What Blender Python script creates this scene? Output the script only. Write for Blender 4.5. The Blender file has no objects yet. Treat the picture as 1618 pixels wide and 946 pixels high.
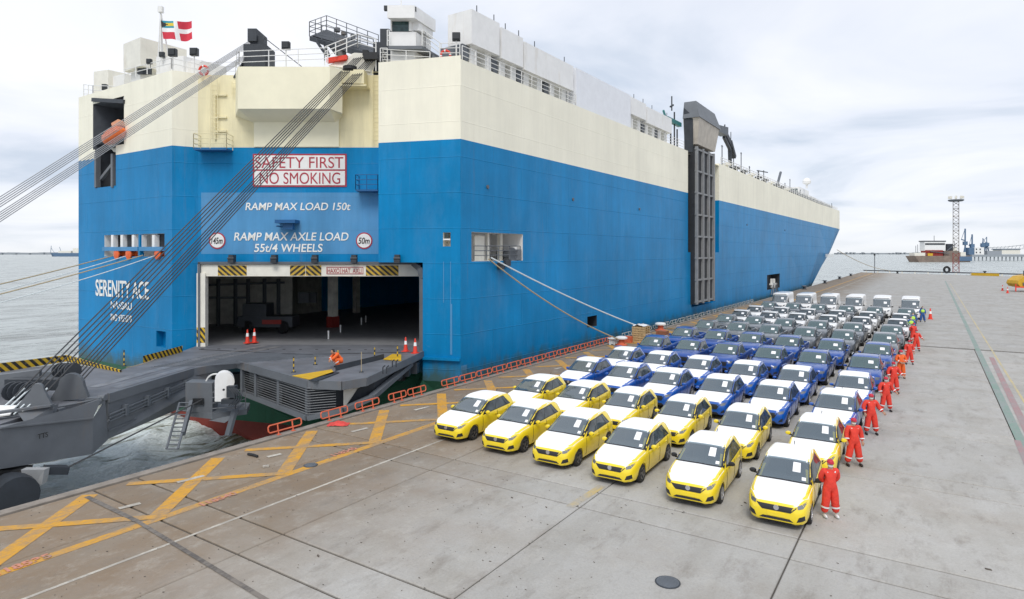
import bpy, bmesh, math, random
from mathutils import Vector, Matrix, noise
from mathutils.bvhtree import BVHTree
random.seed(7)
scene = bpy.context.scene
COL = scene.collection
PI = math.pi

# ------------------------------------------------------------------ camera, sky, sun
EYE = 7.9                     # eye height above the quay
CA, SA = math.cos(math.radians(33.47)), math.sin(math.radians(33.47))
cam_d = bpy.data.cameras.new('camera'); cam = bpy.data.objects.new('camera', cam_d); COL.objects.link(cam)
scene.camera = cam
cam_d.sensor_width = 36; cam_d.lens = 22.25; cam_d.shift_y = -0.0454
cam_d.clip_start = 0.3; cam_d.clip_end = 40000
cam.location = (0, 0, EYE); cam.rotation_euler = (PI/2, 0, math.radians(33.47))

scene.view_settings.view_transform = 'Standard'; scene.view_settings.look = 'None'
scene.view_settings.exposure = 0.42; scene.view_settings.gamma = 1
SUN_EL, SUN_ROT = math.radians(52), math.radians(150)
world = bpy.data.worlds.new('World'); scene.world = world; world.use_nodes = True
def build_world():
    nt = world.node_tree; N = nt.nodes; L = nt.links; N.clear()
    out = N.new('ShaderNodeOutputWorld'); bg = N.new('ShaderNodeBackground'); L.new(bg.outputs[0], out.inputs[0])
    sky = N.new('ShaderNodeTexSky'); sky.sky_type = 'NISHITA'; sky.sun_disc = False
    sky.sun_elevation = SUN_EL; sky.sun_rotation = SUN_ROT
    bg.inputs['Strength'].default_value = 0.1
    tc = N.new('ShaderNodeTexCoord'); sp = N.new('ShaderNodeSeparateXYZ'); L.new(tc.outputs['Generated'], sp.inputs[0])
    az = N.new('ShaderNodeMath'); az.operation = 'ABSOLUTE'; L.new(sp.outputs[2], az.inputs[0])
    ad = N.new('ShaderNodeMath'); ad.operation = 'ADD'; ad.inputs[1].default_value = 0.16; L.new(az.outputs[0], ad.inputs[0])
    dx = N.new('ShaderNodeMath'); dx.operation = 'DIVIDE'; L.new(sp.outputs[0], dx.inputs[0]); L.new(ad.outputs[0], dx.inputs[1])
    dy = N.new('ShaderNodeMath'); dy.operation = 'DIVIDE'; L.new(sp.outputs[1], dy.inputs[0]); L.new(ad.outputs[0], dy.inputs[1])
    cb = N.new('ShaderNodeCombineXYZ'); L.new(dx.outputs[0], cb.inputs[0]); L.new(dy.outputs[0], cb.inputs[1])
    n1 = N.new('ShaderNodeTexNoise'); n1.inputs['Scale'].default_value = 0.8; n1.inputs['Detail'].default_value = 6
    n1.inputs['Roughness'].default_value = 0.52; n1.inputs['Distortion'].default_value = 0.5
    L.new(cb.outputs[0], n1.inputs['Vector'])
    r1 = N.new('ShaderNodeValToRGB'); e = r1.color_ramp.elements
    e[0].position = 0.38; e[0].color = (4.9, 5.5, 6.45, 1)
    e[1].position = 0.60; e[1].color = (7.55, 7.7, 8.15, 1)
    m = e.new(0.48); m.color = (6.5, 6.85, 7.6, 1)
    L.new(n1.outputs['Fac'], r1.inputs[0])
    n2 = N.new('ShaderNodeTexNoise'); n2.inputs['Scale'].default_value = 0.33; n2.inputs['Detail'].default_value = 4
    L.new(cb.outputs[0], n2.inputs['Vector'])
    r2 = N.new('ShaderNodeMapRange'); r2.inputs['From Min'].default_value = 0.35; r2.inputs['From Max'].default_value = 0.62
    r2.inputs['To Min'].default_value = 0.86; r2.inputs['To Max'].default_value = 1.0
    L.new(n2.outputs['Fac'], r2.inputs['Value'])
    # bright band low over the sea
    hz = N.new('ShaderNodeMapRange'); hz.inputs['From Min'].default_value = 0.0; hz.inputs['From Max'].default_value = 0.075
    hz.inputs['To Min'].default_value = 0.75; hz.inputs['To Max'].default_value = 0.0
    L.new(az.outputs[0], hz.inputs['Value'])
    mh = N.new('ShaderNodeMix'); mh.data_type = 'RGBA'; mh.inputs[7].default_value = (7.1, 7.3, 7.5, 1)
    L.new(hz.outputs[0], mh.inputs[0]); L.new(r1.outputs[0], mh.inputs[6])
    mx = N.new('ShaderNodeMix'); mx.data_type = 'RGBA'
    L.new(r2.outputs[0], mx.inputs[0]); L.new(sky.outputs[0], mx.inputs[6]); L.new(mh.outputs[2], mx.inputs[7])
    L.new(mx.outputs[2], bg.inputs['Color'])
build_world()
sun_d = bpy.data.lights.new('sun', 'SUN'); sun_d.energy = 1.5; sun_d.angle = math.radians(24); sun_d.color = (1, .96, .9)
sun = bpy.data.objects.new('sun', sun_d); COL.objects.link(sun); sun.location = (20, -20, 60)
_sd = Vector((math.sin(SUN_ROT)*math.cos(SUN_EL), math.cos(SUN_ROT)*math.cos(SUN_EL), math.sin(SUN_EL)))
sun.rotation_euler = _sd.to_track_quat('Z', 'Y').to_euler()

# ------------------------------------------------------------------ measuring helpers
# photograph pixel (1618 wide) + a known depth, height or wall -> a point of the place
def W(X, D, z=0.0): return Vector((X*CA - D*SA, X*SA + D*CA, z))
def Zat(py, D): return EYE + (399.5-py)*D/1000.0
def Pt(px, py, D): return W((px-809)/1000.0*D, D, Zat(py, D))
def PG(px, py, z=0.0):
    D = 1000.0*(EYE-z)/(py-399.5); return W((px-809)/1000.0*D, D, z)
def hitD(px, A, B):
    k = (px-809)/1000.0; dx, dd = B[0]-A[0], B[1]-A[1]
    m = (k*A[1]-A[0])/(dx-k*dd); return A[1]+m*dd
def PL(px, py, A, B, off=0.0):
    D = hitD(px, A, B)-off; return Pt(px, py, D)

# ------------------------------------------------------------------ mesh helpers
WM = {}                       # world matrix of every parent
def mat_of(o): return WM.get(o.name, Matrix.Identity(4))
class MB:
    def __init__(s): s.v = []; s.f = []; s.m = []
    def add(s, vs, fs, m=0):
        n = len(s.v); s.v += [tuple(p) for p in vs]; s.f += [tuple(i+n for i in f) for f in fs]; s.m += [m]*len(fs); return s
    def quad(s, a, b, c, d, m=0): return s.add([a, b, c, d], [(0, 1, 2, 3)], m)
    def box(s, x0, x1, y0, y1, z0, z1, m=0):
        return s.add([(x0,y0,z0),(x1,y0,z0),(x1,y1,z0),(x0,y1,z0),(x0,y0,z1),(x1,y0,z1),(x1,y1,z1),(x0,y1,z1)],
                     [(3,2,1,0),(4,5,6,7),(0,1,5,4),(1,2,6,5),(2,3,7,6),(3,0,4,7)], m)
    def obb(s, c, ax, ay, az, m=0):
        c, ax, ay, az = Vector(c), Vector(ax), Vector(ay), Vector(az)
        vs = [c+i*ax+j*ay+k*az for k in (-1,1) for (i,j) in ((-1,-1),(1,-1),(1,1),(-1,1))]
        return s.add(vs, [(3,2,1,0),(4,5,6,7),(0,1,5,4),(1,2,6,5),(2,3,7,6),(3,0,4,7)], m)
    def bar(s, p, q, w, h=None, m=0, up=(0,0,1)):
        p, q = Vector(p), Vector(q); d = q-p; l = d.length; d.normalize(); up = Vector(up)
        if abs(d.dot(up)) > .98: up = Vector((1,0,0))
        sd = d.cross(up).normalized(); u = sd.cross(d).normalized(); h = w if h is None else h
        return s.obb((p+q)/2, sd*w/2, d*l/2, u*h/2, m)
    def tube(s, p, q, r, n=6, m=0, r2=None, caps=True):
        p, q = Vector(p), Vector(q); d = (q-p).normalized(); a = Vector((0,0,1)) if abs(d.z) < .9 else Vector((1,0,0))
        u = d.cross(a).normalized(); w = d.cross(u); r2 = r if r2 is None else r2
        vs = [p+(u*math.cos(2*PI*i/n)+w*math.sin(2*PI*i/n))*r for i in range(n)] + [q+(u*math.cos(2*PI*i/n)+w*math.sin(2*PI*i/n))*r2 for i in range(n)]
        fs = [(i, (i+1) % n, n+(i+1) % n, n+i) for i in range(n)]
        if caps: fs += [tuple(range(n))[::-1], tuple(range(n, 2*n))]
        return s.add(vs, fs, m)
    def path(s, pts, r, n=6, m=0):
        for a, b in zip(pts, pts[1:]): s.tube(a, b, r, n, m)
        return s
    def lathe(s, prof, c=(0,0,0), axis='z', n=16, m=0):
        c = Vector(c); vs = []
        for (r, h) in prof:
            for i in range(n):
                a = 2*PI*i/n; x, y = r*math.cos(a), r*math.sin(a)
                vs.append(c + (Vector((x,y,h)) if axis == 'z' else Vector((h,x,y)) if axis == 'x' else Vector((x,h,y))))
        fs = [(k*n+i, k*n+(i+1) % n, (k+1)*n+(i+1) % n, (k+1)*n+i) for k in range(len(prof)-1) for i in range(n)]
        fs += [tuple(range(n))[::-1], tuple(range((len(prof)-1)*n, len(prof)*n))]
        return s.add(vs, fs, m)
    def extr(s, poly, vec, m=0):
        n = len(poly); vec = Vector(vec); vs = [Vector(p) for p in poly] + [Vector(p)+vec for p in poly]
        return s.add(vs, [tuple(range(n))[::-1], tuple(range(n, 2*n))] + [(i, (i+1) % n, n+(i+1) % n, n+i) for i in range(n)], m)
    def mesh(s, name, mats, M=None, smooth=False, fix=True, sharp=0.6):
        me = bpy.data.meshes.new(name)
        vs = s.v if M is None else [tuple(M @ Vector(p)) for p in s.v]
        me.from_pydata(vs, [], s.f)
        for mt in (mats if isinstance(mats, (list, tuple)) else [mats]): me.materials.append(mt)
        me.polygons.foreach_set('material_index', s.m)
        if fix:
            bm = bmesh.new(); bm.from_mesh(me); bmesh.ops.recalc_face_normals(bm, faces=bm.faces); bm.to_mesh(me); bm.free()
        if smooth:
            me.polygons.foreach_set('use_smooth', [True]*len(me.polygons))
            me.set_sharp_from_angle(angle=sharp)
        me.update(); return me
    def build(s, name, mats, parent=None, smooth=False, fix=True, sharp=0.6, origin=None):
        if parent is not None: M = mat_of(parent).inverted()
        else:
            if origin is None:
                xs = [p[0] for p in s.v]; ys = [p[1] for p in s.v]; zs = [p[2] for p in s.v]
                origin = Vector(((min(xs)+max(xs))/2, (min(ys)+max(ys))/2, min(zs)))
            M = Matrix.Translation(-Vector(origin))
        o = bpy.data.objects.new(name, s.mesh(name, mats, M, smooth, fix, sharp)); COL.objects.link(o)
        if parent is not None: o.parent = parent; WM[o.name] = mat_of(parent)
        else: o.location = origin; WM[o.name] = Matrix.Translation(origin)
        return o
def tag(o, label=None, cat=None, group=None, kind=None):
    if label: o['label'] = label
    if cat: o['category'] = cat
    if group: o['group'] = group
    if kind: o['kind'] = kind
    return o
def thing(name, label, cat, loc=(0,0,0), rz=0.0, group=None):
    o = bpy.data.objects.new(name, None); COL.objects.link(o); o.empty_display_size = .5
    o.location = loc; o.rotation_euler = (0, 0, rz)
    WM[o.name] = Matrix.Translation(Vector(loc)) @ Matrix.Rotation(rz, 4, 'Z')
    return tag(o, label, cat, group)
KIDS = {}
def copy_tree(o, parent=None):
    c = o.copy(); COL.objects.link(c)
    if parent is not None: c.parent = parent
    k = o.name if o.name in KIDS else None
    kids = KIDS[k] if k else list(o.children)
    if not k: KIDS[o.name] = kids
    for ch in kids: copy_tree(ch, c)
    return c
def struct(o): return tag(o, kind='structure')

# ------------------------------------------------------------------ materials
def nodes_of(name):
    m = bpy.data.materials.new(name); m.use_nodes = True; nt = m.node_tree
    return m, nt, nt.nodes, nt.links, nt.nodes['Principled BSDF']
def paint(name, col, rough=.5, metal=0.0, var=.12, scale=1.5, coat=0.0, bump=0.0, dirt=None, dirt_amt=.35, spec=None):
    m, nt, N, L, b = nodes_of(name)
    b.inputs['Roughness'].default_value = rough; b.inputs['Metallic'].default_value = metal
    b.inputs['Coat Weight'].default_value = coat; b.inputs['Coat Roughness'].default_value = .06
    if spec is not None: b.inputs['Specular IOR Level'].default_value = spec
    tc = N.new('ShaderNodeTexCoord'); n = N.new('ShaderNodeTexNoise'); n.inputs['Scale'].default_value = scale; n.inputs['Detail'].default_value = 6
    n.inputs['Roughness'].default_value = .6
    L.new(tc.outputs['Object'], n.inputs['Vector'])
    mr = N.new('ShaderNodeMapRange'); mr.inputs['From Min'].default_value = .3; mr.inputs['From Max'].default_value = .7
    mr.inputs['To Min'].default_value = 1-var; mr.inputs['To Max'].default_value = 1+var*.6
    L.new(n.outputs['Fac'], mr.inputs['Value'])
    sc = N.new('ShaderNodeVectorMath'); sc.operation = 'SCALE'; sc.inputs[0].default_value = col[:3]; L.new(mr.outputs[0], sc.inputs['Scale'])
    last = sc.outputs[0]
    if dirt:
        n2 = N.new('ShaderNodeTexNoise'); n2.inputs['Scale'].default_value = scale*.7; n2.inputs['Detail'].default_value = 8; n2.inputs['Roughness'].default_value = .7
        mp = N.new('ShaderNodeMapping'); mp.inputs['Scale'].default_value = (1, 1, .18); mp.inputs['Location'].default_value = (7, 3, 1)
        L.new(tc.outputs['Object'], mp.inputs[0]); L.new(mp.outputs[0], n2.inputs['Vector'])
        rr = N.new('ShaderNodeMapRange'); rr.inputs['From Min'].default_value = .56; rr.inputs['From Max'].default_value = .74
        rr.inputs['To Max'].default_value = dirt_amt; L.new(n2.outputs['Fac'], rr.inputs['Value'])
        mx = N.new('ShaderNodeMix'); mx.data_type = 'RGBA'; mx.inputs[7].default_value = (*dirt, 1)
        L.new(rr.outputs[0], mx.inputs[0]); L.new(last, mx.inputs[6]); last = mx.outputs[2]
    L.new(last, b.inputs['Base Color'])
    if bump:
        bp = N.new('ShaderNodeBump'); bp.inputs['Strength'].default_value = bump; bp.inputs['Distance'].default_value = .02
        L.new(n.outputs['Fac'], bp.inputs['Height']); L.new(bp.outputs[0], b.inputs['Normal'])
    return m
def hull_paint(name, col, rough, seam=.35, rust=.3, weed=.8, vr=1.0):
    """sea-worn ship paint: faint plate seams, vertical run marks, chalky patches"""
    m, nt, N, L, b = nodes_of(name)
    b.inputs['Roughness'].default_value = rough; b.inputs['Specular IOR Level'].default_value = .2
    tc = N.new('ShaderNodeTexCoord')
    def noise_(scale, mapscale, detail=6, rgh=.6):
        mp = N.new('ShaderNodeMapping'); mp.inputs['Scale'].default_value = mapscale; L.new(tc.outputs['Object'], mp.inputs[0])
        n = N.new('ShaderNodeTexNoise'); n.inputs['Scale'].default_value = scale; n.inputs['Detail'].default_value = detail; n.inputs['Roughness'].default_value = rgh
        L.new(mp.outputs[0], n.inputs['Vector']); return n.outputs['Fac']
    def rng(f, a, b_, c, d):
        r = N.new('ShaderNodeMapRange'); r.inputs['From Min'].default_value = a; r.inputs['From Max'].default_value = b_
        r.inputs['To Min'].default_value = c; r.inputs['To Max'].default_value = d; L.new(f, r.inputs['Value']); return r.outputs[0]
    big = rng(noise_(.12, (1,1,1), 5), .3, .7, 1-.20*vr, 1+.12*vr)
    fine = rng(noise_(.9, (1,1,.10), 8, .7), .3, .7, 1-.14*vr, 1+.10*vr)
    mu = N.new('ShaderNodeMath'); mu.operation = 'MULTIPLY'; L.new(big, mu.inputs[0]); L.new(fine, mu.inputs[1])
    sc = N.new('ShaderNodeVectorMath'); sc.operation = 'SCALE'; sc.inputs[0].default_value = col; L.new(mu.outputs[0], sc.inputs['Scale'])
    # paler chalked patches
    ch = N.new('ShaderNodeMix'); ch.data_type = 'RGBA'; pale = tuple(min(1, c*.8+.075) for c in col)
    ch.inputs[7].default_value = (*pale, 1); L.new(rng(noise_(.35, (1,1,.45), 8, .72), .50, .76, 0, .42), ch.inputs[0]); L.new(sc.outputs[0], ch.inputs[6])
    ru = N.new('ShaderNodeMix'); ru.data_type = 'RGBA'; ru.inputs[7].default_value = (.23, .13, .05, 1)
    L.new(rng(noise_(1.1, (1,1,.05), 9, .75), .60, .78, 0, rust), ru.inputs[0]); L.new(ch.outputs[2], ru.inputs[6])
    # scuffs from fenders low on the side, weed and slime close to the waterline
    sz = N.new('ShaderNodeSeparateXYZ'); L.new(tc.outputs['Object'], sz.inputs[0])
    sf = N.new('ShaderNodeMix'); sf.data_type = 'RGBA'; sf.inputs[7].default_value = (*pale, 1)
    ml = N.new('ShaderNodeMath'); ml.operation = 'MULTIPLY'; L.new(rng(noise_(1.6, (1,.07,1), 9, .75), .58, .72, 0, .55), ml.inputs[0]); L.new(rng(sz.outputs[2], 1.5, 6.5, 1, .15), ml.inputs[1]); L.new(ml.outputs[0], sf.inputs[0]); L.new(ru.outputs[2], sf.inputs[6])
    sl = N.new('ShaderNodeMix'); sl.data_type = 'RGBA'; sl.inputs[7].default_value = (.06, .085, .035, 1)
    ma = N.new('ShaderNodeMath'); ma.operation = 'MULTIPLY_ADD'; ma.inputs[1].default_value = 3.0; L.new(noise_(.8, (1,1,.5), 7, .7), ma.inputs[0]); L.new(sz.outputs[2], ma.inputs[2])
    L.new(rng(ma.outputs[0], 2.0, .9, 0, weed), sl.inputs[0]); L.new(sf.outputs[2], sl.inputs[6]); L.new(sl.outputs[2], b.inputs['Base Color'])
    # plate seams as relief: rows every 2.4 m, butts every 9 m (local y is along the ship)
    mp = N.new('ShaderNodeMapping'); mp.inputs['Rotation'].default_value = (0, PI/2, PI/2)
    cx = N.new('ShaderNodeSeparateXYZ'); L.new(tc.outputs['Object'], cx.inputs[0])
    sm = N.new('ShaderNodeMath'); sm.operation = 'ADD'; L.new(cx.outputs[0], sm.inputs[0]); L.new(cx.outputs[1], sm.inputs[1])
    cb = N.new('ShaderNodeCombineXYZ'); L.new(sm.outputs[0], cb.inputs[0]); L.new(cx.outputs[2], cb.inputs[1])
    br = N.new('ShaderNodeTexBrick'); br.inputs['Scale'].default_value = 1; br.inputs['Brick Width'].default_value = 7.5; br.inputs['Row Height'].default_value = 2.4
    br.inputs['Mortar Size'].default_value = .035; br.inputs['Mortar Smooth'].default_value = 1; L.new(cb.outputs[0], br.inputs['Vector'])
    nb = noise_(.5, (1,1,.6), 3)
    ad = N.new('ShaderNodeMath'); ad.operation = 'MULTIPLY_ADD'; ad.inputs[1].default_value = .6; L.new(nb, ad.inputs[0]); L.new(br.outputs['Fac'], ad.inputs[2])
    bp = N.new('ShaderNodeBump'); bp.inputs['Strength'].default_value = seam; bp.inputs['Distance'].default_value = .05
    L.new(ad.outputs[0], bp.inputs['Height']); L.new(bp.outputs[0], b.inputs['Normal'])
    return m
def stripes(name, c1, c2, width=.35, axis=(1, 0, 1), rough=.6):
    """diagonal warning stripes in object space"""
    m, nt, N, L, b = nodes_of(name); b.inputs['Roughness'].default_value = rough
    tc = N.new('ShaderNodeTexCoord'); d = N.new('ShaderNodeVectorMath'); d.operation = 'DOT_PRODUCT'; d.inputs[1].default_value = axis
    L.new(tc.outputs['Object'], d.inputs[0])
    dv = N.new('ShaderNodeMath'); dv.operation = 'DIVIDE'; dv.inputs[1].default_value = width*2; L.new(d.outputs['Value'], dv.inputs[0])
    fr = N.new('ShaderNodeMath'); fr.operation = 'FRACT'; L.new(dv.outputs[0], fr.inputs[0])
    gt = N.new('ShaderNodeMath'); gt.operation = 'GREATER_THAN'; gt.inputs[1].default_value = .5; L.new(fr.outputs[0], gt.inputs[0])
    n = N.new('ShaderNodeTexNoise'); n.inputs['Scale'].default_value = 5; n.inputs['Detail'].default_value = 6; L.new(tc.outputs['Object'], n.inputs['Vector'])
    mr = N.new('ShaderNodeMapRange'); mr.inputs['From Min'].default_value = .55; mr.inputs['From Max'].default_value = .72; mr.inputs['To Max'].default_value = .6; L.new(n.outputs['Fac'], mr.inputs['Value'])
    mx = N.new('ShaderNodeMix'); mx.data_type = 'RGBA'; mx.inputs[6].default_value = (*c1, 1); mx.inputs[7].default_value = (*c2, 1); L.new(gt.outputs[0], mx.inputs[0])
    m2 = N.new('ShaderNodeMix'); m2.data_type = 'RGBA'; m2.inputs[7].default_value = (.22, .17, .11, 1); L.new(mr.outputs[0], m2.inputs[0]); L.new(mx.outputs[2], m2.inputs[6])
    L.new(m2.outputs[2], b.inputs['Base Color']); return m
def glass(name, col, rough=.04):
    m, nt, N, L, b = nodes_of(name); b.inputs['Base Color'].default_value = (*col, 1); b.inputs['Roughness'].default_value = rough
    b.inputs['Specular IOR Level'].default_value = .6; b.inputs['IOR'].default_value = 1.5
    tc = N.new('ShaderNodeTexCoord'); n = N.new('ShaderNodeTexNoise'); n.inputs['Scale'].default_value = 2.6; n.inputs['Detail'].default_value = 3
    L.new(tc.outputs['Object'], n.inputs['Vector'])
    mr = N.new('ShaderNodeMapRange'); mr.inputs['From Min'].default_value = .35; mr.inputs['From Max'].default_value = .65; mr.inputs['To Min'].default_value = .55; mr.inputs['To Max'].default_value = 1.5
    L.new(n.outputs['Fac'], mr.inputs['Value'])
    sc = N.new('ShaderNodeVectorMath'); sc.operation = 'SCALE'; sc.inputs[0].default_value = col; L.new(mr.outputs[0], sc.inputs['Scale']); L.new(sc.outputs[0], b.inputs['Base Color'])
    return m
BLUE = (.001, .215, .49); CREAM = (.80, .765, .60)
M = {}
M['hull_blue'] = hull_paint('hull_blue', BLUE, .42, seam=.5)
M['hull_cream'] = hull_paint('hull_cream', (.89, .86, .72), .55, vr=.45, rust=.2)
M['hull_yellowed'] = hull_paint('hull_yellowed', (.82, .75, .50), .6, rust=.35)
M['hull_green'] = hull_paint('hull_green', (.03, .19, .12), .6, rust=.6, weed=.35)
M['hull_red'] = hull_paint('hull_red', (.26, .035, .03), .6, rust=.2, weed=.15)
M['slime'] = hull_paint('slime', (.10, .11, .04), .8, rust=.8)
M['patch_blue'] = hull_paint('patch_blue', (.09, .29, .54), .55)
M['white'] = paint('white_paint', (.80, .80, .79), .5, var=.06, dirt=(.45, .36, .22), dirt_amt=.3)
M['offwhite'] = paint('offwhite_paint', (.76, .74, .66), .5, var=.08, dirt=(.45, .33, .18), dirt_amt=.45)
M['cream_box'] = paint('cream_paint', (.85, .81, .62), .55, var=.06, scale=.6, dirt=(.5, .36, .16), dirt_amt=.3)
M['grey_steel'] = paint('grey_steel', (.135, .148, .165), .55, var=.16, scale=.8, dirt=(.2, .14, .09), dirt_amt=.55, bump=.15)
M['grey_mid'] = paint('grey_mid', (.115, .13, .15), .6, var=.2, scale=1.2, dirt=(.16, .11, .07), dirt_amt=.4)
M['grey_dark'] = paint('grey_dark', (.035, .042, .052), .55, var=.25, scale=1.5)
M['blackish'] = paint('blackish', (.015, .016, .018), .6)
M['deck_grey'] = paint('deck_grey', (.15, .158, .178), .6, var=.3, scale=.7, dirt=(.10, .09, .085), dirt_amt=.6, bump=.25)
M['rail_white'] = paint('rail_white', (.78, .78, .76), .5, var=.05)
M['rail_blue'] = paint('rail_blue', (.01, .10, .27), .5)
M['hazard'] = stripes('hazard', (.62, .40, .02), (.02, .02, .02), .22, (1, .6, .9))
M['hazard_fine'] = stripes('hazard_fine', (.62, .40, .02), (.03, .03, .03), .16, (0, 0, 1))
M['orange'] = paint('orange_plastic', (.75, .12, .02), .45, var=.1)
M['red_cone'] = paint('red_cone', (.72, .05, .025), .5, var=.08)
M['refl_white'] = paint('refl_white', (.85, .85, .85), .4, var=.03)
M['lamp_dark'] = paint('lamp_dark', (.025, .03, .035), .5)
M['cable_pale'] = paint('wire_cable_pale', (.33, .34, .35), .6, var=.2, scale=8)
M['cable'] = paint('wire_cable', (.05, .052, .056), .55, var=.2, scale=8)
M['rope_white'] = paint('rope_white', (.66, .72, .74), .8, var=.15, scale=10)
M['rope_tan'] = paint('rope_tan', (.44, .36, .23), .85, var=.2, scale=10)
M['yellow_paint'] = paint('yellow_paint', (.62, .38, .02), .55, var=.15, dirt=(.3, .2, .08), dirt_amt=.5)
M['text_red'] = paint('text_red', (.42, .035, .06), .6, var=.25, scale=2)
M['text_white'] = paint('text_white', (.82, .83, .80), .6, var=.12, scale=2)
M['text_black'] = paint('text_black', (.03, .03, .03), .6)
M['glass_green'] = glass('glass_green', (.025, .06, .06))
M['wood'] = paint('pallet_wood', (.52, .37, .19), .8, var=.3, scale=6)
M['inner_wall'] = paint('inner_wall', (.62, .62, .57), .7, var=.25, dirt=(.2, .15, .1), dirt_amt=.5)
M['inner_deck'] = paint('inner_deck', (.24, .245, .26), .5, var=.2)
# ------------------------------------------------------------------ the car carrier
P1 = (-3.44, 42.5); US = (.5606, .8281)
P2 = ((598-809)/1000*44.1, 44.1); P3 = ((598-809)/1000*46, 46.0); P4 = ((313-809)/1000*46, 46.0)
P5 = ((272-809)/1000*45.1, 45.1); P7 = (-36.3, 53.0)
def SIDE(s, t=0): return (P1[0]+US[0]*s - US[1]*t, P1[1]+US[1]*s + US[0]*t)
PD = SIDE(112)
ZB, ZT, ZLOW = 15.57, 20.93, -.8
ship = thing('car_carrier_ship', 'huge blue and cream car carrier ship moored along the quay with its stern ramp out', 'ship', W(*P1, 0), -math.radians(.63))
SM = WM[ship.name]
def SL(x, y, z=0): return SM @ Vector((x, y, z))
def dist(a, b): return math.hypot(a[0]-b[0], a[1]-b[1])
def hole(A, B, px0, px1, py0, py1, room=None, depth=1.5):
    D0, D1 = hitD(px0, A, B), hitD(px1, A, B)
    u0 = dist(A, ((px0-809)/1000*D0, D0)); u1 = dist(A, ((px1-809)/1000*D1, D1)); Dm = (D0+D1)/2
    if u0 > u1: u0, u1 = u1, u0
    return (u0, u1, Zat(py1, Dm), Zat(py0, Dm), room, depth)
def uat(A, B, px): D = hitD(px, A, B); return dist(A, ((px-809)/1000*D, D))
def panel(mb, A, B, z0, z1, split, holes, mats, usplit=()):
    """upright wall A-B, cut by rectangular openings; material changes at the heights in split"""
    Lw = dist(A, B); us = sorted({0.0, Lw, *usplit, *[h[0] for h in holes], *[h[1] for h in holes]}); us = [u for u in us if -1e-6 <= u <= Lw+1e-6]
    zs = sorted({z0, z1, *split, *[max(z0, min(z1, h[2])) for h in holes], *[max(z0, min(z1, h[3])) for h in holes]})
    P = lambda u, z: W(A[0]+(B[0]-A[0])*u/Lw, A[1]+(B[1]-A[1])*u/Lw, z)
    for a, b in zip(us, us[1:]):
        for c, d in zip(zs, zs[1:]):
            um, zm = (a+b)/2, (c+d)/2
            if any(h[0] < um < h[1] and h[2] < zm < h[3] for h in holes): continue
            k = sum(zm > s for s in split); mb.quad(P(a, c), P(b, c), P(b, d), P(a, d), mats[k])
def room(A, B, h, mat, name='recess', top=True):
    Lw = dist(A, B); n = ((B[1]-A[1])/Lw, -(B[0]-A[0])/Lw)
    if n[1] < 0: n = (-n[0], -n[1])
    P = lambda u, z, d: W(A[0]+(B[0]-A[0])*u/Lw+n[0]*d, A[1]+(B[1]-A[1])*u/Lw+n[1]*d, z)
    u0, u1, z0, z1, _, dp = h; mb = MB()
    mb.quad(P(u0,z0,dp), P(u1,z0,dp), P(u1,z1,dp), P(u0,z1,dp))
    mb.quad(P(u0,z0,0), P(u1,z0,0), P(u1,z0,dp), P(u0,z0,dp))
    if top: mb.quad(P(u0,z1,0), P(u1,z1,0), P(u1,z1,dp), P(u0,z1,dp))
    for u in (u0, u1): mb.quad(P(u,z0,0), P(u,z0,dp), P(u,z1,dp), P(u,z1,0))
    mb.build(name, mat, ship, fix=False); return P
def railing(pts, h=1.1, rails=3, gap=1.6, r=.028, name='railing', mat=None, parent=None):
    mb = MB(); up = Vector((0,0,h))
    for a, b in zip(pts, pts[1:]):
        a, b = Vector(a), Vector(b); n = max(1, round((b-a).length/gap))
        for i in range(n+1): p = a.lerp(b, i/n); mb.tube(p, p+up, r*1.2, 5)
        for k in range(rails): z = Vector((0,0,h*(k+1)/rails)); mb.tube(a+z, b+z, r, 5)
    return mb.build(name, mat or M['rail_white'], parent or ship, fix=False)

hull = MB()   # 0 blue 1 cream 2 yellowed 3 green 4 red 5 slime 6 patch
zl = [ZB]
# left (port) block, one plane P7-P5: lifeboat bay, mooring opening, small port
boat_h = hole(P7, P5, 147, 196, 158, 232); boat2 = hole(P7, P5, 150, 183, 225, 295)
moor_h = hole(P7, P5, 165, 260, 370, 405); port_h = hole(P7, P5, 247, 262, 523, 548)
panel(hull, P7, P5, ZLOW, ZT, zl, [boat_h, boat2, moor_h, port_h], [0, 1])
uL = uat(P7, P5, 196)
# chamfer P5-P4
panel(hull, P5, P4, ZLOW, ZT, zl, [], [0, 1])
# recessed centre face, above the stern door
zdoor = 7.25
panel(hull, P4, P3, zdoor, ZT-.1, zl, [], [0, 2])
# between centre face and quarter
panel(hull, P3, P2, zdoor, ZT, zl, [], [0, 2])
# quarter face P2-P1 with the corner of the door cut away and a small window
uq = uat(P2, P1, 668); win_h = hole(P2, P1, 700, 712, 367, 389)
panel(hull, P2, P1, ZLOW, ZT+.25, zl, [(-.01, uq, -9, zdoor, None, 0), win_h], [0, 1])
PQ = tuple(P2[i]+(P1[i]-P2[i])*uq/dist(P2, P1) for i in range(2))
PR = ((668-809)/1000*46, 46.0)
# wall under the sill, soffit over the doorway corner
panel(hull, P4, PR, ZLOW, 1.1, [], [], [0]); panel(hull, PR, PQ, ZLOW, 7.3, [], [], [0])
hull.add([W(*P3, zdoor), W(*P2, zdoor), W(*PQ, zdoor), W(*PR, zdoor)], [(0,1,2,3)], 0)
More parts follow.
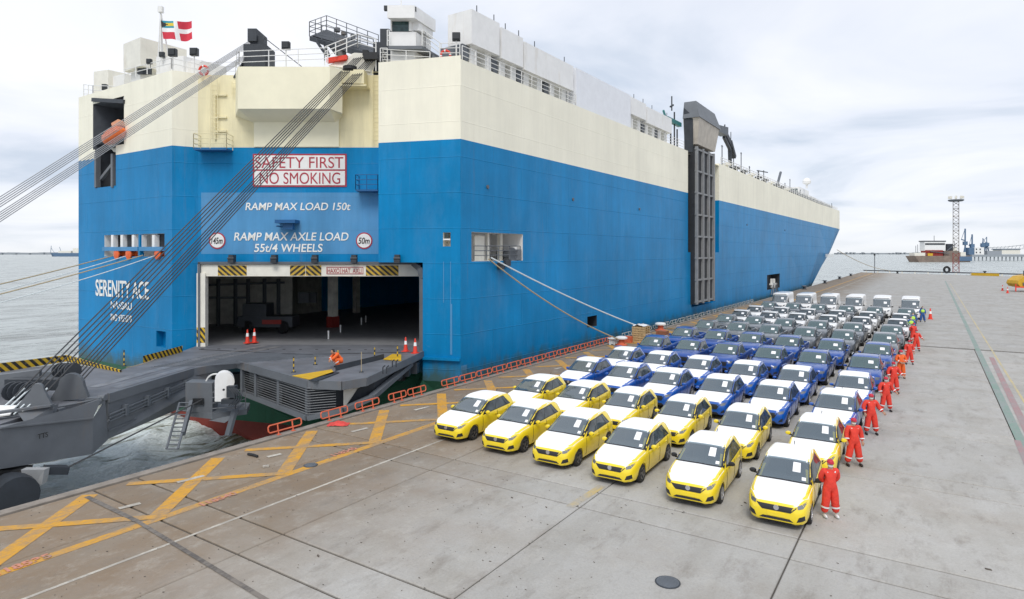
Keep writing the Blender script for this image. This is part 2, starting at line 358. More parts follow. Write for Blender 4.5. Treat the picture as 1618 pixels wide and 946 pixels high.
# starboard side
mw = hole(P1, PD, 745, 826, 368, 412); sp_ = hole(P1, PD, 928, 943, 499, 516); pd_ = hole(P1, PD, 1212, 1232, 433, 456)
r_hi = (uat(P1,PD,1087), uat(P1,PD,1136), 8.0, 99, None, 3.2); r_lo = (uat(P1,PD,1093), uat(P1,PD,1130), .9, 8.0, None, 2.2)
panel(hull, P1, PD, ZLOW, ZT, zl, [mw, sp_, pd_, r_hi, r_lo], [0, 1])
# port side and the way forward, lofted to the bow
def outline(z):
    if z > 15: c = [(112,0),(150,0),(188,0),(197,.5),(205,2.5),(211,6),(215,11),(216.5,16.5)]
    elif z > 6: c = [(112,0),(150,0),(172,.5),(186,2),(198,5),(206,9),(210,13),(211,16.5)]
    elif z > -2: c = [(112,0),(135,.4),(150,1.6),(165,4),(180,8),(192,12),(200,15),(202,16.5)]
    else: c = [(112,.6),(130,1.4),(145,3.2),(160,6),(174,9.5),(184,13),(192,15),(195,16.5)]
    o = [SIDE(s, t) for s, t in c] + [SIDE(s, 33.1-t) for s, t in c[::-1][1:]]
    return o
lv = [ZT, ZB, 8.0, ZLOW, -3.4, -5.6]
def sheer(z, i, n): return z + (2.1*max(0, 1-abs(i-7)/6.0) if z > 20 else 0)
rows = []
for z in lv:
    o = outline(z); rows.append([W(*p, sheer(z, i, len(o))) for i, p in enumerate(o)])
for k, mt in zip(range(len(lv)-1), (1, 0, 0, 3, 4)):
    for i in range(len(rows[0])-1): hull.quad(rows[k][i], rows[k][i+1], rows[k+1][i+1], rows[k+1][i], mt)
PPa = SIDE(112, 33.1)
panel(hull, PPa, P7, ZLOW, ZT, zl, [], [0, 1])
# underwater body near the stern
topo = [PPa, P7, P5, P4, PR, PQ, P1, PD]
mid = [SIDE(112,32.8), SIDE(-7,29), SIDE(-7.8,21.5), SIDE(-7.4,16.5), SIDE(-5.2,9), SIDE(-1,5), SIDE(2.5,1.0), SIDE(112,.3)]
low = [SIDE(112,32.5), SIDE(-4,27), SIDE(-6.6,22), SIDE(-7.3,16), SIDE(-6.9,10), SIDE(-2,5.6), SIDE(6,1.8), SIDE(112,.6)]
for (ra, za, rb, zb_, mt) in ((topo, ZLOW, mid, -4.0, 3), (mid, -4.0, low, -5.6, 4)):
    for i in range(len(topo)-1):
        hull.quad(W(*ra[i], za), W(*ra[i+1], za), W(*rb[i+1], zb_), W(*rb[i], zb_), mt)
# weather deck
dk = [P7, P5, P4, P3, P2, P1] + outline(21) + [PPa]
hull.add([W(*p, 20.6) for p in dk], [tuple(range(len(dk)))], 1)
hull_o = hull.build('hull', [M['hull_blue'], M['hull_cream'], M['hull_yellowed'], M['hull_green'], M['hull_red'], M['slime'], M['patch_blue']], ship, fix=False)

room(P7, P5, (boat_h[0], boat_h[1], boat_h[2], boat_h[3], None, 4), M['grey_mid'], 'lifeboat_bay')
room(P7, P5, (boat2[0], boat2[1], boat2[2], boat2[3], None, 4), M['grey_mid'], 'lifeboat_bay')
room(P7, P5, (*moor_h[:4], None, 2.4), M['white'], 'mooring_recess')
room(P7, P5, (*port_h[:4], None, .5), M['hull_blue'], 'port_recess')
room(P2, P1, (*win_h[:4], None, .8), M['offwhite'], 'window_recess')
room(P1, PD, (*mw[:4], None, 3.0), M['white'], 'mooring_recess')
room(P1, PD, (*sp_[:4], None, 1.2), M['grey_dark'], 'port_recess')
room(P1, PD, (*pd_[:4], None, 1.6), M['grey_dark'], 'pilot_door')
ra_ = MB()
for (u0, u1, z0, z1, dp) in ((r_hi[0], r_hi[1], 8.0, ZT, 3.2), (r_lo[0], r_lo[1], .9, 8.0, 2.2)):
    for (za, zb_, mt) in ((z0, min(z1, ZB), 0), (max(z0, ZB), z1, 1)):
        if zb_ <= za: continue
        Q = lambda u, z, d: SL(-d, u, z)
        ra_.quad(Q(u0,za,dp), Q(u1,za,dp), Q(u1,zb_,dp), Q(u0,zb_,dp), mt)
        for u in (u0, u1): ra_.quad(Q(u,za,0), Q(u,za,dp), Q(u,zb_,dp), Q(u,zb_,0), mt)
    ra_.quad(Q(u0,z0,0), Q(u1,z0,0), Q(u1,z0,dp), Q(u0,z0,dp), 0)
ra_.build('ramp_recess', [M['hull_blue'], M['hull_cream']], ship, fix=False)

# paint patches, raised edges and frames on the stern
def face_rect(name, A, B, px0, px1, py0, py1, mat, off=.02, th=.03, parent=None):
    n = W(B[1]-A[1], -(B[0]-A[0])).normalized()
    if n.dot(W(*A)) > 0: n = -n
    a, b, c, d = PL(px0, py1, A, B), PL(px1, py1, A, B), PL(px1, py0, A, B), PL(px0, py0, A, B)
    c = Vector((b.x, b.y, d.z)); b.z = a.z
    pts = [p+n*off for p in (a, b, c, d)]
    return MB().extr(pts, n*th).build(name, mat, parent or ship)
face_rect('paint_patch', P4, P3, 318, 598, 304, 401, M['patch_blue'], .004, .006)
def text(s, A, B, px0, px1, py0, py1, mat, off=.035, parent=None, name='lettering', ital=0.0, fat=.0):
    """flat painted lettering fitted between two pixel columns of the wall A-B"""
    cu = bpy.data.curves.new(name, 'FONT'); cu.body = s; cu.extrude = .006; cu.offset = fat; cu.shear = ital
    o = bpy.data.objects.new(name, cu); COL.objects.link(o)
    dg = bpy.context.evaluated_depsgraph_get(); me = bpy.data.meshes.new_from_object(o.evaluated_get(dg))
    bpy.data.objects.remove(o); bpy.data.curves.remove(cu)
    vs = [v.co.copy() for v in me.vertices]; x0 = min(v.x for v in vs); x1 = max(v.x for v in vs); y0 = min(v.y for v in vs); y1 = max(v.y for v in vs)
    a = PL(px0, py1, A, B); b = PL(px1, py1, A, B); b.z = a.z; h = PL(px0, py0, A, B).z - a.z
    r = b-a; wd = r.length; r.normalize(); n = r.cross(Vector((0,0,1)))
    if n.dot(Vector((0,0,0))-a) < 0: n = -n
    for v in me.vertices:
        c = v.co; p = a + r*((c.x-x0)/(x1-x0)*wd) + Vector((0,0,1))*((c.y-y0)/(y1-y0)*h) + n*(off+c.z)
        v.co = mat_of(parent or ship).inverted() @ p
    me.materials.clear(); me.materials.append(mat); me.name = name
    o = bpy.data.objects.new(name, me); COL.objects.link(o); o.parent = parent or ship; WM[o.name] = mat_of(parent or ship); return o
sb = face_rect('safety_sign', P4, P3, 400, 548, 243, 295, M['text_red'], .02, .04)
face_rect('sign_board', P4, P3, 402.5, 545.5, 245.5, 267.5, M['white'], .06, .02, sb); face_rect('sign_board', P4, P3, 402.5, 545.5, 270, 292.5, M['white'], .06, .02, sb)
text('SAFETY FIRST', P4, P3, 404, 543, 248, 265.5, M['text_red'], .09, sb); text('NO SMOKING', P4, P3, 411, 538, 272.5, 290.5, M['text_red'], .09, sb)
text('RAMP MAX LOAD 150t', P4, P3, 388, 554, 320, 332, M['text_white'], .04, fat=.012, ital=.15)
text('RAMP MAX AXLE LOAD', P4, P3, 370, 551, 367, 380, M['text_white'], .04, fat=.012, ital=.15)
text('55t/4 WHEELS', P4, P3, 402, 510, 385, 398, M['text_white'], .04, fat=.012, ital=.1)
text('SERENITY ACE', P7, P5, 152, 236, 441, 467, M['text_white'], .04, fat=.015)
text('NASSAU', P7, P5, 176, 209, 475, 487, M['text_white'], .04, fat=.012)
text('IMO 9355679', P7, P5, 176, 209, 495, 506, M['text_white'], .04, fat=.012)
text('SERENITY ACE', P1, PD, 1304, 1316, 401, 406, M['text_white'], .05, fat=.012)
for (cx, cy, s) in ((343.5, 380, '145m'), (575.5, 380, '50m')):
    c = PL(cx, cy, P4, P3, .02); mb = MB(); mb2 = MB(); n = W(0,-1)
    cc = [(math.cos(2*PI*i/28), math.sin(2*PI*i/28)) for i in range(28)]; rx = W(1, 0)
    mb.extr([c+rx*(.6*a)+Vector((0,0,.6*b)) for a, b in cc], n*.03); g = mb.build('height_sign', M['text_red'], ship)
    mb2.extr([c+n*.03+rx*(.51*a)+Vector((0,0,.51*b)) for a, b in cc], n*.02); mb2.build('sign_board', M['white'], g)
    text(s, P4, P3, cx-9, cx+9, cy-5, cy+5, M['text_black'], .09, g, fat=.01, ital=.2)
# proud box over the centre face
def VP(px, D): return ((px-809)/1000*D, D)
bx_ = MB(); zt_, zb_ = 20.95, 18.0
f = [VP(376, 44.3), VP(521, 44.3), VP(541, 45.0), VP(541, 46.0), VP(372, 46.0)]
top = [W(*p, zt_) for p in f]; lowr = [W(*p, zb_+(0 if i < 2 else -.15)) for i, p in enumerate(f)]
bk = [W(*VP(402, 46), 17.35), W(*VP(530, 46), 17.35)]
bx_.add(top, [(0,1,2,3,4)]); n5 = 5
for i in (0, 1, 2, 4): bx_.quad(top[i], top[(i+1) % 5], lowr[(i+1) % 5], lowr[i])
bx_.quad(lowr[0], lowr[1], bk[1], bk[0]); bx_.add([lowr[1], lowr[2], lowr[3], bk[1]], [(0,1,2,3)]); bx_.add([lowr[0], bk[0], lowr[4]], [(0,1,2)])
bx_.build('projecting_winch_house', M['cream_box'], ship, fix=False)
face_rect('wall_panel', P4, P3, 402, 536, 183, 232, M['cream_box'], .0, .10)
# ladder and its platforms on the yellowed chamfer side
def ladder(px, py0, py1, A, B, w=.5, mat=None):
    mb = MB(); a0 = PL(px, py1, A, B, .25); a1 = PL(px, py0, A, B, .25); r = W(1, 0)*w/2
    mb.tube(a0-r, a1-r, .03, 5); mb.tube(a0+r, a1+r, .03, 5); n = int((a1-a0).length/.32)
    for i in range(n): p = a0.lerp(a1, (i+.5)/n); mb.tube(p-r, p+r, .018, 4)
    mb.build('ladder', mat or M['hull_yellowed'], ship, fix=False)
ladder(338, 124, 212, P4, P3); ladder(594.5, 110, 225, P4, P3); ladder(372, 128, 150, P4, P3)
for (x0, x1, y, D0, mt, nm) in ((306, 358, 234, 45.0, 'hull_yellowed', 'platform'), (562, 597, 299, 45.0, 'rail_blue', 'platform')):
    mb = MB(); a, b = VP(x0, 45.0), VP(x1, 45.0); z = Zat(y, 45.0); mb.add([], [])
    poly = [W(*a, z), W(*b, z), W(b[0], 46.0, z), W(a[0], 46.0, z)]; mb.extr(poly, (0,0,-.12)); o = mb.build(nm, M['rail_blue'], ship)
    railing([poly[3], poly[0], poly[1], poly[2]], 1.05, 3, 1.0, .025, mat=M['hull_yellowed' if mt == 'hull_yellowed' else 'rail_blue'], parent=o)
for (px, py, w, h) in ((349, 145, 1.9, 3.3),):
    mb = MB(); a = PL(px-9, 220, P4, P3, .1); b = PL(px+9, 150, P4, P3, .1)
    for z in (a.z+.6, a.z+1.6, b.z): mb.bar(Vector((a.x, a.y, z)), Vector((b.x, b.y, z)), .1)
    mb.bar(Vector((a.x, a.y, a.z)), Vector((a.x, a.y, b.z)), .1); mb.build('pipe_frame', M['hull_yellowed'], ship)
# light bracket on the centre face
mb = MB(); c = PL(454, 350, P4, P3, .5); r = W(1, 0); d = W(0, 1)
mb.obb(c, r*.72, d*.5, (0,0,.12)); mb.obb(c+Vector((0,0,-.35))+r*.1, r*.35, d*.2, (0,0,.22)); mb.tube(c-r*.8+Vector((0,0,-.3)), c+r*.1+Vector((0,0,-.45)), .06); mb.build('light_bracket', M['rail_blue'], ship)
# box light on the yellowed wall (right of the winch house)
mb = MB(); c = PL(553, 124, P4, P3, .6); mb.obb(c, r*.42, d*.5, (0,0,.42)); mb.obb(c+W(.75, 0), r*.38, d*.55, (0,0,.5)); mb.obb(c+W(.2, 0)+Vector((0,0,-.62)), r*1.1, d*.6, (0,0,.05)); mb.build('cabinet', M['hull_yellowed'], ship)
mb = MB(); c = c + Vector((0,0,.75)); mb.lathe([(.0,-.16),(.5,-.14),(.5,.1),(.3,.16)], c, n=12); mb.build('sheave', M['blackish'], ship)

# door frame, header beam with warning stripes, clamps
DP = (VP(300, 45.75), VP(680, 45.75))
fr = MB()
hb = face_rect('door_header', *DP, 316, 664, 417.5, 436, M['offwhite'], 0, .35)
for (a, b, ax) in ((348, 393, 1), (461, 485, -1), (486, 510, 1), (580, 631, 1)):
    mt = stripes('header_stripes', (.55, .36, .04), (.03, .025, .02), .19, (ax, .05, 1))
    face_rect('warning_stripes', *DP, a, b, 419, 435, mt, .352, .01, hb)
text('HAXO  HAT  AXLI', *DP, 520, 573, 423.5, 431, M['text_red'], .38, hb)
mb = MB(); e = 1.2
for (x0, x1, y0, y1) in ((516,574,421.5,422.4),(516,574,432,432.9),(516,516.9,422,433),(573.2,574,422,433),(538,538.8,422,433)): 
    a, b = PL(x0, y1, *DP, .37), PL(x1, y0, *DP, .37); mb.extr([a, Vector((b.x,b.y,a.z)), b, Vector((a.x,a.y,b.z))], W(0,-.01))
mb.build('sign_border', M['text_red'], hb)
jb = face_rect('door_jamb', *DP, 315.5, 329, 431, 549, M['offwhite'], 0, .45)
face_rect('warning_stripes', *DP, 315.7, 328.8, 516, 540, M['hazard'], .452, .01, jb)
for (x0, x1, y0, y1) in ((312.5, 316, 414, 552), (312.5, 652, 413.5, 417)): 
    a, b = PL(x0, y1, *DP, .5), PL(x1, y0, *DP, .5); fr.extr([a, Vector((b.x,b.y,a.z)), b, Vector((a.x,a.y,b.z))], W(0,.6))
a, b, c = Pt(652, 415, 44.6), Pt(663, 424, 43.6), Pt(667, 440, 43.4)
fr.bar(a, b, .16, .4); fr.bar(b, c, .16, .4); fr.bar(c, Pt(667, 566, 43.4), .14, .4); fr.build('door_frame', M['grey_mid'], ship)
for px in (367, 434, 498, 560, 628):
    mb = MB(); c = Pt(px, 408, 45.2 if px < 600 else 43.5)
    mb.obb(c, W(.17, 0), W(0, .25), (0,0,.26)); mb.obb(c+Vector((0,0,-.2))+W(0,-.2), W(.2, 0), W(0, .1), (0,0,.12)); mb.tube(c+W(-.22,-.2), c+W(.22,-.2), .1, 8); mb.build('door_clamp', M['grey_dark'], ship)
# car deck seen through the doorway
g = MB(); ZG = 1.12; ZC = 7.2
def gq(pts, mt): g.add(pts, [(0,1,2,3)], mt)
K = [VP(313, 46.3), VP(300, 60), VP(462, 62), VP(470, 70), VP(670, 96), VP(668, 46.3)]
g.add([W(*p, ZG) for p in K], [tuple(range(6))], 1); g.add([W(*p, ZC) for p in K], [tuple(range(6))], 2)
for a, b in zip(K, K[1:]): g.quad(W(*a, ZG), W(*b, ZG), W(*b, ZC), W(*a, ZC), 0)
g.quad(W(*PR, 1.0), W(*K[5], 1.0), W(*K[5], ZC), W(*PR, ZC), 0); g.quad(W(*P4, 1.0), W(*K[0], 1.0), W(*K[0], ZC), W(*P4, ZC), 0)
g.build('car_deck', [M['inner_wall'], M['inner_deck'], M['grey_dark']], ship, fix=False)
mb = MB()
for px in (345, 372, 392, 418, 440): mb.bar(Pt(px, 440, 59.0), W(*VP(px, 59.0), ZG), .25)
mb.bar(Pt(330, 450, 58.9), Pt(450, 446, 60.8), .2); mb.bar(Pt(330, 470, 58.9), Pt(392, 470, 60), .2); mb.build('wall_stiffener', M['grey_mid'], ship)
mb = MB(); mb.bar(W(*VP(526, 58), ZG), W(*VP(526, 58), ZC), .65, .65); pl_ = mb.build('pillar', M['inner_wall'], ship)
MB().bar(W(*VP(526, 58), ZG), W(*VP(526, 58), 2.1), .8, .8).build('pillar_guard', M['hull_red'], pl_)
mb = MB(); mb.bar(W(*VP(563, 72), ZG), W(*VP(563, 72), ZC), .6, .6); mb.build('pillar', M['inner_wall'], ship)
for px, D in ((480, 60.5), (492, 61.5)): face = MB().obb(Pt(px, 470, D), W(.5,0), W(0,.1), (0,0,.5)).build('wall_box', M['grey_mid'], ship)
# stored tractor on the deck
tr = MB(); c = W(*VP(425, 54), ZG)
tr.obb(c+Vector((0,0,1.0)), W(2.3,0), W(0,.9), (0,0,.45)); tr.obb(c+W(-.9,0,1.9), W(1.0,0), W(0,.85), (0,0,.6))
tag_t = tr.build('deck_tractor', M['grey_dark']); tag(tag_t, 'dark red and black deck tractor standing in shade inside the stern doorway', 'tractor')
MB().obb(c+W(.6,-.95,1.0), W(.8,0), W(0,.05), (0,0,.18)).build('bonnet', M['hull_red'], tag_t)
for dx in (-1.5, 1.5): MB().lathe([(.2,-.15),(.55,-.15),(.55,.15),(.2,.15)], c+W(dx,-.85,.56), axis='y', n=14).build('wheel', M['blackish'], tag_t)

# mooring opening on the port quarter: frames, pillars, rollers
for px in (181, 196, 214, 226, 246): 
    a = PL(px, 392, P7, P5, -.3); b = PL(px, 371, P7, P5, -.3); MB().bar(a, b, .36, .36).build('bulkhead', M['white'], ship)
mb = MB(); 
for x0, x1 in ((165, 221), (224, 260)): mb.bar(PL(x0, 393, P7, P5, 0), PL(x1, 393, P7, P5, 0), .35, .3)
mb.build('sill_beam', M['patch_blue'], ship)
mb = MB(); mb.bar(PL(223, 405, P7, P5, .02), PL(223, 370, P7, P5, .02), .3, .2); mb.build('frame_post', M['hull_blue'], ship)
for px in (189, 208, 254): 
    c = PL(px, 401, P7, P5, -.25); MB().lathe([(.1,-.3),(.42,-.26),(.42,-.18),(.2,-.1),(.2,.1),(.42,.18),(.42,.26),(.1,.3)], c, axis='y', n=12).build('roller', M['orange'], ship)
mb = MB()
for px in (189, 208, 256): mb.obb(PL(px, 381, P7, P5, -1.0), W(.28,0), W(0,.1), (0,0,.8))  # dark plates stand in for the shade in the openings
mb.build('shade_plate', M['grey_dark'], ship)
# starboard mooring opening: rail, winch, posts
Q = lambda px, py, d=0: PL(px, py, P1, PD, d)
o_ = [Q(749, 411, -.3), Q(822, 409, -.3)]
railing(o_, 1.0, 3, 1.3, .03, mat=M['grey_mid'])
mb = MB(); c = Q(800, 402, -1.6); mb.lathe([(.2,-.6),(.55,-.6),(.55,-.5),(.3,-.45),(.3,.45),(.55,.5),(.55,.6),(.2,.6)], c, axis='x', n=14); mb.obb(c+W(.9,.2), W(.25,0), W(0,.25), (0,0,.4)); mb.build('mooring_winch', M['grey_mid'], ship)
mb = MB(); mb.bar(Q(770, 412, -1.5), Q(770, 368, -1.5), .22); mb.bar(Q(790, 412, -2.0), Q(790, 368, -2.0), .3); mb.bar(Q(757,412,-1.5), Q(757,372,-1.5), 1.2, .1); mb.build('inner_frame', M['offwhite'], ship)
mb = MB(); c = Q(812, 400, -1.0); mb.lathe([(.28,-.5),(.28,.5)], c, n=12); mb.build('bollard', M['white'], ship)
for px in (801, 791): MB().lathe([(.05,-.25),(.3,-.22),(.3,.22),(.05,.25)], Q(px, 420 if px == 791 else 415, .25), n=10).build('fairlead', M['grey_dark'], ship)
# far pilot door fittings
mb = MB()
for px in (1219, 1223): mb.bar(Q(px, 454, -.4), Q(px, 440, -.4), .35)
mb.bar(Q(1217, 449, -.3), Q(1226, 448, -.3), .3)
mb.build('pilot_door_frame', M['rail_white'], ship)
mb = MB()
for k in range(5): mb.tube(Q(1222+k*1.5, 447, .3), Q(1218+k*3, 466, .6), .09, 5)
mb.build('boarding_ladder', M['grey_steel'], ship, fix=False)
# window recess in the quarter
mb = MB(); mb.bar(PL(700, 378, P2, P1, -.1), PL(712, 378, P2, P1, -.1), .15, .1); mb.build('window_bar', M['white'], ship)
MB().obb(PL(705, 372, P2, P1, -.4), W(.2,0), W(0,.1), (0,0,.25)).build('window_pane', M['glass_green'], ship)
# run-off marks under the quarter window (worn paint with its own outline)
for px, y0, y1, w in ((701, 413, 478, .08), (712, 413, 480, .08), (713, 480, 560, .25)): face_rect('weld_strip', P2, P1, px-w*6, px+w*6, y0, y1, M['patch_blue'], .0, .02)
# knuckle ledge low on the quarter
face_rect('knuckle', P2, P1, 669, 728, 563, 567, M['hull_blue'], 0, .25)
face_rect('hull_marking', P1, PD, 728.5, 737, 578, 597, M['patch_blue'], .01, .03)

# ---- side ramp stowed upright
M['rib_steel'] = paint('rib_steel', (.24,.25,.26), .6, var=.15, dirt=(.25,.15,.09), dirt_amt=.4)
sr = MB(); y0, y1 = uat(P1, PD, 1091), uat(P1, PD, 1121)-.4
zr0, zr1 = 1.3, 21.6
X0, X1 = -.8, .55
def sl_poly(ys, xs, zs): return [SL(x, y, z) for x, y, z in zip(xs, ys, zs)]
sr.add([SL(x, y, z) for z in (zr0, zr1) for (x, y) in ((X0,y0),(X1,y0),(X1,y1),(X0,y1))], [(3,2,1,0),(4,5,6,7),(0,1,5,4),(1,2,6,5),(2,3,7,6),(3,0,4,7)])
side_ramp = sr.build('side_ramp', paint('ramp_plate_dark', (.022,.025,.03), .6, var=.3), ship)
for y in (y0+.25, y0+(y1-y0)*.36, y0+(y1-y0)*.68, y1-.2): MB().bar(SL(X1+.17, y, zr0), SL(X1+.17, y, zr1), .34, .34, up=(0,1,0)).build('stiffener', M['rib_steel'], side_ramp)
for i in range(8):
    z = zr0+.3+(zr1-zr0-.6)*i/7; MB().bar(SL(X1+.1, y0, z), SL(X1+.1, y1, z), .22, .22).build('cross_beam', M['rib_steel'], side_ramp)
hd = MB(); zz = [21.6, 25.4, 27.6, 26.6]; 
hp = [(y0+.1, 21.9, X1+.3), (y1+.1, 21.9, X1+.3), (y1+.7, 25.2, X1+.75), (y0-.5, 25.2, X1+.75)]
hd.add([SL(x, y, z) for (y, z, x) in hp] + [SL(X0, y, z) for (y, z, x) in hp], [(0,1,2,3),(7,6,5,4),(0,4,5,1),(1,5,6,2),(2,6,7,3),(3,7,4,0)])
MBh = hd.build('ramp_flap', paint('flap_plate', (.50, .46, .40), .65, var=.2, scale=.9, dirt=(.35,.18,.09), dirt_amt=.6), side_ramp)
hc = MB(); tp = [(y0-.7, 25.2, X1+.85), (y1+1.2, 25.0, X1+.85), (y1+.3, 27.2, X1+.2), (y0-.1, 27.4, X1+.2)]
hc.add([SL(x, y, z) for (y, z, x) in tp] + [SL(X0, y, z) for (y, z, x) in tp], [(0,1,2,3),(7,6,5,4),(0,4,5,1),(1,5,6,2),(2,6,7,3),(3,7,4,0)]); hc.build('flap_hood', M['grey_steel'], side_ramp)
mb = MB(); mb.extr([SL(-.7, y0-.6, 26.6), SL(-.7, y0-.3, 20.9), SL(.3, y0-.1, 20.9), SL(.5, y0-.5, 25.4)], SM.to_3x3() @ Vector((0,.25,0))); mb.build('side_plate', M['grey_dark'], side_ramp)
# deck crane by the side ramp
cr = MB(); c = SL(-2, y1+7.5, 0)
b0 = SL(-1, y1+3.5, 25.1); b1 = SL(-1, y1+15, 24.4)
cr.add([SL(-1.5,y1+1,26.3), SL(-.3,y1+1,26.3), SL(-.3,y1+1,25.7), SL(-1.5,y1+1,25.7), SL(-1.5,y1+11,27.2), SL(-.3,y1+11,27.2), SL(-.3,y1+11,25.9), SL(-1.5,y1+11,25.9)], [(0,1,2,3),(7,6,5,4),(0,4,5,1),(1,5,6,2),(2,6,7,3),(3,7,4,0)])
dc = cr.build('deck_crane', M['grey_mid'], ship)
mb = MB(); mb.bar(SL(-1, y1+11, 26.8), SL(-1, y1+15, 25.0), .5, .8); mb.bar(SL(-1, y1+11, 25.8), SL(-1, y1+14.5, 24.3), .4); mb.bar(SL(-1, y1+14.5, 25.6), SL(-1, y1+17.0, 23.4), .6); mb.tube(SL(-1, y1+11.4, 27), SL(-1, y1+11.6, 27.8), .1); mb.tube(SL(-1, y1+15, 25), SL(-1, y1+15, 27.2), .06); mb.tube(SL(-1.2, y1+15.5, 20.6), SL(-1.2, y1+15, 24.6), .3, 8); mb.build('crane_head', M['grey_dark'], dc)
mb = MB(); mb.bar(SL(-1,y0-6,24.3), SL(-1,y0-1.2,24.3), .5); mb.bar(SL(-1,y0-6.2,24.4), SL(-1,y0-7,25.1), .2); mb.build('boat_davit', paint('teal_paint', (.03,.18,.18), .5), ship)
mb = MB()
for k, (yy, h) in enumerate(((4.5, 3.2), (3.2, 4.8), (2.2, 2.8))): mb.tube(SL(-1, y0-yy, 20.8), SL(-1, y0-yy, 20.8+h), .1, 5)
mb.tube(SL(-1, y0-4.6, 26.0), SL(-1, y0-3.6, 26.4), .12); mb.tube(SL(-1,y0-4.1,25.6), SL(-1,y0-4.1,27.4), .08); mb.build('antenna', M['lamp_dark'], ship, fix=False)

# ---- ventilator houses along the starboard edge
def vent_box(s0, s1, z0=22.7, z1=24.6, x0=-.35, x1=-2.5, mat='white'):
    o = MB().add([SL(x, y, z) for z in (z0, z1) for (x, y) in ((x0,s0),(x0,s1),(x1,s1),(x1,s0))], [(3,2,1,0),(4,5,6,7),(0,1,5,4),(1,2,6,5),(2,3,7,6),(3,0,4,7)]).build('ventilator_house', M[mat], ship)
    return o
US_ = lambda px: uat(P1, PD, px)
secs = [(US_(751), US_(796), 22.5, 24.9), (US_(798), US_(833), 22.4, 24.7), (US_(834), US_(912), 22.3, 24.5), (US_(1002), US_(1026), 22.6, 24.4), (US_(1027), US_(1066), 22.4, 24.2)]
for i, (a, b, z0, z1) in enumerate(secs):
    vb = vent_box(a+.05, b-.05, z0, z1)
    n = max(2, round((b-a)/1.9))
    for k in range(n):
        yy = a+(b-a)*(k+.5)/n
        MB().add([SL(x, y, z) for z in (20.6, z0) for (x, y) in ((-.8,yy-.38),(-.8,yy+.38),(-3.6,yy+.38),(-3.6,yy-.38))], [(0,1,5,4),(1,2,6,5),(2,3,7,6),(3,0,4,7)]).build('duct', M['rail_white'], vb, fix=False)
        if k % 2 == 0: 
            yc = yy-.38-.42; MB().extr([SL(-.9, yc-.35, z0), SL(-.9, yc+.35, z0), SL(-.9, yc+.42, z0-.9), SL(-.9, yc, z0-1.35), SL(-.9, yc-.42, z0-.7)], SM.to_3x3() @ Vector((-2, 0, 0))).build('flap', M['grey_mid'], vb)
    for k in range(2): MB().tube(SL(-.4, a+(b-a)*(.2+.6*k), z1), SL(-.4, a+(b-a)*(.2+.6*k), z1+.45), .035, 5).build('vent_pipe', M['lamp_dark'], vb)
tw = MB().add([SL(x, y, z) for z in (20.6, 24.45) for (x, y) in ((-.25,US_(914)),(-.25,US_(1000)),(-5,US_(1000)),(-5,US_(914)))], [(4,5,6,7),(0,1,5,4),(1,2,6,5),(2,3,7,6),(3,0,4,7)]).build('casing', paint('casing_white', (.78,.80,.84), .5, var=.05), ship)
# draught figures and drain pipes low on the side
for px, py in ((733, 590), (733, 583), (733, 576)): pass
for px in (770, 905, 1010, 1180, 1240):
    a = PL(px, 250, P1, PD, .02); MB().lathe([(.14,-.05),(.14,.06),(.08,.06)], SL(.02, uat(P1,PD,px), 12.6+.0), axis='x', n=10).build('scupper', M['grey_mid'], ship)
railing([SL(-.12, .3, 20.93), SL(-.12, US_(912), 20.93)], 1.0, 3, 1.5)
railing([SL(-.12, US_(1001), 20.93), SL(-.12, US_(1082), 20.93)], 1.0, 3, 2.0)
railing([SL(-.12, US_(1140), 20.93), SL(-.12, 188, 20.93)], 1.1, 3, 2.2, r=.05)
railing([SL(-3,.3,20.93), W(*P2, 21.1)+W(.2,.3), W(*P2, 21.1)+W(.2,2.2)], 1.1, 3)
railing([SL(-.4,.4,21.2), SL(-1.6,-.3,21.2)], 1.0, 3)
# small vents, masts and houses on the fore part
for i in range(10):
    yy = 68 + i*5.2
    MB().lathe([(.28,0),(.28,.9),(.7,.95),(.7,1.25),(.2,1.45)], SL(-1.1, yy, 20.7), n=8).build('mushroom_vent', M['lamp_dark' if i % 3 else 'offwhite'], ship)
for i in range(12):
    yy = 122 + i*5.4
    MB().lathe([(.3,0),(.3,.8),(.75,.9),(.75,1.2),(.2,1.4)], SL(-1.3, yy, 20.9), n=8).build('mushroom_vent', M['grey_steel'], ship)
for (yy, h, x) in ((72, 5, -3), (79, 4, -3), (84, 5.4, -3), (90, 3.6, -3), (97, 3.5, -2), (128, 4, -4), (134, 5.5, -4), (142, 3.5, -3), (186, 2.8, -1.4)):
    mb = MB(); mb.tube(SL(x, yy, 20.6), SL(x, yy, 20.6+h), .09, 5); mb.tube(SL(x, yy-.5, 20.4+h), SL(x, yy+.5, 20.4+h), .06, 5); mb.build('light_mast', M['grey_steel'], ship)
mb = MB(); mb.tube(SL(-3, 112, 20.6), SL(-3, 118, 26.0), .28, 6); mb.obb(SL(-3,111.5,21.2), (1,0,0), (0,1.4,0), (0,0,.8)); mb.build('derrick', M['grey_mid'], ship)
mb = MB(); mb.tube(SL(-3, 96, 24.0), SL(-3, 105, 24.6), .12, 5); mb.tube(SL(-3, 97, 20.6), SL(-3, 97, 24.2), .15, 5); mb.build('derrick', M['grey_mid'], ship)
def house(cx, cy, hx, hy, z0, z1, name='deck_house', mat='white'):
    return MB().add([SL(cx+i*hx, cy+j*hy, z) for z in (z0, z1) for (i, j) in ((-1,-1),(1,-1),(1,1),(-1,1))], [(3,2,1,0),(4,5,6,7),(0,1,5,4),(1,2,6,5),(2,3,7,6),(3,0,4,7)]).build(name, M[mat], ship)
house(-8, 62, 3, 7, 20.6, 23.4); bh = house(-16, 168, 12, 6, 20.6, 24.2, 'bridge'); house(-16, 172, 9, 8, 24.2, 27, 'bridge'); 
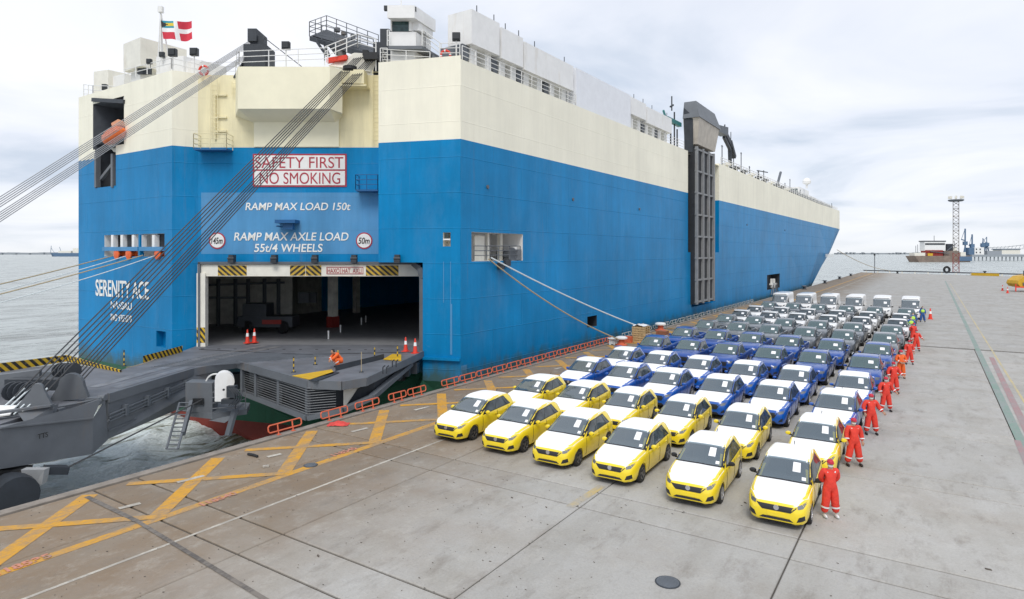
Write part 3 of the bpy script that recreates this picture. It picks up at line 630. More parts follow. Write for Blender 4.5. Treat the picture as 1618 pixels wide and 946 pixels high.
MB().add([SL(-16+i*12.2, 162-.05+j*.15, z) for z in (25.2, 26.3) for (i, j) in ((-.73,-1),(.73,-1),(.73,1),(-.73,1))], [(3,2,1,0),(4,5,6,7),(0,1,5,4),(1,2,6,5),(2,3,7,6),(3,0,4,7)]).build('bridge_windows', M['glass_green'], bh)
mb = MB(); mb.lathe([(.3,0),(.3,1),(1.1,1.4),(1.2,2.1),(.8,2.8),(.1,3.1)], SL(-6, 170, 27), n=12); mb.build('radar_dome', M['white'], ship, smooth=True)
house(-8, 78, 2, 4, 20.6, 22.6); house(-5, 106, 1.5, 3, 20.6, 22.3, mat='offwhite')

# ---- control cabin on the quarter
def vbox(px0, px1, D0, D1, z0, z1, name, mat, parent=None, px1b=None):
    a, b = VP(px0, D0), VP(px1, D0)
    dx = US[0]/US[1]*(D1-D0)
    f = [a, b, (b[0]+dx*.6, D1), (a[0]+dx*.6, D1)]
    return MB().add([W(*p, z) for z in (z0, z1) for p in f], [(3,2,1,0),(4,5,6,7),(0,1,5,4),(1,2,6,5),(2,3,7,6),(3,0,4,7)]).build(name, M[mat] if isinstance(mat, str) else mat, parent or ship)
zc = lambda py, D=45.2: Zat(py, D)
base = vbox(617, 656, 45.2, 47, 20.7, zc(76), 'cabin_base', 'white')
cb = vbox(615, 657, 45.0, 47, zc(74, 45), zc(50, 45), 'control_cabin', 'white')
vbox(614, 667, 44.6, 47.2, zc(77, 44.6), zc(72, 44.6), 'cabin_floor', 'grey_steel', cb)
vbox(619, 662, 45.15, 47, zc(48), zc(24), 'cabin_body', 'white', cb)
rf = vbox(612, 655, 44.4, 47.2, zc(28, 44.4), zc(8, 44.4), 'cabin_roof', 'white', cb)
wn = vbox(618, 646, 45.08, 45.3, zc(50), zc(28), 'window', 'glass_green', cb)
vbox(617, 618.5, 45.0, 45.3, zc(50), zc(28), 'window_frame', 'rail_white', cb); vbox(646, 650, 45.0, 45.3, zc(50), zc(28), 'window_frame', 'rail_white', cb)
mb = MB(); mb.tube(W(*VP(634, 45.8), zc(8)), W(*VP(634, 45.8), zc(-12)), .05, 5); mb.build('antenna', M['rail_white'], cb)
for px, py in ((610, 13), (655, 15), (618, 26), (647, 25)): MB().obb(Pt(px, py, 44.6), W(.13,0), W(0,.13), (0,0,.16)).build('lamp', M['lamp_dark'], cb)
A0, A1 = Pt(612, 72, 44.8), Pt(667, 72, 44.8); A2 = Pt(697, 95, 46)
railing([A1, Pt(672, 74, 46), A2+Vector((0,0,.1))], 1.1, 3, 1.2, .03)
railing([Pt(612,72,44.7), Pt(615,72,44.65)], 1.1, 3, 1, .03)
railing([Pt(601,97,45), Pt(612,97,45)], .95, 3, .6, .03)
st = MB(); 
for i in range(9): p = Pt(668+i*3.0, 74+i*2.7, 46.5); st.obb(p, W(.12,0), W(0,.4), (0,0,.03))
st.bar(Pt(667,76,46), Pt(697,99,46), .06, .2); st.build('stair', M['grey_mid'], ship, fix=False)
MB().obb(W(*VP(675, 47), 21.4), W(1.1,0), W(0,.8), (0,0,.75)).build('deck_locker', M['grey_steel'], ship)
# dark gangway platform left of the cabin
pf = MB(); p0, p1, p2, p3 = Pt(489, 57, 50), Pt(516, 46, 53), Pt(598, 78, 50), Pt(590, 86, 47.5)
pf.extr([p0, p1, p2, p3], (0,0,-.35)); po = pf.build('gangway_platform', M['grey_dark'], ship)
railing([p3, p0, p1, p2], 1.15, 3, 1.3, .03, mat=M['grey_mid'], parent=po)
mb = MB()
for (a, b, c, d) in ((497,60,516,88), (511,65,520,88), (518,68,532,86), (529,72,532,86)): mb.bar(Pt(a, b, 49.5), Pt(c, d, 49), .16)
mb.build('strut', M['grey_dark'], po)
mb = MB(); mb.extr([Pt(494,56,50), Pt(500,62,50), Pt(588,90,48), Pt(590,84,48)], W(0,1.2)); mb.build('girder', M['blackish'], po)
for px, y0_, y1_, r_ in ((540, 88, 62, .35), (563, 84, 70, .3), (533, 50, 44, .22), (543, 55, 50, .2), (558, 62, 54, .2)): MB().lathe([(r_, 0), (r_*1.05, (y0_-y1_)*.048), (r_*.6, (y0_-y1_)*.05)], W(*VP(px, 49.2), Zat(y0_, 49.2)), n=10).build('exhaust_pipe', M['grey_steel'], po, smooth=True)
vbox(600.5, 614, 47, 48.2, 20.7, Zat(45, 47), 'king_post', 'grey_dark'); vbox(590, 602, 47, 48.5, 20.7, Zat(66, 47), 'post_box', 'grey_dark')
hz_ = MB(); hz_.add([W(*VP(519,46.2),20.6), W(*VP(585,46.2),20.6), Pt(598,88,46.2), Pt(560,83,46.2)], [(0,1,2,3)]); hz_.extr([Pt(519,103,46.1), Pt(585,113,46.1), Pt(592,85,46.9), Pt(560,83,46.9)], W(0,.4)); hz_.build('fairing', M['offwhite'], ship)
railing([Pt(513,103,45.6), Pt(513,96,45.6), Pt(565,75,46), Pt(594,83,46.4), Pt(594,112,45.9)], 1.0, 3, 1.0, .035)
mb = MB(); mb.extr([Pt(516,98,46), Pt(548,93,46), Pt(548,86,46), Pt(516,91,46)], W(0,.4)); mb.build('rescue_board', M['red_cone'], ship)
mb = MB(); mb.obb(Pt(587, 90, 46), W(.5,0), W(0,.4), (0,0,.25)); mb.obb(Pt(578,84,46), W(.2,0), W(0,.2), (0,0,.2)); mb.build('sheave_block', M['blackish'], ship)
mb = MB(); mb.extr([Pt(583,113,46.3), Pt(597,113,46.3), Pt(597,84,46.8), Pt(590,84,46.8)], W(0,.7)); mb.build('post_foot', M['grey_dark'], ship)
# A-frame
af = MB(); zz0 = 20.6; D0 = 45.6
for (dd) in (0, 1.6):
    af.extr([W(*VP(392, D0+dd), Zat(80, D0)), W(*VP(388, D0+dd), zz0), W(*VP(430, D0+dd), zz0), W(*VP(415, D0+dd), Zat(57, D0)), W(*VP(399, D0+dd), Zat(55, D0))], W(0, .35))
af.obb(Pt(407, 62, D0+.8), W(.32,0), W(0,1.0), (0,0,.45)); af.obb(Pt(410, 95, D0+.8), W(.8,0), W(0,.9), (0,0,.9)); af.build('ramp_a_frame', M['grey_dark'], ship)
mb = MB(); mb.extr([Pt(368,122,45.9), Pt(372,122,45.9), Pt(392,84,45.9), Pt(388,88,45.9)], W(0,.3)); mb.build('backstay_plate', M['grey_dark'], ship)
railing([Pt(378,107,44.5), Pt(378,107,44.4)+W(.0,0), Pt(518,101,44.5)], 1.15, 3, 1.8, .03); railing([Pt(378,107,44.5), Pt(374,107,46)], 1.15, 3, 1.4, .03)
mb = MB(); mb.path([Pt(416, 58, 46), Pt(478, 106, 46)], .03, 5); mb.build('stay_wire', M['cable'], ship)
railing([W(*P4, 20.85)+W(0,.3), W(*VP(372, 46.2), 20.85)], 1.0, 3, 1.6, .025)
railing([PL(197,125,P7,P5,-.2), PL(271,108,P7,P5,-.2), W(*P4, 20.9)+W(0,.2)], .75, 2, 1.5, .03)
# searchlights
for (px, py, D, h) in ((452, 72, 45, 1.6), (721, 58, 43.6, 2.0), (273, 83, 45.5, 1.4), (307, 82, 46, 1.5), (236, 97, 47, .3), (256, 86, 47, .6)):
    mb = MB(); c = Pt(px, py, D); s = .27 if px > 240 and px != 256 else .18
    mb.obb(c, W(s, 0), W(0, s*.6), (0,0,s*1.0)); mb.extr([c+W(-s*.8,-s*.6,-s*.7), c+W(s*.8,-s*.6,-s*.7), c+W(s*.8,-s*.6,s*.8), c+W(-s*.8,-s*.6,s*.8)], W(0,-s*.25))
    o = mb.build('searchlight', M['lamp_dark'], ship); MB().tube(c-Vector((0,0,h)), c-Vector((0,0,s)), .05, 6).build('post', M['rail_white'], o)
# port side deck houses
def pbox(px0, px1, D, z0, z1, depth, name, mat, parent=None, D1=None):
    a, b = VP(px0, D), VP(px1, D1 or D); n = (-.25, 1)
    f = [a, b, (b[0]+depth*.56, b[1]+depth*.83), (a[0]+depth*.56, a[1]+depth*.83)]
    return MB().add([W(*p, z) for z in (z0, z1) for p in f], [(3,2,1,0),(4,5,6,7),(0,1,5,4),(1,2,6,5),(2,3,7,6),(3,0,4,7)]).build(name, M[mat], parent or ship)
lb = pbox(195, 222, 50.2, Zat(112, 50), Zat(68, 50), 3.6, 'port_house', 'offwhite', D1=48.6)
pbox(207, 222, 50.5, 20.6, Zat(110, 50), 2.6, 'port_house_base', 'rail_white', D1=49.4)
for px in (224, 233): MB().obb(Pt(px, 107, 49.3), W(.3,0), W(0,.1), (0,0,.5)).build('port_window', M['grey_dark'], ship)
pbox(247, 290, 47.2, 20.6, Zat(88, 47), 2.2, 'casing', 'white', D1=47); pbox(290, 318, 47.2, 20.6, Zat(95, 47), 2.0, 'casing', 'white', D1=47)
pbox(148, 171, 53, 20.3, Zat(113, 53), 2.0, 'port_locker', 'offwhite', D1=52.4); pbox(171, 196, 53, 20.3, Zat(122, 53), 2.0, 'port_locker', 'rail_white', D1=52)
railing([W(*P7, 20.93)+W(.3,.2), PL(147,157,P7,P5,-.2), PL(196,160,P7,P5,-.2)], 1.15, 3, 1.4, .03)
for px, py in ((166, 141), (185, 147), (183, 152)): MB().obb(Pt(px, py, 51.5), W(.18,0), W(0,.15), (0,0,.4)).build('deck_fitting', M['lamp_dark'], ship)
# cowl on the coaming over the lifeboat bay, and bay frames
mb = MB(); a, b = PL(147, 157.5, P7, P5, .05), PL(197, 160.5, P7, P5, .05); mb.bar(a, b, .25, .3); mb.build('bay_lintel', M['grey_dark'], ship)
for px in (154, 180): MB().bar(PL(px, 296, P7, P5, -.15), PL(px, 243, P7, P5, -.15), .35, .3).build('bay_post', M['grey_steel'], ship)
MB().bar(PL(160, 283, P7, P5, -.6), PL(180, 258, P7, P5, -.6), .25).build('bay_brace', M['grey_steel'], ship)
# ensign staff (tripod)
mb = MB(); tpz = Pt(254, 17, 47.5)
for (px, dd) in ((248, 0), (259, .4), (274, 1.0)): mb.tube(W(*VP(px, 47.5+dd), 20.8), tpz, .05, 5)
mb.tube(W(*VP(254,47.5), 20.8), tpz+Vector((0,0,.2)), .05, 6)
for k in range(6): z = .2+k*.12; mb.tube(tpz.lerp(W(*VP(248,47.5),20.8), z), tpz.lerp(W(*VP(259,47.9),20.8), z), .025, 4)
mb.obb(tpz+Vector((0,0,.1)), W(.16,0), W(0,.16), (0,0,.22)); mb.build('ensign_staff', M['rail_white'], ship, fix=False)

# ensign: white cross on red, canton of teal, yellow, teal with a dark triangle
fl = MB(); nu, nv = 30, 18
TL_, TR_, BL_ = Pt(254, 32, 47.4), Pt(302, 34, 48.4), Pt(258, 61, 47.4)
vs = []
for j in range(nv+1):
    for i in range(nu+1):
        u, v = i/nu, j/nv
        p = TL_ + (TR_-TL_)*u + (BL_-TL_)*v + W(0, 1)*(.22*math.sin(u*9+v*1.5)*u**.5) + Vector((0,0,.10*math.sin(u*7+1)*u)); p.z -= .1*v*u; vs.append(p)
for j in range(nv):
    for i in range(nu):
        u, v = (i+.5)/nu, (j+.5)/nv; k = 0
        if abs(u-.5) < .07 or abs(v-.5) < .10: k = 1
        elif u < .43 and v < .4:
            uu, vv = u/.43, v/.4; k = 4 if uu < .8*min(vv, 1-vv)*1.1 else (3 if .33 < vv < .67 else 2)
        a = j*(nu+1)+i; fl.add([vs[a], vs[a+1], vs[a+nu+2], vs[a+nu+1]], [(0,1,2,3)], k)
fo = fl.build('ensign_flag', [paint('flag_red', (.62,.04,.07), .8), M['refl_white'], paint('flag_teal', (.03,.30,.40), .8), paint('flag_yellow', (.75,.55,.05), .8), M['text_black']], fix=False)
tag(fo, 'red ensign flag with white cross and teal yellow canton flying at the stern', 'flag')
# lifeboat in its bay
lbm = MB(); a, b = Pt(164, 224, 49.6), Pt(197, 205, 48.4); ax = (b-a); ln = ax.length; ax.normalize(); sd = W(0,1); upv = ax.cross(sd).normalized(); upv = upv if upv.z > 0 else -upv
rings = []
for i in range(13):
    u = i/12; r_ = .62*math.sqrt(max(.02, 1-(2*u-1)**4)); c_ = a+ax*ln*u
    for k in range(10): t_ = 2*PI*k/10; lbm.v.append(tuple(c_+sd*r_*math.cos(t_)*1.1+upv*r_*(.95 if math.sin(t_) > 0 else .75)*math.sin(t_)))
for i in range(12):
    for k in range(10): lbm.f.append((i*10+k, i*10+(k+1) % 10, (i+1)*10+(k+1) % 10, (i+1)*10+k)); lbm.m.append(0 if k < 6 else 0)
lbm.f += [tuple(range(10)), tuple(range(120, 130))]; lbm.m += [0, 0]
lb_o = lbm.build('lifeboat', paint('lifeboat_orange', (.85, .17, .03), .4, dirt=(.6,.4,.3), dirt_amt=.3), smooth=True); tag(lb_o, 'small orange enclosed lifeboat tilted bow down in the port quarter bay', 'lifeboat')
MB().obb(a.lerp(b, .8)+upv*.6, ax*.45, sd*.35, upv*.22).build('cockpit', paint('lifeboat_pale', (.75,.35,.2), .4), lb_o)
mb = MB(); mb.extr([Pt(168,226,50.7), Pt(184,228,50.6), Pt(184,240,50.6), Pt(180,240,50.6)], W(0,.4)); mb.build('launching_cradle', M['offwhite'], ship)
# lifebuoys on the rails
for (px, py, D, lab) in ((704, 87, 43.2, 'red and white lifebuoy on the rail beside the control cabin stairs'), (322, 111, 45.6, 'red lifebuoy hanging on the rail above the yellowed port ladder')):
    mb = MB(); c = Pt(px, py, D); R_, r_ = .32, .08; n1, n2 = 20, 8
    vs = [c+W((R_+r_*math.cos(2*PI*j/n2))*math.cos(2*PI*i/n1), r_*math.sin(2*PI*j/n2), (R_+r_*math.cos(2*PI*j/n2))*math.sin(2*PI*i/n1)) for i in range(n1) for j in range(n2)]
    fs = [(i*n2+j, i*n2+(j+1) % n2, ((i+1) % n1)*n2+(j+1) % n2, ((i+1) % n1)*n2+j) for i in range(n1) for j in range(n2)]
    mb.v = [tuple(p) for p in vs]; mb.f = fs; mb.m = [1 if (i//n2) % 5 == 0 else 0 for i in range(len(fs))]
    tag(mb.build('lifebuoy', [M['red_cone'], M['refl_white']], smooth=True), lab, 'lifebuoy', 'lifebuoys on the ship rails')
# ------------------------------------------------------------------ stern quarter ramp
ZR = 1.2
ramp_px = [(668,563),(578,597),(540,603),(487,601),(375,570),(305,582),(171,622),(60,650),(-60,690),(-300,700),(-300,590),(0,586),(105,574),(187,586),(225,573),(287,555),(313,549)]
dk_ = [PG(x, y, ZR) for x, y in ramp_px]
dk_[0] = W(*VP(668, 43.2), ZR); dk_[-1] = W(*VP(316, 46.2), ZR); dk_.append(W(*VP(668, 46.2), ZR))
ramp = MB().extr(dk_, (0,0,-.28)).build('stern_ramp', M['deck_grey'], ship)
def wall_px(name, pts, z0, z1, th=.3, mat='grey_steel', zz=None):
    """upright plate standing on pixel points of the deck"""
    mb = MB(); P = [PG(x, y, ZR) for x, y in pts]
    for a, b in zip(P, P[1:]):
        n = (b-a).cross(Vector((0,0,1))).normalized()*th
        mb.extr([a+Vector((0,0,z0)), b+Vector((0,0,z0)), b+Vector((0,0,z1)), a+Vector((0,0,z1))], n)
    return mb.build(name, M[mat] if isinstance(mat, str) else mat, ramp)
# edge flanges
mb = MB()
eg = [dk_[0]]+[PG(x, y, ZR) for x, y in ramp_px[1:7]]
for a, b in zip(eg, eg[1:]): mb.bar(a-Vector((0,0,.2)), b-Vector((0,0,.2)), .16, .44)
mb.build('edge_flange', M['grey_steel'], ramp)
# main girder along the near edge of the narrow part
A_, B_ = PG(375,570,ZR), PG(171,622,ZR); C_ = PG(305,582,ZR)
gmb = MB(); inn = W(-.35, .1)
gmb.extr([C_+Vector((0,0,-.2)), B_+Vector((0,0,-.2)), B_+Vector((0,0,-2.15)), C_+Vector((0,0,-2.0)), A_.lerp(C_, .6)+Vector((0,0,-1.0)), A_.lerp(C_, .6)+Vector((0,0,-.2))], inn)
gmb.build('girder', M['grey_steel'], ramp)
mb = MB()
for dz in (-1.35, -1.75): mb.bar(C_+Vector((0,0,dz+.1)), B_+Vector((0,0,dz)), .1, .08)
mb.build('girder_flange', M['grey_steel'], ramp)
pipes = MB()
for k in range(3): pipes.tube(C_+W(.16,-.16,-.55-k*.14), B_+W(.16,-.16,-.95-k*.16), .035, 6)
for k in range(4):
    p = C_.lerp(B_, .12+.24*k)+W(.1,-.1,-.75-.08*k); pipes.obb(p, W(.14,0), W(0,.1), (0,0,.26))
pipes.path([B_+W(.16,-.16,-1.2), B_+W(-.05,-.3,-1.4), B_+W(.0,-.3,-1.7)], .05); pipes.build('hydraulic_pipe', M['grey_mid'], ramp)
# hinge gallery below the platform: beams, posts, rails, back wall
q = [PG(375,570,ZR), PG(487,601,ZR), PG(540,603,ZR), PG(578,597,ZR), dk_[0]]
zb2 = -.72
lowb = [q[0]+W(.4,-.1), q[1], q[2]+W(.0,.3), q[3]+W(.2,.5), q[4]+W(-.3,.6)]
lz = [-.75, -.75, -.35, .05, .75]
lb2 = [Vector((p.x, p.y, z)) for p, z in zip(lowb, lz)]
mb = MB()
for a, b in zip(lb2, lb2[1:]): mb.bar(a, b, .35, .26)
mb.build('lower_beam', M['grey_steel'], ramp)
mb = MB()
for a, b in zip(lb2, lb2[1:]):
    o_ = W(-.15, 1.3); mb.quad(a+o_+W(0,0,-.0), b+o_, Vector((b.x,b.y,ZR-.3))+o_, Vector((a.x,a.y,ZR-.3))+o_); mb.quad(a, b, b+o_, a+o_)
mb.build('gallery_wall', M['grey_dark'], ramp, fix=False)
for (x, y) in ((382,572),(404,578),(440,588),(485,600)):
    p = PG(x, y, ZR)+W(0,.12); MB().bar(Vector((p.x,p.y,-.75)), Vector((p.x,p.y,ZR-.3)), .2, .2).build('post', M['grey_steel'], ramp)
for x0, x1 in ((405, 440), (505, 511)): pass
mb = MB()
for k in range(11):
    dz = Vector((0,0,.22+.135*k)); a, b = lb2[0]+dz+W(.05,-.12), lb2[1]+dz+W(.02,-.1)
    mb.tube(a, b, .016, 5); 
    c = Vector((lb2[1].x, lb2[1].y, 0)).lerp(Vector((lb2[2].x, lb2[2].y, 0)), .8); mb.tube(b, Vector((c.x,c.y,b.z+.12))+W(0,-.05), .016, 5)
mb.build('guard_rails', M['rib_steel'], ramp, fix=False)
mb = MB(); a = lb2[1].lerp(lb2[2], .2)+W(0,.2); b = lb2[3]; c = Vector((q[3].x,q[3].y,ZR-.35)); d = Vector((a.x,a.y,ZR-.35))
mb.extr([lb2[1].lerp(lb2[2],.9)+W(.1,.35), lb2[1].lerp(lb2[2],.9)+W(.1,.35,.0)+Vector((0,0,1.1)), c+W(.0,.4), c+W(-.6,.5,-.35)], W(0,.2)); mb.build('hinge_plate', M['offwhite'], ramp)
# hinge brackets under the right end
for px, py, D in ((655, 580, 42.2), (642, 584, 41.2), (628, 590, 40.2)): MB().obb(Pt(px, py, D), W(.25,0), W(0,.5), (0,0,.35)).build('hinge_bracket', M['grey_dark'], ramp)
# dark underside beams
mb = MB()
for k in range(4): a, b = q[0].lerp(q[1], k/4+.1)+W(0,.8,-2.0), q[0].lerp(q[1], k/4+.1)+W(-1.5,7,-1.2); mb.bar(a, b, .4, .6)
mb.bar(W(*VP(300,43), -.9), W(*VP(640,43.5), -.3), .9, 1.0); mb.build('floor_beam', M['blackish'], ramp)
# winch platform, box, drum and reel
plat = MB(); f = [Pt(296,650,34.2), Pt(335,653,33.6), Pt(390,633,34.6), Pt(395,628,36), Pt(300,640,37)]; zq = -.62
plat.extr([Vector((p.x,p.y,zq)) for p in f], (0,0,-.3)); winch = plat.build('winch_platform', M['grey_steel'], ramp)
mb = MB(); a, b = Pt(293,603,34.0), Pt(335,603,33.8); a.z = b.z = 0; z0, z1 = zq, Zat(604, 34)
mb.extr([a+Vector((0,0,z0)), b+Vector((0,0,z0)), b+Vector((0,0,z1)), a+Vector((0,0,z1))], W(-.1, .9)); mb.build('winch_box', M['grey_steel'], winch)
MB().extr([Pt(305,629,33.85), Pt(322,629,33.8), Pt(322,639,33.8), Pt(305,639,33.85)], W(0,-.04)).build('inspection_window', M['blackish'], winch)
def stadium(c, w, h, n=10):
    r = w/2; pts = []
    for i in range(n+1): t = PI*i/n; pts.append(c+W(r*math.cos(t), 0)+Vector((0,0,h/2-r+r*math.sin(t))))
    pts += [c+W(-r, 0)+Vector((0,0,-h/2)), c+W(r*.4, 0)+Vector((0,0,-h/2))]
    return pts
c = Pt(355, 611, 33.4); mb = MB(); mb.extr(stadium(c, 1.05, 1.55), W(-.28,.62)); mb.build('winch_cover', M['white'], winch)
c = Pt(341, 611, 34.4); mb = MB()
for k in range(16):
    t0, t1 = PI*k/15, PI*(k+1)/15; mb.tube(c+W(.55*math.cos(t0),0)+Vector((0,0,.35+.55*math.sin(t0)-.2)), c+W(.55*math.cos(t1),0)+Vector((0,0,.35+.55*math.sin(t1)-.2)), .05, 5)
mb.build('reel_rim', M['rail_white'], winch, fix=False)
mb = MB(); c = Pt(367, 618, 33.3)
mb.obb(c, W(.22,0), W(0,.2), (0,0,.3)); mb.obb(c+W(-.1,.0,-.5), W(.4,0), W(0,.2), (0,0,.12))
for k in range(4):
    pts = [c+W(.12*k-.1+.32*math.sin(t*PI/8), -.2)+Vector((0,0,.2-.9*t/8)) for t in range(9)]; mb.path(pts, .035, 5)
mb.build('hydraulic_motor', M['grey_dark'], winch, fix=False)
MB().tube(c+W(-.35,-.24,.08)+Vector((0,0,.05)), c+W(-.35,-.2,.08)+Vector((0,0,.05)), .06, 8).build('hub', M['blackish'], winch)
mb = MB(); P = [Pt(335,650,33.5), Pt(372,640,33.9), Pt(388,632,34.5)]
railing([Vector((p.x,p.y,zq)) for p in P], 1.15, 4, 1.0, .022, mat=M['grey_steel'], parent=winch)
mb = MB(); mb.bar(Pt(371,648,33.8), Pt(360,688,33.4), .3, .18); mb.bar(Pt(371,650,33.8), Pt(385,637,34.2), .1); mb.extr([Pt(330,664,33.6), Pt(372,655,33.8), Pt(355,668,33.6)], W(0,.5)); mb.build('support_strut', M['grey_mid'], winch)
# accommodation ladder hanging beside the girder
ld = MB(); a, b = Pt(292,636,33.6), Pt(272,709,31.2); sd = W(.28,0)
ld.tube(a-sd, b-sd, .06, 6); ld.tube(a+sd, b+sd, .06, 6)
for i in range(12): p = a.lerp(b, i/11); ld.tube(p-sd, p+sd, .035, 5)
ld.bar(a+W(.3,.1), b.lerp(a,.3)+W(.3,.1), .16, .3); ld.build('support_leg', M['grey_mid'], ramp, fix=False)
# outer, deeper box of the ramp
B1 = PG(147, 636, ZR+.1); Dn = 24.3; E1 = W(*VP(-40, 23.2), ZR+.05)
ob = MB(); topz, botz = .95, -1.0
face = [W(*VP(147, 27.9), .62), W(*VP(0, 24.2), Zat(676, 24.2)), W(*VP(-320, 18.8), .5)]
bot = [W(*VP(146, 27.9), Zat(717.5, 27.9)), W(*VP(0, 24.2), Zat(741, 24.2)), W(*VP(-320, 18.8), -.1)]
for i in (0, 1): 
    ob.quad(face[i], face[i+1], bot[i+1], bot[i])
bk_ = W(-3.0, 3.5)
ob.quad(bot[0], bot[1], bot[1]+bk_, bot[0]+bk_); ob.quad(bot[1], bot[2], bot[2]+bk_, bot[1]+bk_)
ob.quad(face[0], bot[0], W(*VP(171, 29.0), Zat(694, 29)), W(*VP(166, 28.9), Zat(631, 28.9)))
fb = [W(*VP(160, 28.4), Zat(631, 28.4)), W(*VP(86, 27.0), Zat(656, 27.0)), W(*VP(0, 24.6), Zat(672, 24.6)), W(*VP(-320, 19.2), .75)]
ob.add([face[0], face[1], fb[2], fb[1], fb[0]], [(0,1,2,3,4)]); ob.quad(face[1], face[2], fb[3], fb[2])
obx = ob.build('outer_box', M['grey_steel'], ramp, fix=False)
mb = MB(); mb.bar(face[0], face[1], .14, .06); mb.bar(fb[0], fb[1], .12, .1); mb.bar(fb[1]+W(0,-.05,.1), W(*VP(-60, 24.6), Zat(668, 24.6)), .2, .1)
mb.tube(W(*VP(88, 27), Zat(643, 27)), W(*VP(168, 28.8), Zat(628, 28.8)), .05, 6); mb.build('box_edge', M['grey_steel'], obx)
mb = MB(); mb.obb(Pt(150, 633, 28.5), W(.3,0), W(0,.2), (0,0,.16)); mb.obb(Pt(90, 652, 27), W(.22,0), W(0,.2), (0,0,.2)); mb.tube(Pt(156,628,28.6), Pt(166,628,28.6), .12, 8); mb.build('lock_pin', M['grey_steel'], obx)
mb = MB(); mb.extr([Pt(28,652,25.6), Pt(86,640,26.6), Pt(80,664,26.4), Pt(40,669,25.5)], W(0,.25)); mb.extr([Pt(-20,655,25.2), Pt(86,640,26.55), Pt(86,637,26.55), Pt(-20,651,25.2)], W(.05,-.3)); mb.build('pedestal', M['grey_steel'], obx)
def fin(pts, D, th, name='cheek_plate'):
    return MB().extr([Pt(x, y, D) for x, y in pts], W(-.1, th)).build(name, M['grey_steel'], ramp)
def arch(cx, top, hw, bl, br, by, n=9):
    pts = [(bl, by)]
    for i in range(n+1): t = PI - PI*i/n; pts.append((cx+hw*math.cos(t), top+hw*.95*(1-math.sin(t))))
    return pts + [(br, by-8)]
fin(arch(59, 606, 10, 16, 85, 654), 26.4, .22); fin(arch(59, 606, 10, 16, 85, 654), 27.4, .2)
fin(arch(112, 590, 20, 76, 139, 636), 28.6, .3, 'sheave_housing')
fin([(-80,600),(0,592),(62,584),(62,640),(-80,660)], 29.5, .3, 'web_plate')
mb = MB()
for k in range(5):
    c = Pt(95+k*5, 585, 30.2-.2*k); mb.lathe([(.12,-.05),(.36,-.05),(.36,.05),(.12,.05)], c, axis='x', n=14)
    c = Pt(20+k*9, 618, 27.9); mb.lathe([(.12,-.05),(.42,-.05),(.42,.05),(.12,.05)], c, axis='x', n=14)
mb.obb(Pt(60,606,29), W(1.3,0), W(0,.3), (0,0,.25)); mb.build('sheaves', M['grey_dark'], ramp, fix=False)
mb = MB(); mb.extr([Pt(-40,662,25.3), Pt(16,654,25.8), Pt(26,640,26.4), Pt(-40,640,26.4)], (0,0,-.05)); mb.build('pale_cover', M['white'], ramp)
# hazard striped bulwarks on the far side of the deck
for (pts, h) in (([(0,586),(105,574),(187,586)], .42), ([(225,573),(287,556)], .36)):
    pass
def striped(pts, hs, name):
    mb = MB()
    for i in range(len(pts)-1): mb.extr([pts[i], pts[i+1], pts[i+1]+Vector((0,0,hs[i+1])), pts[i]+Vector((0,0,hs[i]))], W(0,.12))
    d = mat_of(ramp).inverted().to_3x3() @ (pts[-1]-pts[0]).normalized()
    mb.build(name, stripes('bulwark_stripes', (.62,.40,.02), (.02,.02,.02), .20, (d.x, d.y, .8)), ramp)
P = [PG(-200,598,ZR), PG(0,588,ZR), PG(104,571,ZR), PG(190,588,ZR)]
striped(P[:3], [.45,.5,.4], 'striped_bulwark'); striped(P[2:], [.4,.12], 'striped_bulwark'); striped([PG(226,573,ZR), PG(287,556,ZR)], [.42,.42], 'striped_bulwark')
mb = MB(); a, b = PG(-100,606,ZR), PG(100,597,ZR); mb.extr([a, b, b+Vector((0,0,.35)), a+Vector((0,0,.35))], W(0,.5)); mb.build('deck_coaming', M['grey_mid'], ramp)
# wheels and flap links under the outer box
mb = MB(); mb.extr([Pt(33,742,24.6), Pt(70,742,25), Pt(66,765,25), Pt(48,776,24.9), Pt(38,768,24.8)], W(0,.3)); mb.build('flap_link', paint('link_plate', (.36,.37,.38), .6, var=.15, dirt=(.25,.18,.12), dirt_amt=.4), ramp)
MB().lathe([(.2,-.5),(.75,-.48),(.8,0),(.75,.48),(.2,.5)], Pt(20, 781, 24.2), axis='x', n=18).build('ramp_roller', M['grey_dark'], ramp, smooth=True)
mb = MB(); mb.extr([Pt(-60,745,24.0), Pt(34,742,24.8), Pt(20,800,24.4), Pt(-60,810,24)], W(0,.6)); mb.build('flap_bracket', M['blackish'], ramp)
mb = MB(); mb.bar(Pt(70,742,25.4), Pt(106,742,26), .5, .3); mb.build('drain_box', M['grey_dark'], ramp)
MB().tube(Pt(100,742,26.5), Pt(322,630,33.9), .035, 6).build('bottom_cable', M['cable'], ramp)
text('TTS', VP(147, 27.85), VP(0, 24.15), 59, 75, 686, 694, M['text_black'], .03, obx)
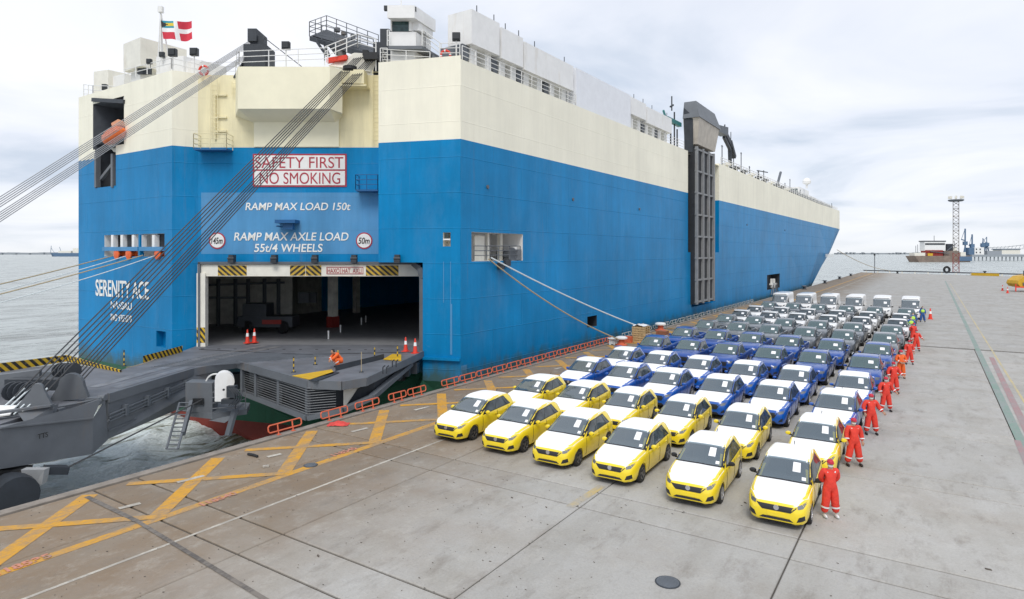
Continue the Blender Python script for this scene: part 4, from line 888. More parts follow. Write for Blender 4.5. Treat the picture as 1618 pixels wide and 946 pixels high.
# deck furniture on the ramp
mb = MB(); 
for (x0, y0_, x1, y1_) in ((470,596,540,586),(560,580,600,573)): pass
mb.extr([PG(462,594,ZR+.03), PG(490,600,ZR+.03), PG(528,590,ZR+.03), PG(524,584,ZR+.03)], (0,0,.03)); mb.build('yellow_plate', M['yellow_paint'], ramp)
mb = MB(); mb.extr([PG(606,568,ZR+.03), PG(634,570,ZR+.03), PG(634,561,ZR+.03), PG(620,560,ZR+.03)], (0,0,.05)); mb.build('yellow_plate', M['yellow_paint'], ramp)
mb = MB(); a, b, c2 = PG(530,586,ZR), PG(606,567,ZR), PG(668,556,ZR); mb.extr([a, b, b+Vector((0,0,.3)), a+Vector((0,0,.3))], W(0,.2)); mb.extr([PG(488,601,ZR+.02), PG(530,587,ZR+.02), PG(536,589,ZR+.02), PG(500,603,ZR+.02)], (0,0,.04)); mb.build('coaming', M['grey_dark'], ramp)
mb = MB()
for (x, y) in ((605,590),(620,580)):
    for k in range(2): p = PG(x+k*6, y, ZR); mb.path([p, p+Vector((0,0,.35)), p+W(.12,0,.0)+Vector((0,0,.45))], .035, 5)
mb.build('cleat', M['grey_dark'], ramp)
mb = MB()
for k in range(14):
    t = k/13; a = PG(320+t*335, 551+t*1.5, ZR+.01); mb.obb(a, W(.09,0), W(0,.04), (0,0,.012))
a, b = PG(315,552,ZR), PG(480,560,ZR); mb.bar(a+Vector((0,0,.01)), b+Vector((0,0,.01)), .09, .02); mb.bar(b+Vector((0,0,.01)), PG(660,556,ZR+.01), .09, .02)
a, b = PG(330,541,ZR), PG(440,535,ZR); mb.build('hinge_gap', M['blackish'], ramp)
# cross treads on the deck plating
mb = MB()
for k in range(22):
    t = k/21; a, b = PG(238+t*120, 580-t*24, ZR), PG(340+t*200, 577-t*16, ZR)
    mb.bar(a+Vector((0,0,.012)), b+Vector((0,0,.012)), .05, .03)
mb.build('tread_bars', M['grey_mid'], ramp, fix=False)

# lashing cables of the ramp, two bundles of five each side
def sag(a, b, s, n=8): return [a.lerp(b, i/n) - Vector((0,0,4*s*(i/n)*(1-i/n))) for i in range(n+1)]
for k in range(5):
    MB().path([Pt(575-k*3.5, 88+k*.6, 46.3), Pt(61-k*9.5, 632-k*1.5, 27.2-.15*k)], .03, 6).build('ramp_cable', M['cable'], ship)
    MB().path([Pt(597-k*3.5, 88+k*.6, 46.2), Pt(133-k*9.8, 598+k*3, 29.6-.1*k)], .03, 6).build('ramp_cable', M['cable'], ship)
for k in range(5):
    MB().path([Pt(396, 63+k*1.9, 46.2), Pt(-480, 611+k*6.5, 22.0)], .022, 6).build('ramp_cable', M['cable_pale'], ship)
    MB().path([Pt(398, 79+k*1.9, 46.2), Pt(-480, 644+k*6, 22.0)], .022, 6).build('ramp_cable', M['cable_pale'], ship)
mb = MB()
for k in range(5):
    mb.tube(Pt(75-k*9, 613, 27.1), Pt(31-k*9.6, 655, 26.0), .035, 5)
mb.build('cable_tail', M['rope_white'], ramp, fix=False)

# mooring ropes
def rope(a, b, s, r, mat, lab, n=18):
    return tag(MB().path(sag(a, b, s, n), r, 6).build('mooring_rope', mat, smooth=True, fix=False), lab, 'rope', 'mooring ropes')
rope(PL(178, 404, P7, P5, .1), Pt(-300, 512, 36), .2, .045, M['rope_tan'], 'uppermost of the four stern mooring ropes leading left from the port quarter')
rope(PL(200, 404, P7, P5, .1), Pt(-300, 526, 36), .3, .035, M['rope_white'], 'second from top of the four stern mooring ropes leading left')
rope(PL(226, 403, P7, P5, .1), Pt(-300, 535, 36), .2, .045, M['rope_tan'], 'third from top of the four stern mooring ropes leading left')
rope(PL(244, 404, P7, P5, .1), Pt(-300, 541, 36), .5, .035, M['rope_white'], 'lowest and palest of the four stern mooring ropes leading left')
BOL = PG(982, 545, 0); CRT = PG(1013, 540, 0)
rope(Q(776, 407, .3), CRT+Vector((-.3,.6,1.25)), .25, .055, M['rope_white'], 'bright white mooring rope from the quarter opening to the bollard beside the pallet stack')
rope(Q(772, 409, .3), BOL+Vector((0,0,.4)), .55, .05, M['rope_tan'], 'sagging tan mooring rope from the quarter opening to the nearest bollard')
rope(SL(-2, 203, 9), W(160, 262, .4), 1.8, .09, M['rope_tan'], 'thin head line from the bow to the far quay corner')

# things standing on the ramp
def cone(p, h, lab, group='traffic cones on the stern ramp', label_cat='traffic cone'):
    t = thing('traffic_cone', lab, label_cat, p, 0, group); s = h/1.0
    def lw(prof, name, mat):
        mb = MB(); mb.lathe([(r*s, z*s) for r, z in prof], p, n=14); return mb.build(name, mat, t, smooth=True)
    b = MB(); b.box(p.x-.21*s, p.x+.21*s, p.y-.21*s, p.y+.21*s, p.z, p.z+.05*s); b.build('base', M['red_cone'], t)
    lw([(.16,.05),(.045,.96),(.03,1.0)], 'cone_body', M['red_cone']); lw([(.110,.50),(.079,.74)], 'reflective_band', M['refl_white'])
    return t
cone(PG(391,542,ZR), 1.02, 'left one of the two red cones standing inside the stern doorway'); cone(PG(402,541,ZR), 1.05, 'right one of the two red cones standing inside the stern doorway')
cone(PG(641,555,ZR), .98, 'left one of the two red cones at the starboard edge of the ramp'); cone(PG(656,558,ZR), 1.0, 'right one of the two red cones at the starboard edge of the ramp')
for (x, y, h, lab) in ((464,588,.88,'striped post at the outer corner of the ramp platform'), (592,568,.75,'striped post beside the yellow plate near the middle of the ramp edge'), (628,567,.85,'striped post standing on the right yellow plate of the ramp'), (498,576,.5,'short faint striped post on the ramp left of the crouching worker'), (571,588,1.15,'thin pale pole at the ramp edge right of the crouching worker'), (534,574,.8,'striped post behind the crouching worker'),
                     (196,578,.95,'striped post beside the ship side at the port edge of the ramp')):
    t = thing('marker_post', 'thin '+lab if 'striped' in lab else lab, 'marker post', PG(x, y, ZR), 0, 'marker posts on the ramp')
    p = PG(x, y, ZR); MB().tube(p, p+Vector((0,0,h)), .035 if 'striped' in lab else .02, 8).build('pole', M['hazard_fine'] if 'striped' in lab else M['rope_tan'], t)
    MB().lathe([(.14,0),(.12,.04),(.05,.05)], p, n=10).build('foot', M['lamp_dark'], t)
mb = MB(); a, b = PG(200,580,ZR+.7), PG(246,566,ZR+.7); mb.path(sag(a, b, .08), .02, 5); tag(mb.build('barrier_rope', M['rope_tan']), 'thin slack rope strung beside the port edge of the ramp', 'rope')
for (x, y, D, lab) in ((519,506,50,'nearer white post on the car deck in front of the red pillar foot'), (538,500,54,'farther white post on the car deck beside the red pillar foot'), (571,487,60,'white post on the dark car deck toward the right'), (578,482,62,'rearmost white post on the dark car deck')):
    p = Pt(x, y+8, D); p.z = ZG; tag(MB().tube(p, p+Vector((0,0,.65)), .06, 8).build('deck_post', M['refl_white']), lab, 'post', 'posts on the car deck')

mb = MB()
for k in range(3):
    a, b = PG(360,574,ZR-.42), PG(250,598,ZR-.42); mb.tube(a+W(.2,-.2,-.1*k), b+W(.2,-.2,-.1*k-.05), .025, 5)
mb.build('hose', M['blackish'], ramp)
M['worn_steel'] = paint('worn_steel', (.27,.27,.28), .45, metal=.3, var=.35, scale=1.5, dirt=(.16,.10,.06), dirt_amt=.5)
for off in (-1.2, 1.2):
    pts = [W(*VP(430, 45.6), ZR+.012), PG(330,566,ZR+.012), PG(235,592,ZR+.012), PG(165,612,ZR+.012)]
    mb = MB()
    for a, b in zip(pts, pts[1:]): n = (b-a).cross(Vector((0,0,1))).normalized(); mb.quad(a+n*(off*.5-.28), b+n*(off*.5-.28), b+n*(off*.5+.28), a+n*(off*.5+.28))
    mb.build('wheel_track', M['worn_steel'], ramp, fix=False)
# ------------------------------------------------------------------ quay, water
XQ = -23.7
YEND = lambda x: 295-.52*(x+23.7)
def concrete(name, base, brown=0.0, joints=False):
    m, nt, N, L, b = nodes_of(name); b.inputs['Roughness'].default_value = .82
    geo = N.new('ShaderNodeNewGeometry'); P = geo.outputs['Position']
    def noise_(scale, ms=(1,1,1), det=8, rg=.65, w=0):
        mp = N.new('ShaderNodeMapping'); mp.inputs['Scale'].default_value = ms; mp.inputs['Location'].default_value = (w, w*.7, 0); L.new(P, mp.inputs[0])
        n = N.new('ShaderNodeTexNoise'); n.inputs['Scale'].default_value = scale; n.inputs['Detail'].default_value = det; n.inputs['Roughness'].default_value = rg; L.new(mp.outputs[0], n.inputs['Vector']); return n.outputs['Fac']
    def rng(f, a, b_, c, d):
        r = N.new('ShaderNodeMapRange'); r.inputs['From Min'].default_value = a; r.inputs['From Max'].default_value = b_; r.inputs['To Min'].default_value = c; r.inputs['To Max'].default_value = d; L.new(f, r.inputs['Value']); return r.outputs[0]
    def mix(f, a, col, both=None):
        x = N.new('ShaderNodeMix'); x.data_type = 'RGBA'; L.new(f, x.inputs[0]); L.new(a, x.inputs[6])
        if col is None: L.new(both, x.inputs[7])
        else: x.inputs[7].default_value = (*col, 1)
        return x.outputs[2]
    rgb = N.new('ShaderNodeRGB'); rgb.outputs[0].default_value = (*base, 1); c = rgb.outputs[0]
    # iron-ore brown towards the water side
    sp = N.new('ShaderNodeSeparateXYZ'); L.new(P, sp.inputs[0])
    near = rng(sp.outputs[0], -10.5, -18.5, 0, 1)
    nn = noise_(.22, det=6, w=3); ad = N.new('ShaderNodeMath'); ad.operation = 'MULTIPLY_ADD'; ad.inputs[1].default_value = 1.5; L.new(nn, ad.inputs[0]); L.new(near, ad.inputs[2])
    c = mix(rng(ad.outputs[0], .75, 1.6, 0, .95), c, (.205, .142, .085))
    c = mix(rng(noise_(.55, (1,.5,1), w=9), .42, .68, .0, .42), c, (.27, .25, .21))
    c = mix(rng(noise_(1.3, (1,.4,1), 10, .75, 21), .52, .70, 0, .6), c, (.17, .145, .12))
    c = mix(rng(noise_(1.5, (1,.7,1), 12, .78, 33), .52, .72, 0, .42), c, (.52, .50, .45))
    c = mix(rng(noise_(16, (1,1,1), 5, .8, 61), .40, .66, 0, .30), c, (.20, .185, .165))
    c = mix(rng(noise_(5, (1,.8,1), 10, .8, 71), .56, .74, 0, .45), c, (.15, .125, .10))
    c = mix(rng(noise_(9, (1,1,1), 6, .7, 5), .62, .72, 0, .55), c, (.10, .09, .08))
    # tyre-wide faint dark tracks along the quay
    c = mix(rng(noise_(.9, (1,.05,1), 5, .6, 50), .60, .78, 0, .28), c, (.14, .135, .13))
    v = N.new('ShaderNodeTexVoronoi'); v.inputs['Scale'].default_value = 1.7; L.new(P, v.inputs['Vector'])
    c = mix(rng(v.outputs['Distance'], .05, .025, 0, .75), c, (.07, .065, .06))
    if joints:
        yy = N.new('ShaderNodeMath'); yy.operation = 'MODULO'; yy.inputs[1].default_value = 7.7; L.new(sp.outputs[1], yy.inputs[0])
        c = mix(rng(yy.outputs[0], .25, .12, 0, .5), c, (.1, .095, .09))
    oi = N.new('ShaderNodeObjectInfo'); rv = rng(oi.outputs['Random'], 0, 1, .93, 1.06)
    if joints: rv = rng(oi.outputs['Random'], 0, 1, 1, 1)
    s = N.new('ShaderNodeVectorMath'); s.operation = 'SCALE'; L.new(c, s.inputs[0]); L.new(rv, s.inputs['Scale']); L.new(s.outputs[0], b.inputs['Base Color'])
    bp = N.new('ShaderNodeBump'); bp.inputs['Strength'].default_value = .5; bp.inputs['Distance'].default_value = .015; L.new(noise_(6, det=10, rg=.75), bp.inputs['Height']); L.new(bp.outputs[0], b.inputs['Normal'])
    L.new(rng(noise_(.5, w=70), .4, .65, .88, .55), b.inputs['Roughness'])
    return m
M['concrete'] = concrete('concrete', (.42, .412, .392)); M['concrete_far'] = concrete('concrete_far', (.385, .380, .365), joints=True)
M['concrete_edge'] = paint('concrete_edge', (.25, .22, .19), .85, var=.3, scale=2, bump=.4)
quay = struct(MB().extr([(XQ,-60,-.06),(260,-60,-.06),(260,YEND(260),-.06),(XQ,YEND(XQ),-.06)], (0,0,-8)).build('quay', paint('joint_bed', (.10,.09,.08), .9, var=.3, scale=2), origin=(0,0,-.06)))
qt = MB(); YN = 64.4
qt.extr([(XQ+.45,YN,-.056),(80,YN,-.056),(80,YEND(80)-.5,-.056),(XQ+.45,YEND(XQ)-.5,-.056)], (0,0,.056)); qt.extr([(33.1,-60,-.056),(80,-60,-.056),(80,YN-.02,-.056),(33.1,YN-.02,-.056)], (0,0,.056)); qt.extr([(80.02,-60,-.056),(259,-60,-.056),(259,YEND(259),-.056),(80.02,YEND(80)-.5,-.056)], (0,0,.056))
qt.build('far_pavement', M['concrete_far'], quay)
# slabs with open joints
def slab_mesh(w, l):
    bm = MB(); c = .025; t = .056; hw, hl = w/2, l/2
    bm.add([(-hw,-hl,-t),(hw,-hl,-t),(hw,hl,-t),(-hw,hl,-t),(-hw,-hl,-c),(hw,-hl,-c),(hw,hl,-c),(-hw,hl,-c),(-hw+c,-hl+c,0),(hw-c,-hl+c,0),(hw-c,hl-c,0),(-hw+c,hl-c,0)],
           [(0,1,5,4),(1,2,6,5),(2,3,7,6),(3,0,4,7),(4,5,9,8),(5,6,10,9),(6,7,11,10),(7,4,8,11),(8,9,10,11)]); return bm.mesh('slab', M['concrete'])
ysl = []; y = 9.9-7.7*3
while y < YN-1: ysl += [(y, y+1.4), (y+1.4, y+7.7)]; y += 7.7
xs = [(XQ+.45,-19.6),(-19.6,-15.2),(-15.2,-9.1),(-9.1,-3.05),(-3.05,3.0),(3.0,9.0),(9.0,15.0),(15.0,21.0),(21.0,27.0),(27.0,33.1)]
cache = {}
for (x0, x1) in xs:
    for (y0_, y1_) in ysl:
        if (y0_ < 6 and x0 > 3) or y1_ < -2 or (x0 > 14 and y0_ < 12): pass
        y1c = min(y1_, YN)
        if y0_ >= YN: continue
        w, l = x1-x0-.04, y1c-y0_-.075; k = (round(w,3), round(l,3))
        if k not in cache: cache[k] = slab_mesh(w, l)
        o = bpy.data.objects.new('concrete_slab', cache[k]); COL.objects.link(o); o.parent = quay
        o.location = ((x0+x1)/2, (y0_+y1c)/2, .06 + random.uniform(-.003, .0)); 
# quay edge kerb and front
MB().extr([(XQ,-60,-.059),(XQ+.42,-60,-.059),(XQ+.42,YEND(XQ),-.059),(XQ,YEND(XQ),-.059)], (0,0,.10)).build('edge_kerb', M['concrete_edge'], quay)
def sheet(name, polys, mat, z=.004):
    mb = MB()
    for p in polys: mb.add([(x, y, z) for x, y in p], [tuple(range(len(p)))])
    return mb.build(name, mat, quay, fix=False)
def worn(name, col, thresh=.5, amt=.85, sc=1.6, under=(.27,.22,.17)):
    m, nt, N, L, b = nodes_of(name); b.inputs['Roughness'].default_value = .75
    geo = N.new('ShaderNodeNewGeometry'); fs = []
    for (k, ms, dt) in ((sc, (1,.35,1), 10), (sc*6, (1,.6,1), 8), (.35, (1,1,1), 3)):
        mp = N.new('ShaderNodeMapping'); mp.inputs['Scale'].default_value = ms; L.new(geo.outputs['Position'], mp.inputs[0])
        n = N.new('ShaderNodeTexNoise'); n.inputs['Scale'].default_value = k; n.inputs['Detail'].default_value = dt; n.inputs['Roughness'].default_value = .75; L.new(mp.outputs[0], n.inputs['Vector']); fs.append(n.outputs['Fac'])
    a1 = N.new('ShaderNodeMath'); a1.operation = 'MULTIPLY_ADD'; a1.inputs[1].default_value = .55; L.new(fs[1], a1.inputs[0]); L.new(fs[0], a1.inputs[2])
    a2 = N.new('ShaderNodeMath'); a2.operation = 'MULTIPLY_ADD'; a2.inputs[1].default_value = .45; L.new(fs[2], a2.inputs[0]); L.new(a1.outputs[0], a2.inputs[2])
    r = N.new('ShaderNodeMapRange'); r.inputs['From Min'].default_value = thresh+.47; r.inputs['From Max'].default_value = thresh+.66; r.inputs['To Max'].default_value = amt; L.new(a2.outputs[0], r.inputs['Value'])
    x = N.new('ShaderNodeMix'); x.data_type = 'RGBA'; x.inputs[6].default_value = (*col, 1); x.inputs[7].default_value = (*under, 1); L.new(r.outputs[0], x.inputs[0])
    r2 = N.new('ShaderNodeMapRange'); r2.inputs['From Min'].default_value = .35; r2.inputs['From Max'].default_value = .7; r2.inputs['To Max'].default_value = .5; L.new(fs[1], r2.inputs['Value'])
    y = N.new('ShaderNodeMix'); y.data_type = 'RGBA'; y.inputs[7].default_value = tuple(c*.45+.06 for c in col)+(1,); L.new(r2.outputs[0], y.inputs[0]); L.new(x.outputs[2], y.inputs[6]); L.new(y.outputs[2], b.inputs['Base Color']); return m
M['line_yellow'] = worn('line_yellow', (.62, .31, .02), .46, .85, 1.2); M['line_white'] = worn('line_white', (.62, .58, .50), .38, .92, 2.0, (.34,.31,.27))
M['line_green'] = worn('line_green', (.20, .30, .25), .42, .85, 1.2, (.30,.31,.31)); M['line_redd'] = worn('line_redd', (.36, .22, .22), .45, .8, 1.2, (.30,.30,.30)); M['mark_red'] = worn('mark_red', (.60, .24, .16), .48, .9, 5)
def strip(p, q, w): 
    d = Vector((q[0]-p[0], q[1]-p[1])).normalized(); n = Vector((-d.y, d.x))*w/2
    return [(p[0]-n.x,p[1]-n.y),(q[0]-n.x,q[1]-n.y),(q[0]+n.x,q[1]+n.y),(p[0]+n.x,p[1]+n.y)]
sheet('yellow_border_line', [strip((-19.15,-20),(-19.1,285),.34)], M['line_yellow'], .004)
leg1, leg2 = [], []
for i in range(-4, 22):
    y0_ = 9.9+4.45*i
    leg1.append(strip((-19.3,y0_),(-22.9,y0_+4.2),.5)); leg2.append(strip((-19.3,y0_+4.5),(-22.9,y0_+.9),.34))
sheet('yellow_hatching', leg1, M['line_yellow'], .008); sheet('yellow_hatching', leg2, M['line_yellow'], .012)
sheet('white_line', [strip((-17.35,-10),(-17.0,60),.11), strip((-17.0,60),(-17,282),.16)], M['line_white'])
sheet('yellow_dash', [strip((-9.35,17.4),(-9.3,19.6),.28)], worn('dash_yellow', (.52,.40,.18), .42, .9, 2, (.36,.36,.36)))
sheet('green_line', [strip((3.15,20),(3.5,215),.34)], M['line_green']); sheet('red_line', [strip((3.55,33),(3.85,60),.3), strip((2.95,20),(3.05,34),.22)], M['line_redd'], .008)
sheet('yellow_thin_line', [strip((4.15,33),(4.25,200),.12)], worn('thin_yellow', (.55,.45,.22), .45, .8, 2, (.36,.36,.36)))
sheet('construction_joint', [strip((-22.8,9.5),(-19.5,9.45),.16), strip((-19.5,9.45),(-8.4,8.6),.13), strip((-8.4,8.6),(-3,8.2),.08)], worn('joint_filler', (.09,.08,.072), .42, .85, 3, (.24,.21,.18)), .016)
# worn red stencil numbers beside the yellow line
def ground_text(s, x, y, h, rz, mat):
    cu = bpy.data.curves.new('stencil', 'FONT'); cu.body = s; cu.size = h; cu.extrude = .0; cu.offset = .015
    o = bpy.data.objects.new('stencil', cu); COL.objects.link(o); dg = bpy.context.evaluated_depsgraph_get(); me = bpy.data.meshes.new_from_object(o.evaluated_get(dg)); bpy.data.objects.remove(o); bpy.data.curves.remove(cu)
    me.materials.clear(); me.materials.append(mat); me.name = 'stencil_number'
    o = bpy.data.objects.new('stencil_number', me); COL.objects.link(o); o.parent = quay; o.location = (x, y, .08); o.rotation_euler = (0,0,rz)
for (px, py, s) in ((318,801,'118540'), (-10,912,'118535'), (527,722,'118545')):
    p = PG(px, py); ground_text(s, p.x, p.y, .42, math.radians(90), M['mark_red'])
# short white dashes and debris on the apron
dash = []
for (x, y) in ((-21.4,15.2),(-21.3,19.4),(-21.6,23.8),(-21.2,27.9),(-21.4,33),(-21.3,37.5),(-20.9,9.6),(-21.6,11.8)): dash.append(strip((x,y),(x+.12,y+random.uniform(.5,1.0)),.2))
sheet('white_dashes', dash, M['line_white'], .016)
for (px, py, r, lab) in ((1055,920,.28,'round dark manhole cover in the front right pavement'), (491,735,.24,'round rusty manhole cover on the yellow line below the barriers')):
    p = PG(px, py); t = thing('manhole_cover', lab, 'manhole cover', (p.x,p.y,0), 0, 'manhole covers')
    MB().lathe([(r*1.08,.0),(r*1.08,.012),(r,.014)], p, n=24).build('ring', M['grey_dark'], t); mb = MB(); mb.lathe([(r*.95,.004),(r*.95,.02)], p, n=24)
    for i in range(-4, 5):
        h = math.sqrt(max(0, (r*.85)**2-(i*r*.2)**2)); mb.box(p.x-h, p.x+h, p.y+i*r*.2-.02, p.y+i*r*.2+.02, .019, .028)
    mb.build('lid', M['grey_mid'], t)
# loose timber, rubber and splinters
mb = MB(); a, b = PG(392,719), PG(407,723); mb.path([a+Vector((0,0,.05)), a.lerp(b,.5)+Vector((.05,0,.07)), b+Vector((0,0,.05))], .05, 6); tag(mb.build('rubber_strip', M['blackish'], smooth=True), 'black curved rubber strip lying on the apron below the ramp', 'debris')
p = PG(420,738); tag(MB().obb(p+Vector((0,0,.04)), W(.10,.04), W(-.02,.06), (0,0,.03)).build('paper_scrap', M['line_white']), 'small white scrap lying on the brown apron near the yellow cross', 'debris')
gr = MB()
for i in range(1500):
    x, y = random.uniform(-23.2,-6 if i % 3 else 12), random.uniform(6, 40); s = random.uniform(.004, .011)**1.0 * (2.4 if i % 40 == 0 else 1)
    gr.obb((x, y, .004+s*.4), Vector((s*random.uniform(1,3),s*random.uniform(-1,1),0)), Vector((-s*.5,s,0)), (0,0,s*.4))
tag(gr.build('grit', paint('grit', (.13,.11,.09), .9, var=.4, scale=3), fix=False), 'dark grit and splinters scattered over the quay', 'grit', kind='stuff')

# water
def water_mat(name, foam=0.0, col=(.12,.14,.13)):
    m, nt, N, L, b = nodes_of(name); b.inputs['Roughness'].default_value = .16; b.inputs['IOR'].default_value = 1.33; b.inputs['Base Color'].default_value = (*col, 1)
    geo = N.new('ShaderNodeNewGeometry'); P = geo.outputs['Position']
    def noise_(scale, ms, det, rg=.6, dist=0.0):
        mp = N.new('ShaderNodeMapping'); mp.inputs['Scale'].default_value = ms; mp.inputs['Rotation'].default_value = (0,0,math.radians(-28)); L.new(P, mp.inputs[0])
        n = N.new('ShaderNodeTexNoise'); n.inputs['Scale'].default_value = scale; n.inputs['Detail'].default_value = det; n.inputs['Roughness'].default_value = rg; n.inputs['Distortion'].default_value = dist; L.new(mp.outputs[0], n.inputs['Vector']); return n.outputs['Fac']
    w1 = noise_(.35, (1,.45,1), 8, .62); w2 = noise_(.05, (1,.5,1), 4)
    ad = N.new('ShaderNodeMath'); ad.operation = 'MULTIPLY_ADD'; ad.inputs[1].default_value = 2.0; L.new(w2, ad.inputs[0]); L.new(w1, ad.inputs[2])
    bp = N.new('ShaderNodeBump'); bp.inputs['Strength'].default_value = 1.0; bp.inputs['Distance'].default_value = 1.7; L.new(ad.outputs[0], bp.inputs['Height']); L.new(bp.outputs[0], b.inputs['Normal'])
    r = N.new('ShaderNodeMapRange'); r.inputs['From Min'].default_value = .3; r.inputs['From Max'].default_value = .7; L.new(w1, r.inputs['Value'])
    x = N.new('ShaderNodeMix'); x.data_type = 'RGBA'; x.inputs[6].default_value = tuple(c*.75 for c in col)+(1,); x.inputs[7].default_value = tuple(c*1.3 for c in col)+(1,); L.new(r.outputs[0], x.inputs[0]); last = x.outputs[2]
    if foam:
        f1 = noise_(.5, (1,.22,1), 12, .72, 1.6); f2 = noise_(.13, (1,.5,1), 4, .5)
        mu = N.new('ShaderNodeMath'); mu.operation = 'MULTIPLY_ADD'; mu.inputs[1].default_value = .55; L.new(f2, mu.inputs[0]); L.new(f1, mu.inputs[2])
        rr = N.new('ShaderNodeMapRange'); rr.inputs['From Min'].default_value = .64; rr.inputs['From Max'].default_value = .80; rr.inputs['To Max'].default_value = foam; L.new(mu.outputs[0], rr.inputs['Value'])
        y = N.new('ShaderNodeMix'); y.data_type = 'RGBA'; y.inputs[7].default_value = (.80,.86,.86,1); L.new(rr.outputs[0], y.inputs[0]); L.new(last, y.inputs[6]); last = y.outputs[2]
        mr = N.new('ShaderNodeMapRange'); mr.inputs['To Min'].default_value = .12; mr.inputs['To Max'].default_value = .7; L.new(rr.outputs[0], mr.inputs['Value']); L.new(mr.outputs[0], b.inputs['Roughness'])
    L.new(last, b.inputs['Base Color']); return m
ZW = -5.0
M['water'] = water_mat('water', .45, (.15,.17,.16)); M['wash'] = water_mat('wash', 1.0, (.16,.15,.085))
wx0, wx1, wy0, wy1, st_ = -64.0, XQ-.05, -34.0, 40.0, .4
nx, ny = int((wx1-wx0)/st_), int((wy1-wy0)/st_)
wv = []
for j in range(ny+1):
    for i in range(nx+1):
        x = wx0+(wx1-wx0)*i/nx; y = wy0+(wy1-wy0)*j/ny
        e = min(1, (x-wx0)/6, (y-wy0)/6, (wy1-y)/6); e = max(0, e)
        a, b = x*.88+y*.47, -x*.47+y*.88
        h = noise.noise(Vector((a*.22, b*.09, 3)))*.75 + noise.noise(Vector((a*.7, b*.28, 9)))*.32 + abs(noise.noise(Vector((a*1.5, b*.6, 1))))*.2
        wv.append((x, y, ZW + .25*e + h*e))
wf = [(j*(nx+1)+i, j*(nx+1)+i+1, (j+1)*(nx+1)+i+1, (j+1)*(nx+1)+i) for j in range(ny) for i in range(nx)]
mb = MB(); mb.add(wv, wf); ws = struct(mb.build('churning_water', M['wash'], smooth=True, fix=False, sharp=3.0, origin=(0,0,0)))
# open sea as one sheet with real long waves near the ship, flat far out
rad = [0, 60, 75, 95, 125, 165, 220, 300, 420, 600, 900, 1500, 3000, 7000, 12000]
mb = MB(); c0 = (-44, 3)
inner = [(wx0,wy0),(wx1,wy0),(wx1,wy1),(wx0,wy1)]
XB = 12000
def wq(x0, x1, y0, y1): mb.add([(x0,y0,ZW),(x1,y0,ZW),(x1,y1,ZW),(x0,y1,ZW)], [(0,1,2,3)])
wq(-XB, wx0, -XB, XB); wq(wx0, wx1, -XB, wy0); wq(wx0, wx1, wy1, XB); wq(wx1, XB, -XB, wy0); wq(wx1, XB, wy0, wy1); wq(wx1, XB, wy1, XB)
struct(mb.build('sea', M['water'], fix=False, origin=(0,0,ZW)))

# ---- kerb barriers along the quay edge
def barrier(y0, y1, mat, lab, grp, x=XQ+.18):
    t = thing('edge_barrier', lab, 'barrier', (x, (y0+y1)/2, .04), 0, grp)
    z0, z1 = .16, .46; lean = -.1; P = lambda y, z: Vector((x+lean*(z/.5), y, z+.04))
    mb = MB(); r = .032; c = .07
    pts = [P(y0+c,z0), P(y0,z0+c), P(y0,z1-c), P(y0+c,z1), P(y1-c,z1), P(y1,z1-c), P(y1,z0+c), P(y1-c,z0), P(y0+c,z0)]
    mb.path(pts, r, 6); mb.build('rail_frame', mat, t, fix=False)
    for k in (.28, .72):
        y = y0+(y1-y0)*k; q_ = MB(); q_.tube(P(y, 0), P(y, z1), r, 6); q_.box(x-.08, x+.08, y-.08, y+.08, .042, .06); q_.build('post', mat, t, fix=False)
M['barrier_orange'] = paint('barrier_orange', (.62, .13, .06), .6, var=.2, scale=4, dirt=(.35,.2,.12), dirt_amt=.4); M['barrier_grey'] = paint('barrier_grey', (.42,.42,.40), .7, var=.25, scale=4, dirt=(.2,.15,.1), dirt_amt=.5)
ORD = ['first','second','third','fourth','fifth','sixth','seventh','eighth','ninth','tenth','eleventh','twelfth','thirteenth','fourteenth','fifteenth','sixteenth','seventeenth','eighteenth','nineteenth','twentieth','twenty-first','twenty-second','twenty-third','twenty-fourth','twenty-fifth','twenty-sixth']
by = [(16.8,18.5),(19.6,21.2),(21.7,23.3),(24.0,25.3),(25.45,26.9)] + [(28.3+1.7*i, 28.3+1.7*i+1.58) for i in range(14)]
for i, (a, b) in enumerate(by): barrier(a, b, M['barrier_orange'], f'{ORD[i]} orange-red kerb barrier counted from the stern ramp along the quay edge', 'orange barriers on the quay edge')
for i in range(20):
    a = 54+2.6*i; barrier(a, a+2.1, M['barrier_grey'], f'{ORD[i]} weathered grey kerb barrier counted from the pallet stack toward the bow', 'grey barriers on the quay edge')
# red cloth
p = PG(535,671); rg = MB(); n_ = 10; vs = []
for j in range(n_+1):
    for i in range(n_+1):
        u, v = i/n_-.5, j/n_-.5; r_ = math.hypot(u, v); vs.append(p+W(u*.95, v*.6)+Vector((0,0,.03+max(0,.5-r_)*.35+.06*noise.noise(Vector((u*6,v*6,2))))))
rg.add(vs, [(j*(n_+1)+i, j*(n_+1)+i+1, (j+1)*(n_+1)+i+1, (j+1)*(n_+1)+i) for j in range(n_) for i in range(n_)]); tag(rg.build('red_tarpaulin', paint('red_cloth', (.6,.06,.05), .8, var=.3, scale=6), smooth=True), 'crumpled red tarpaulin dropped beside the second orange barrier', 'tarpaulin')
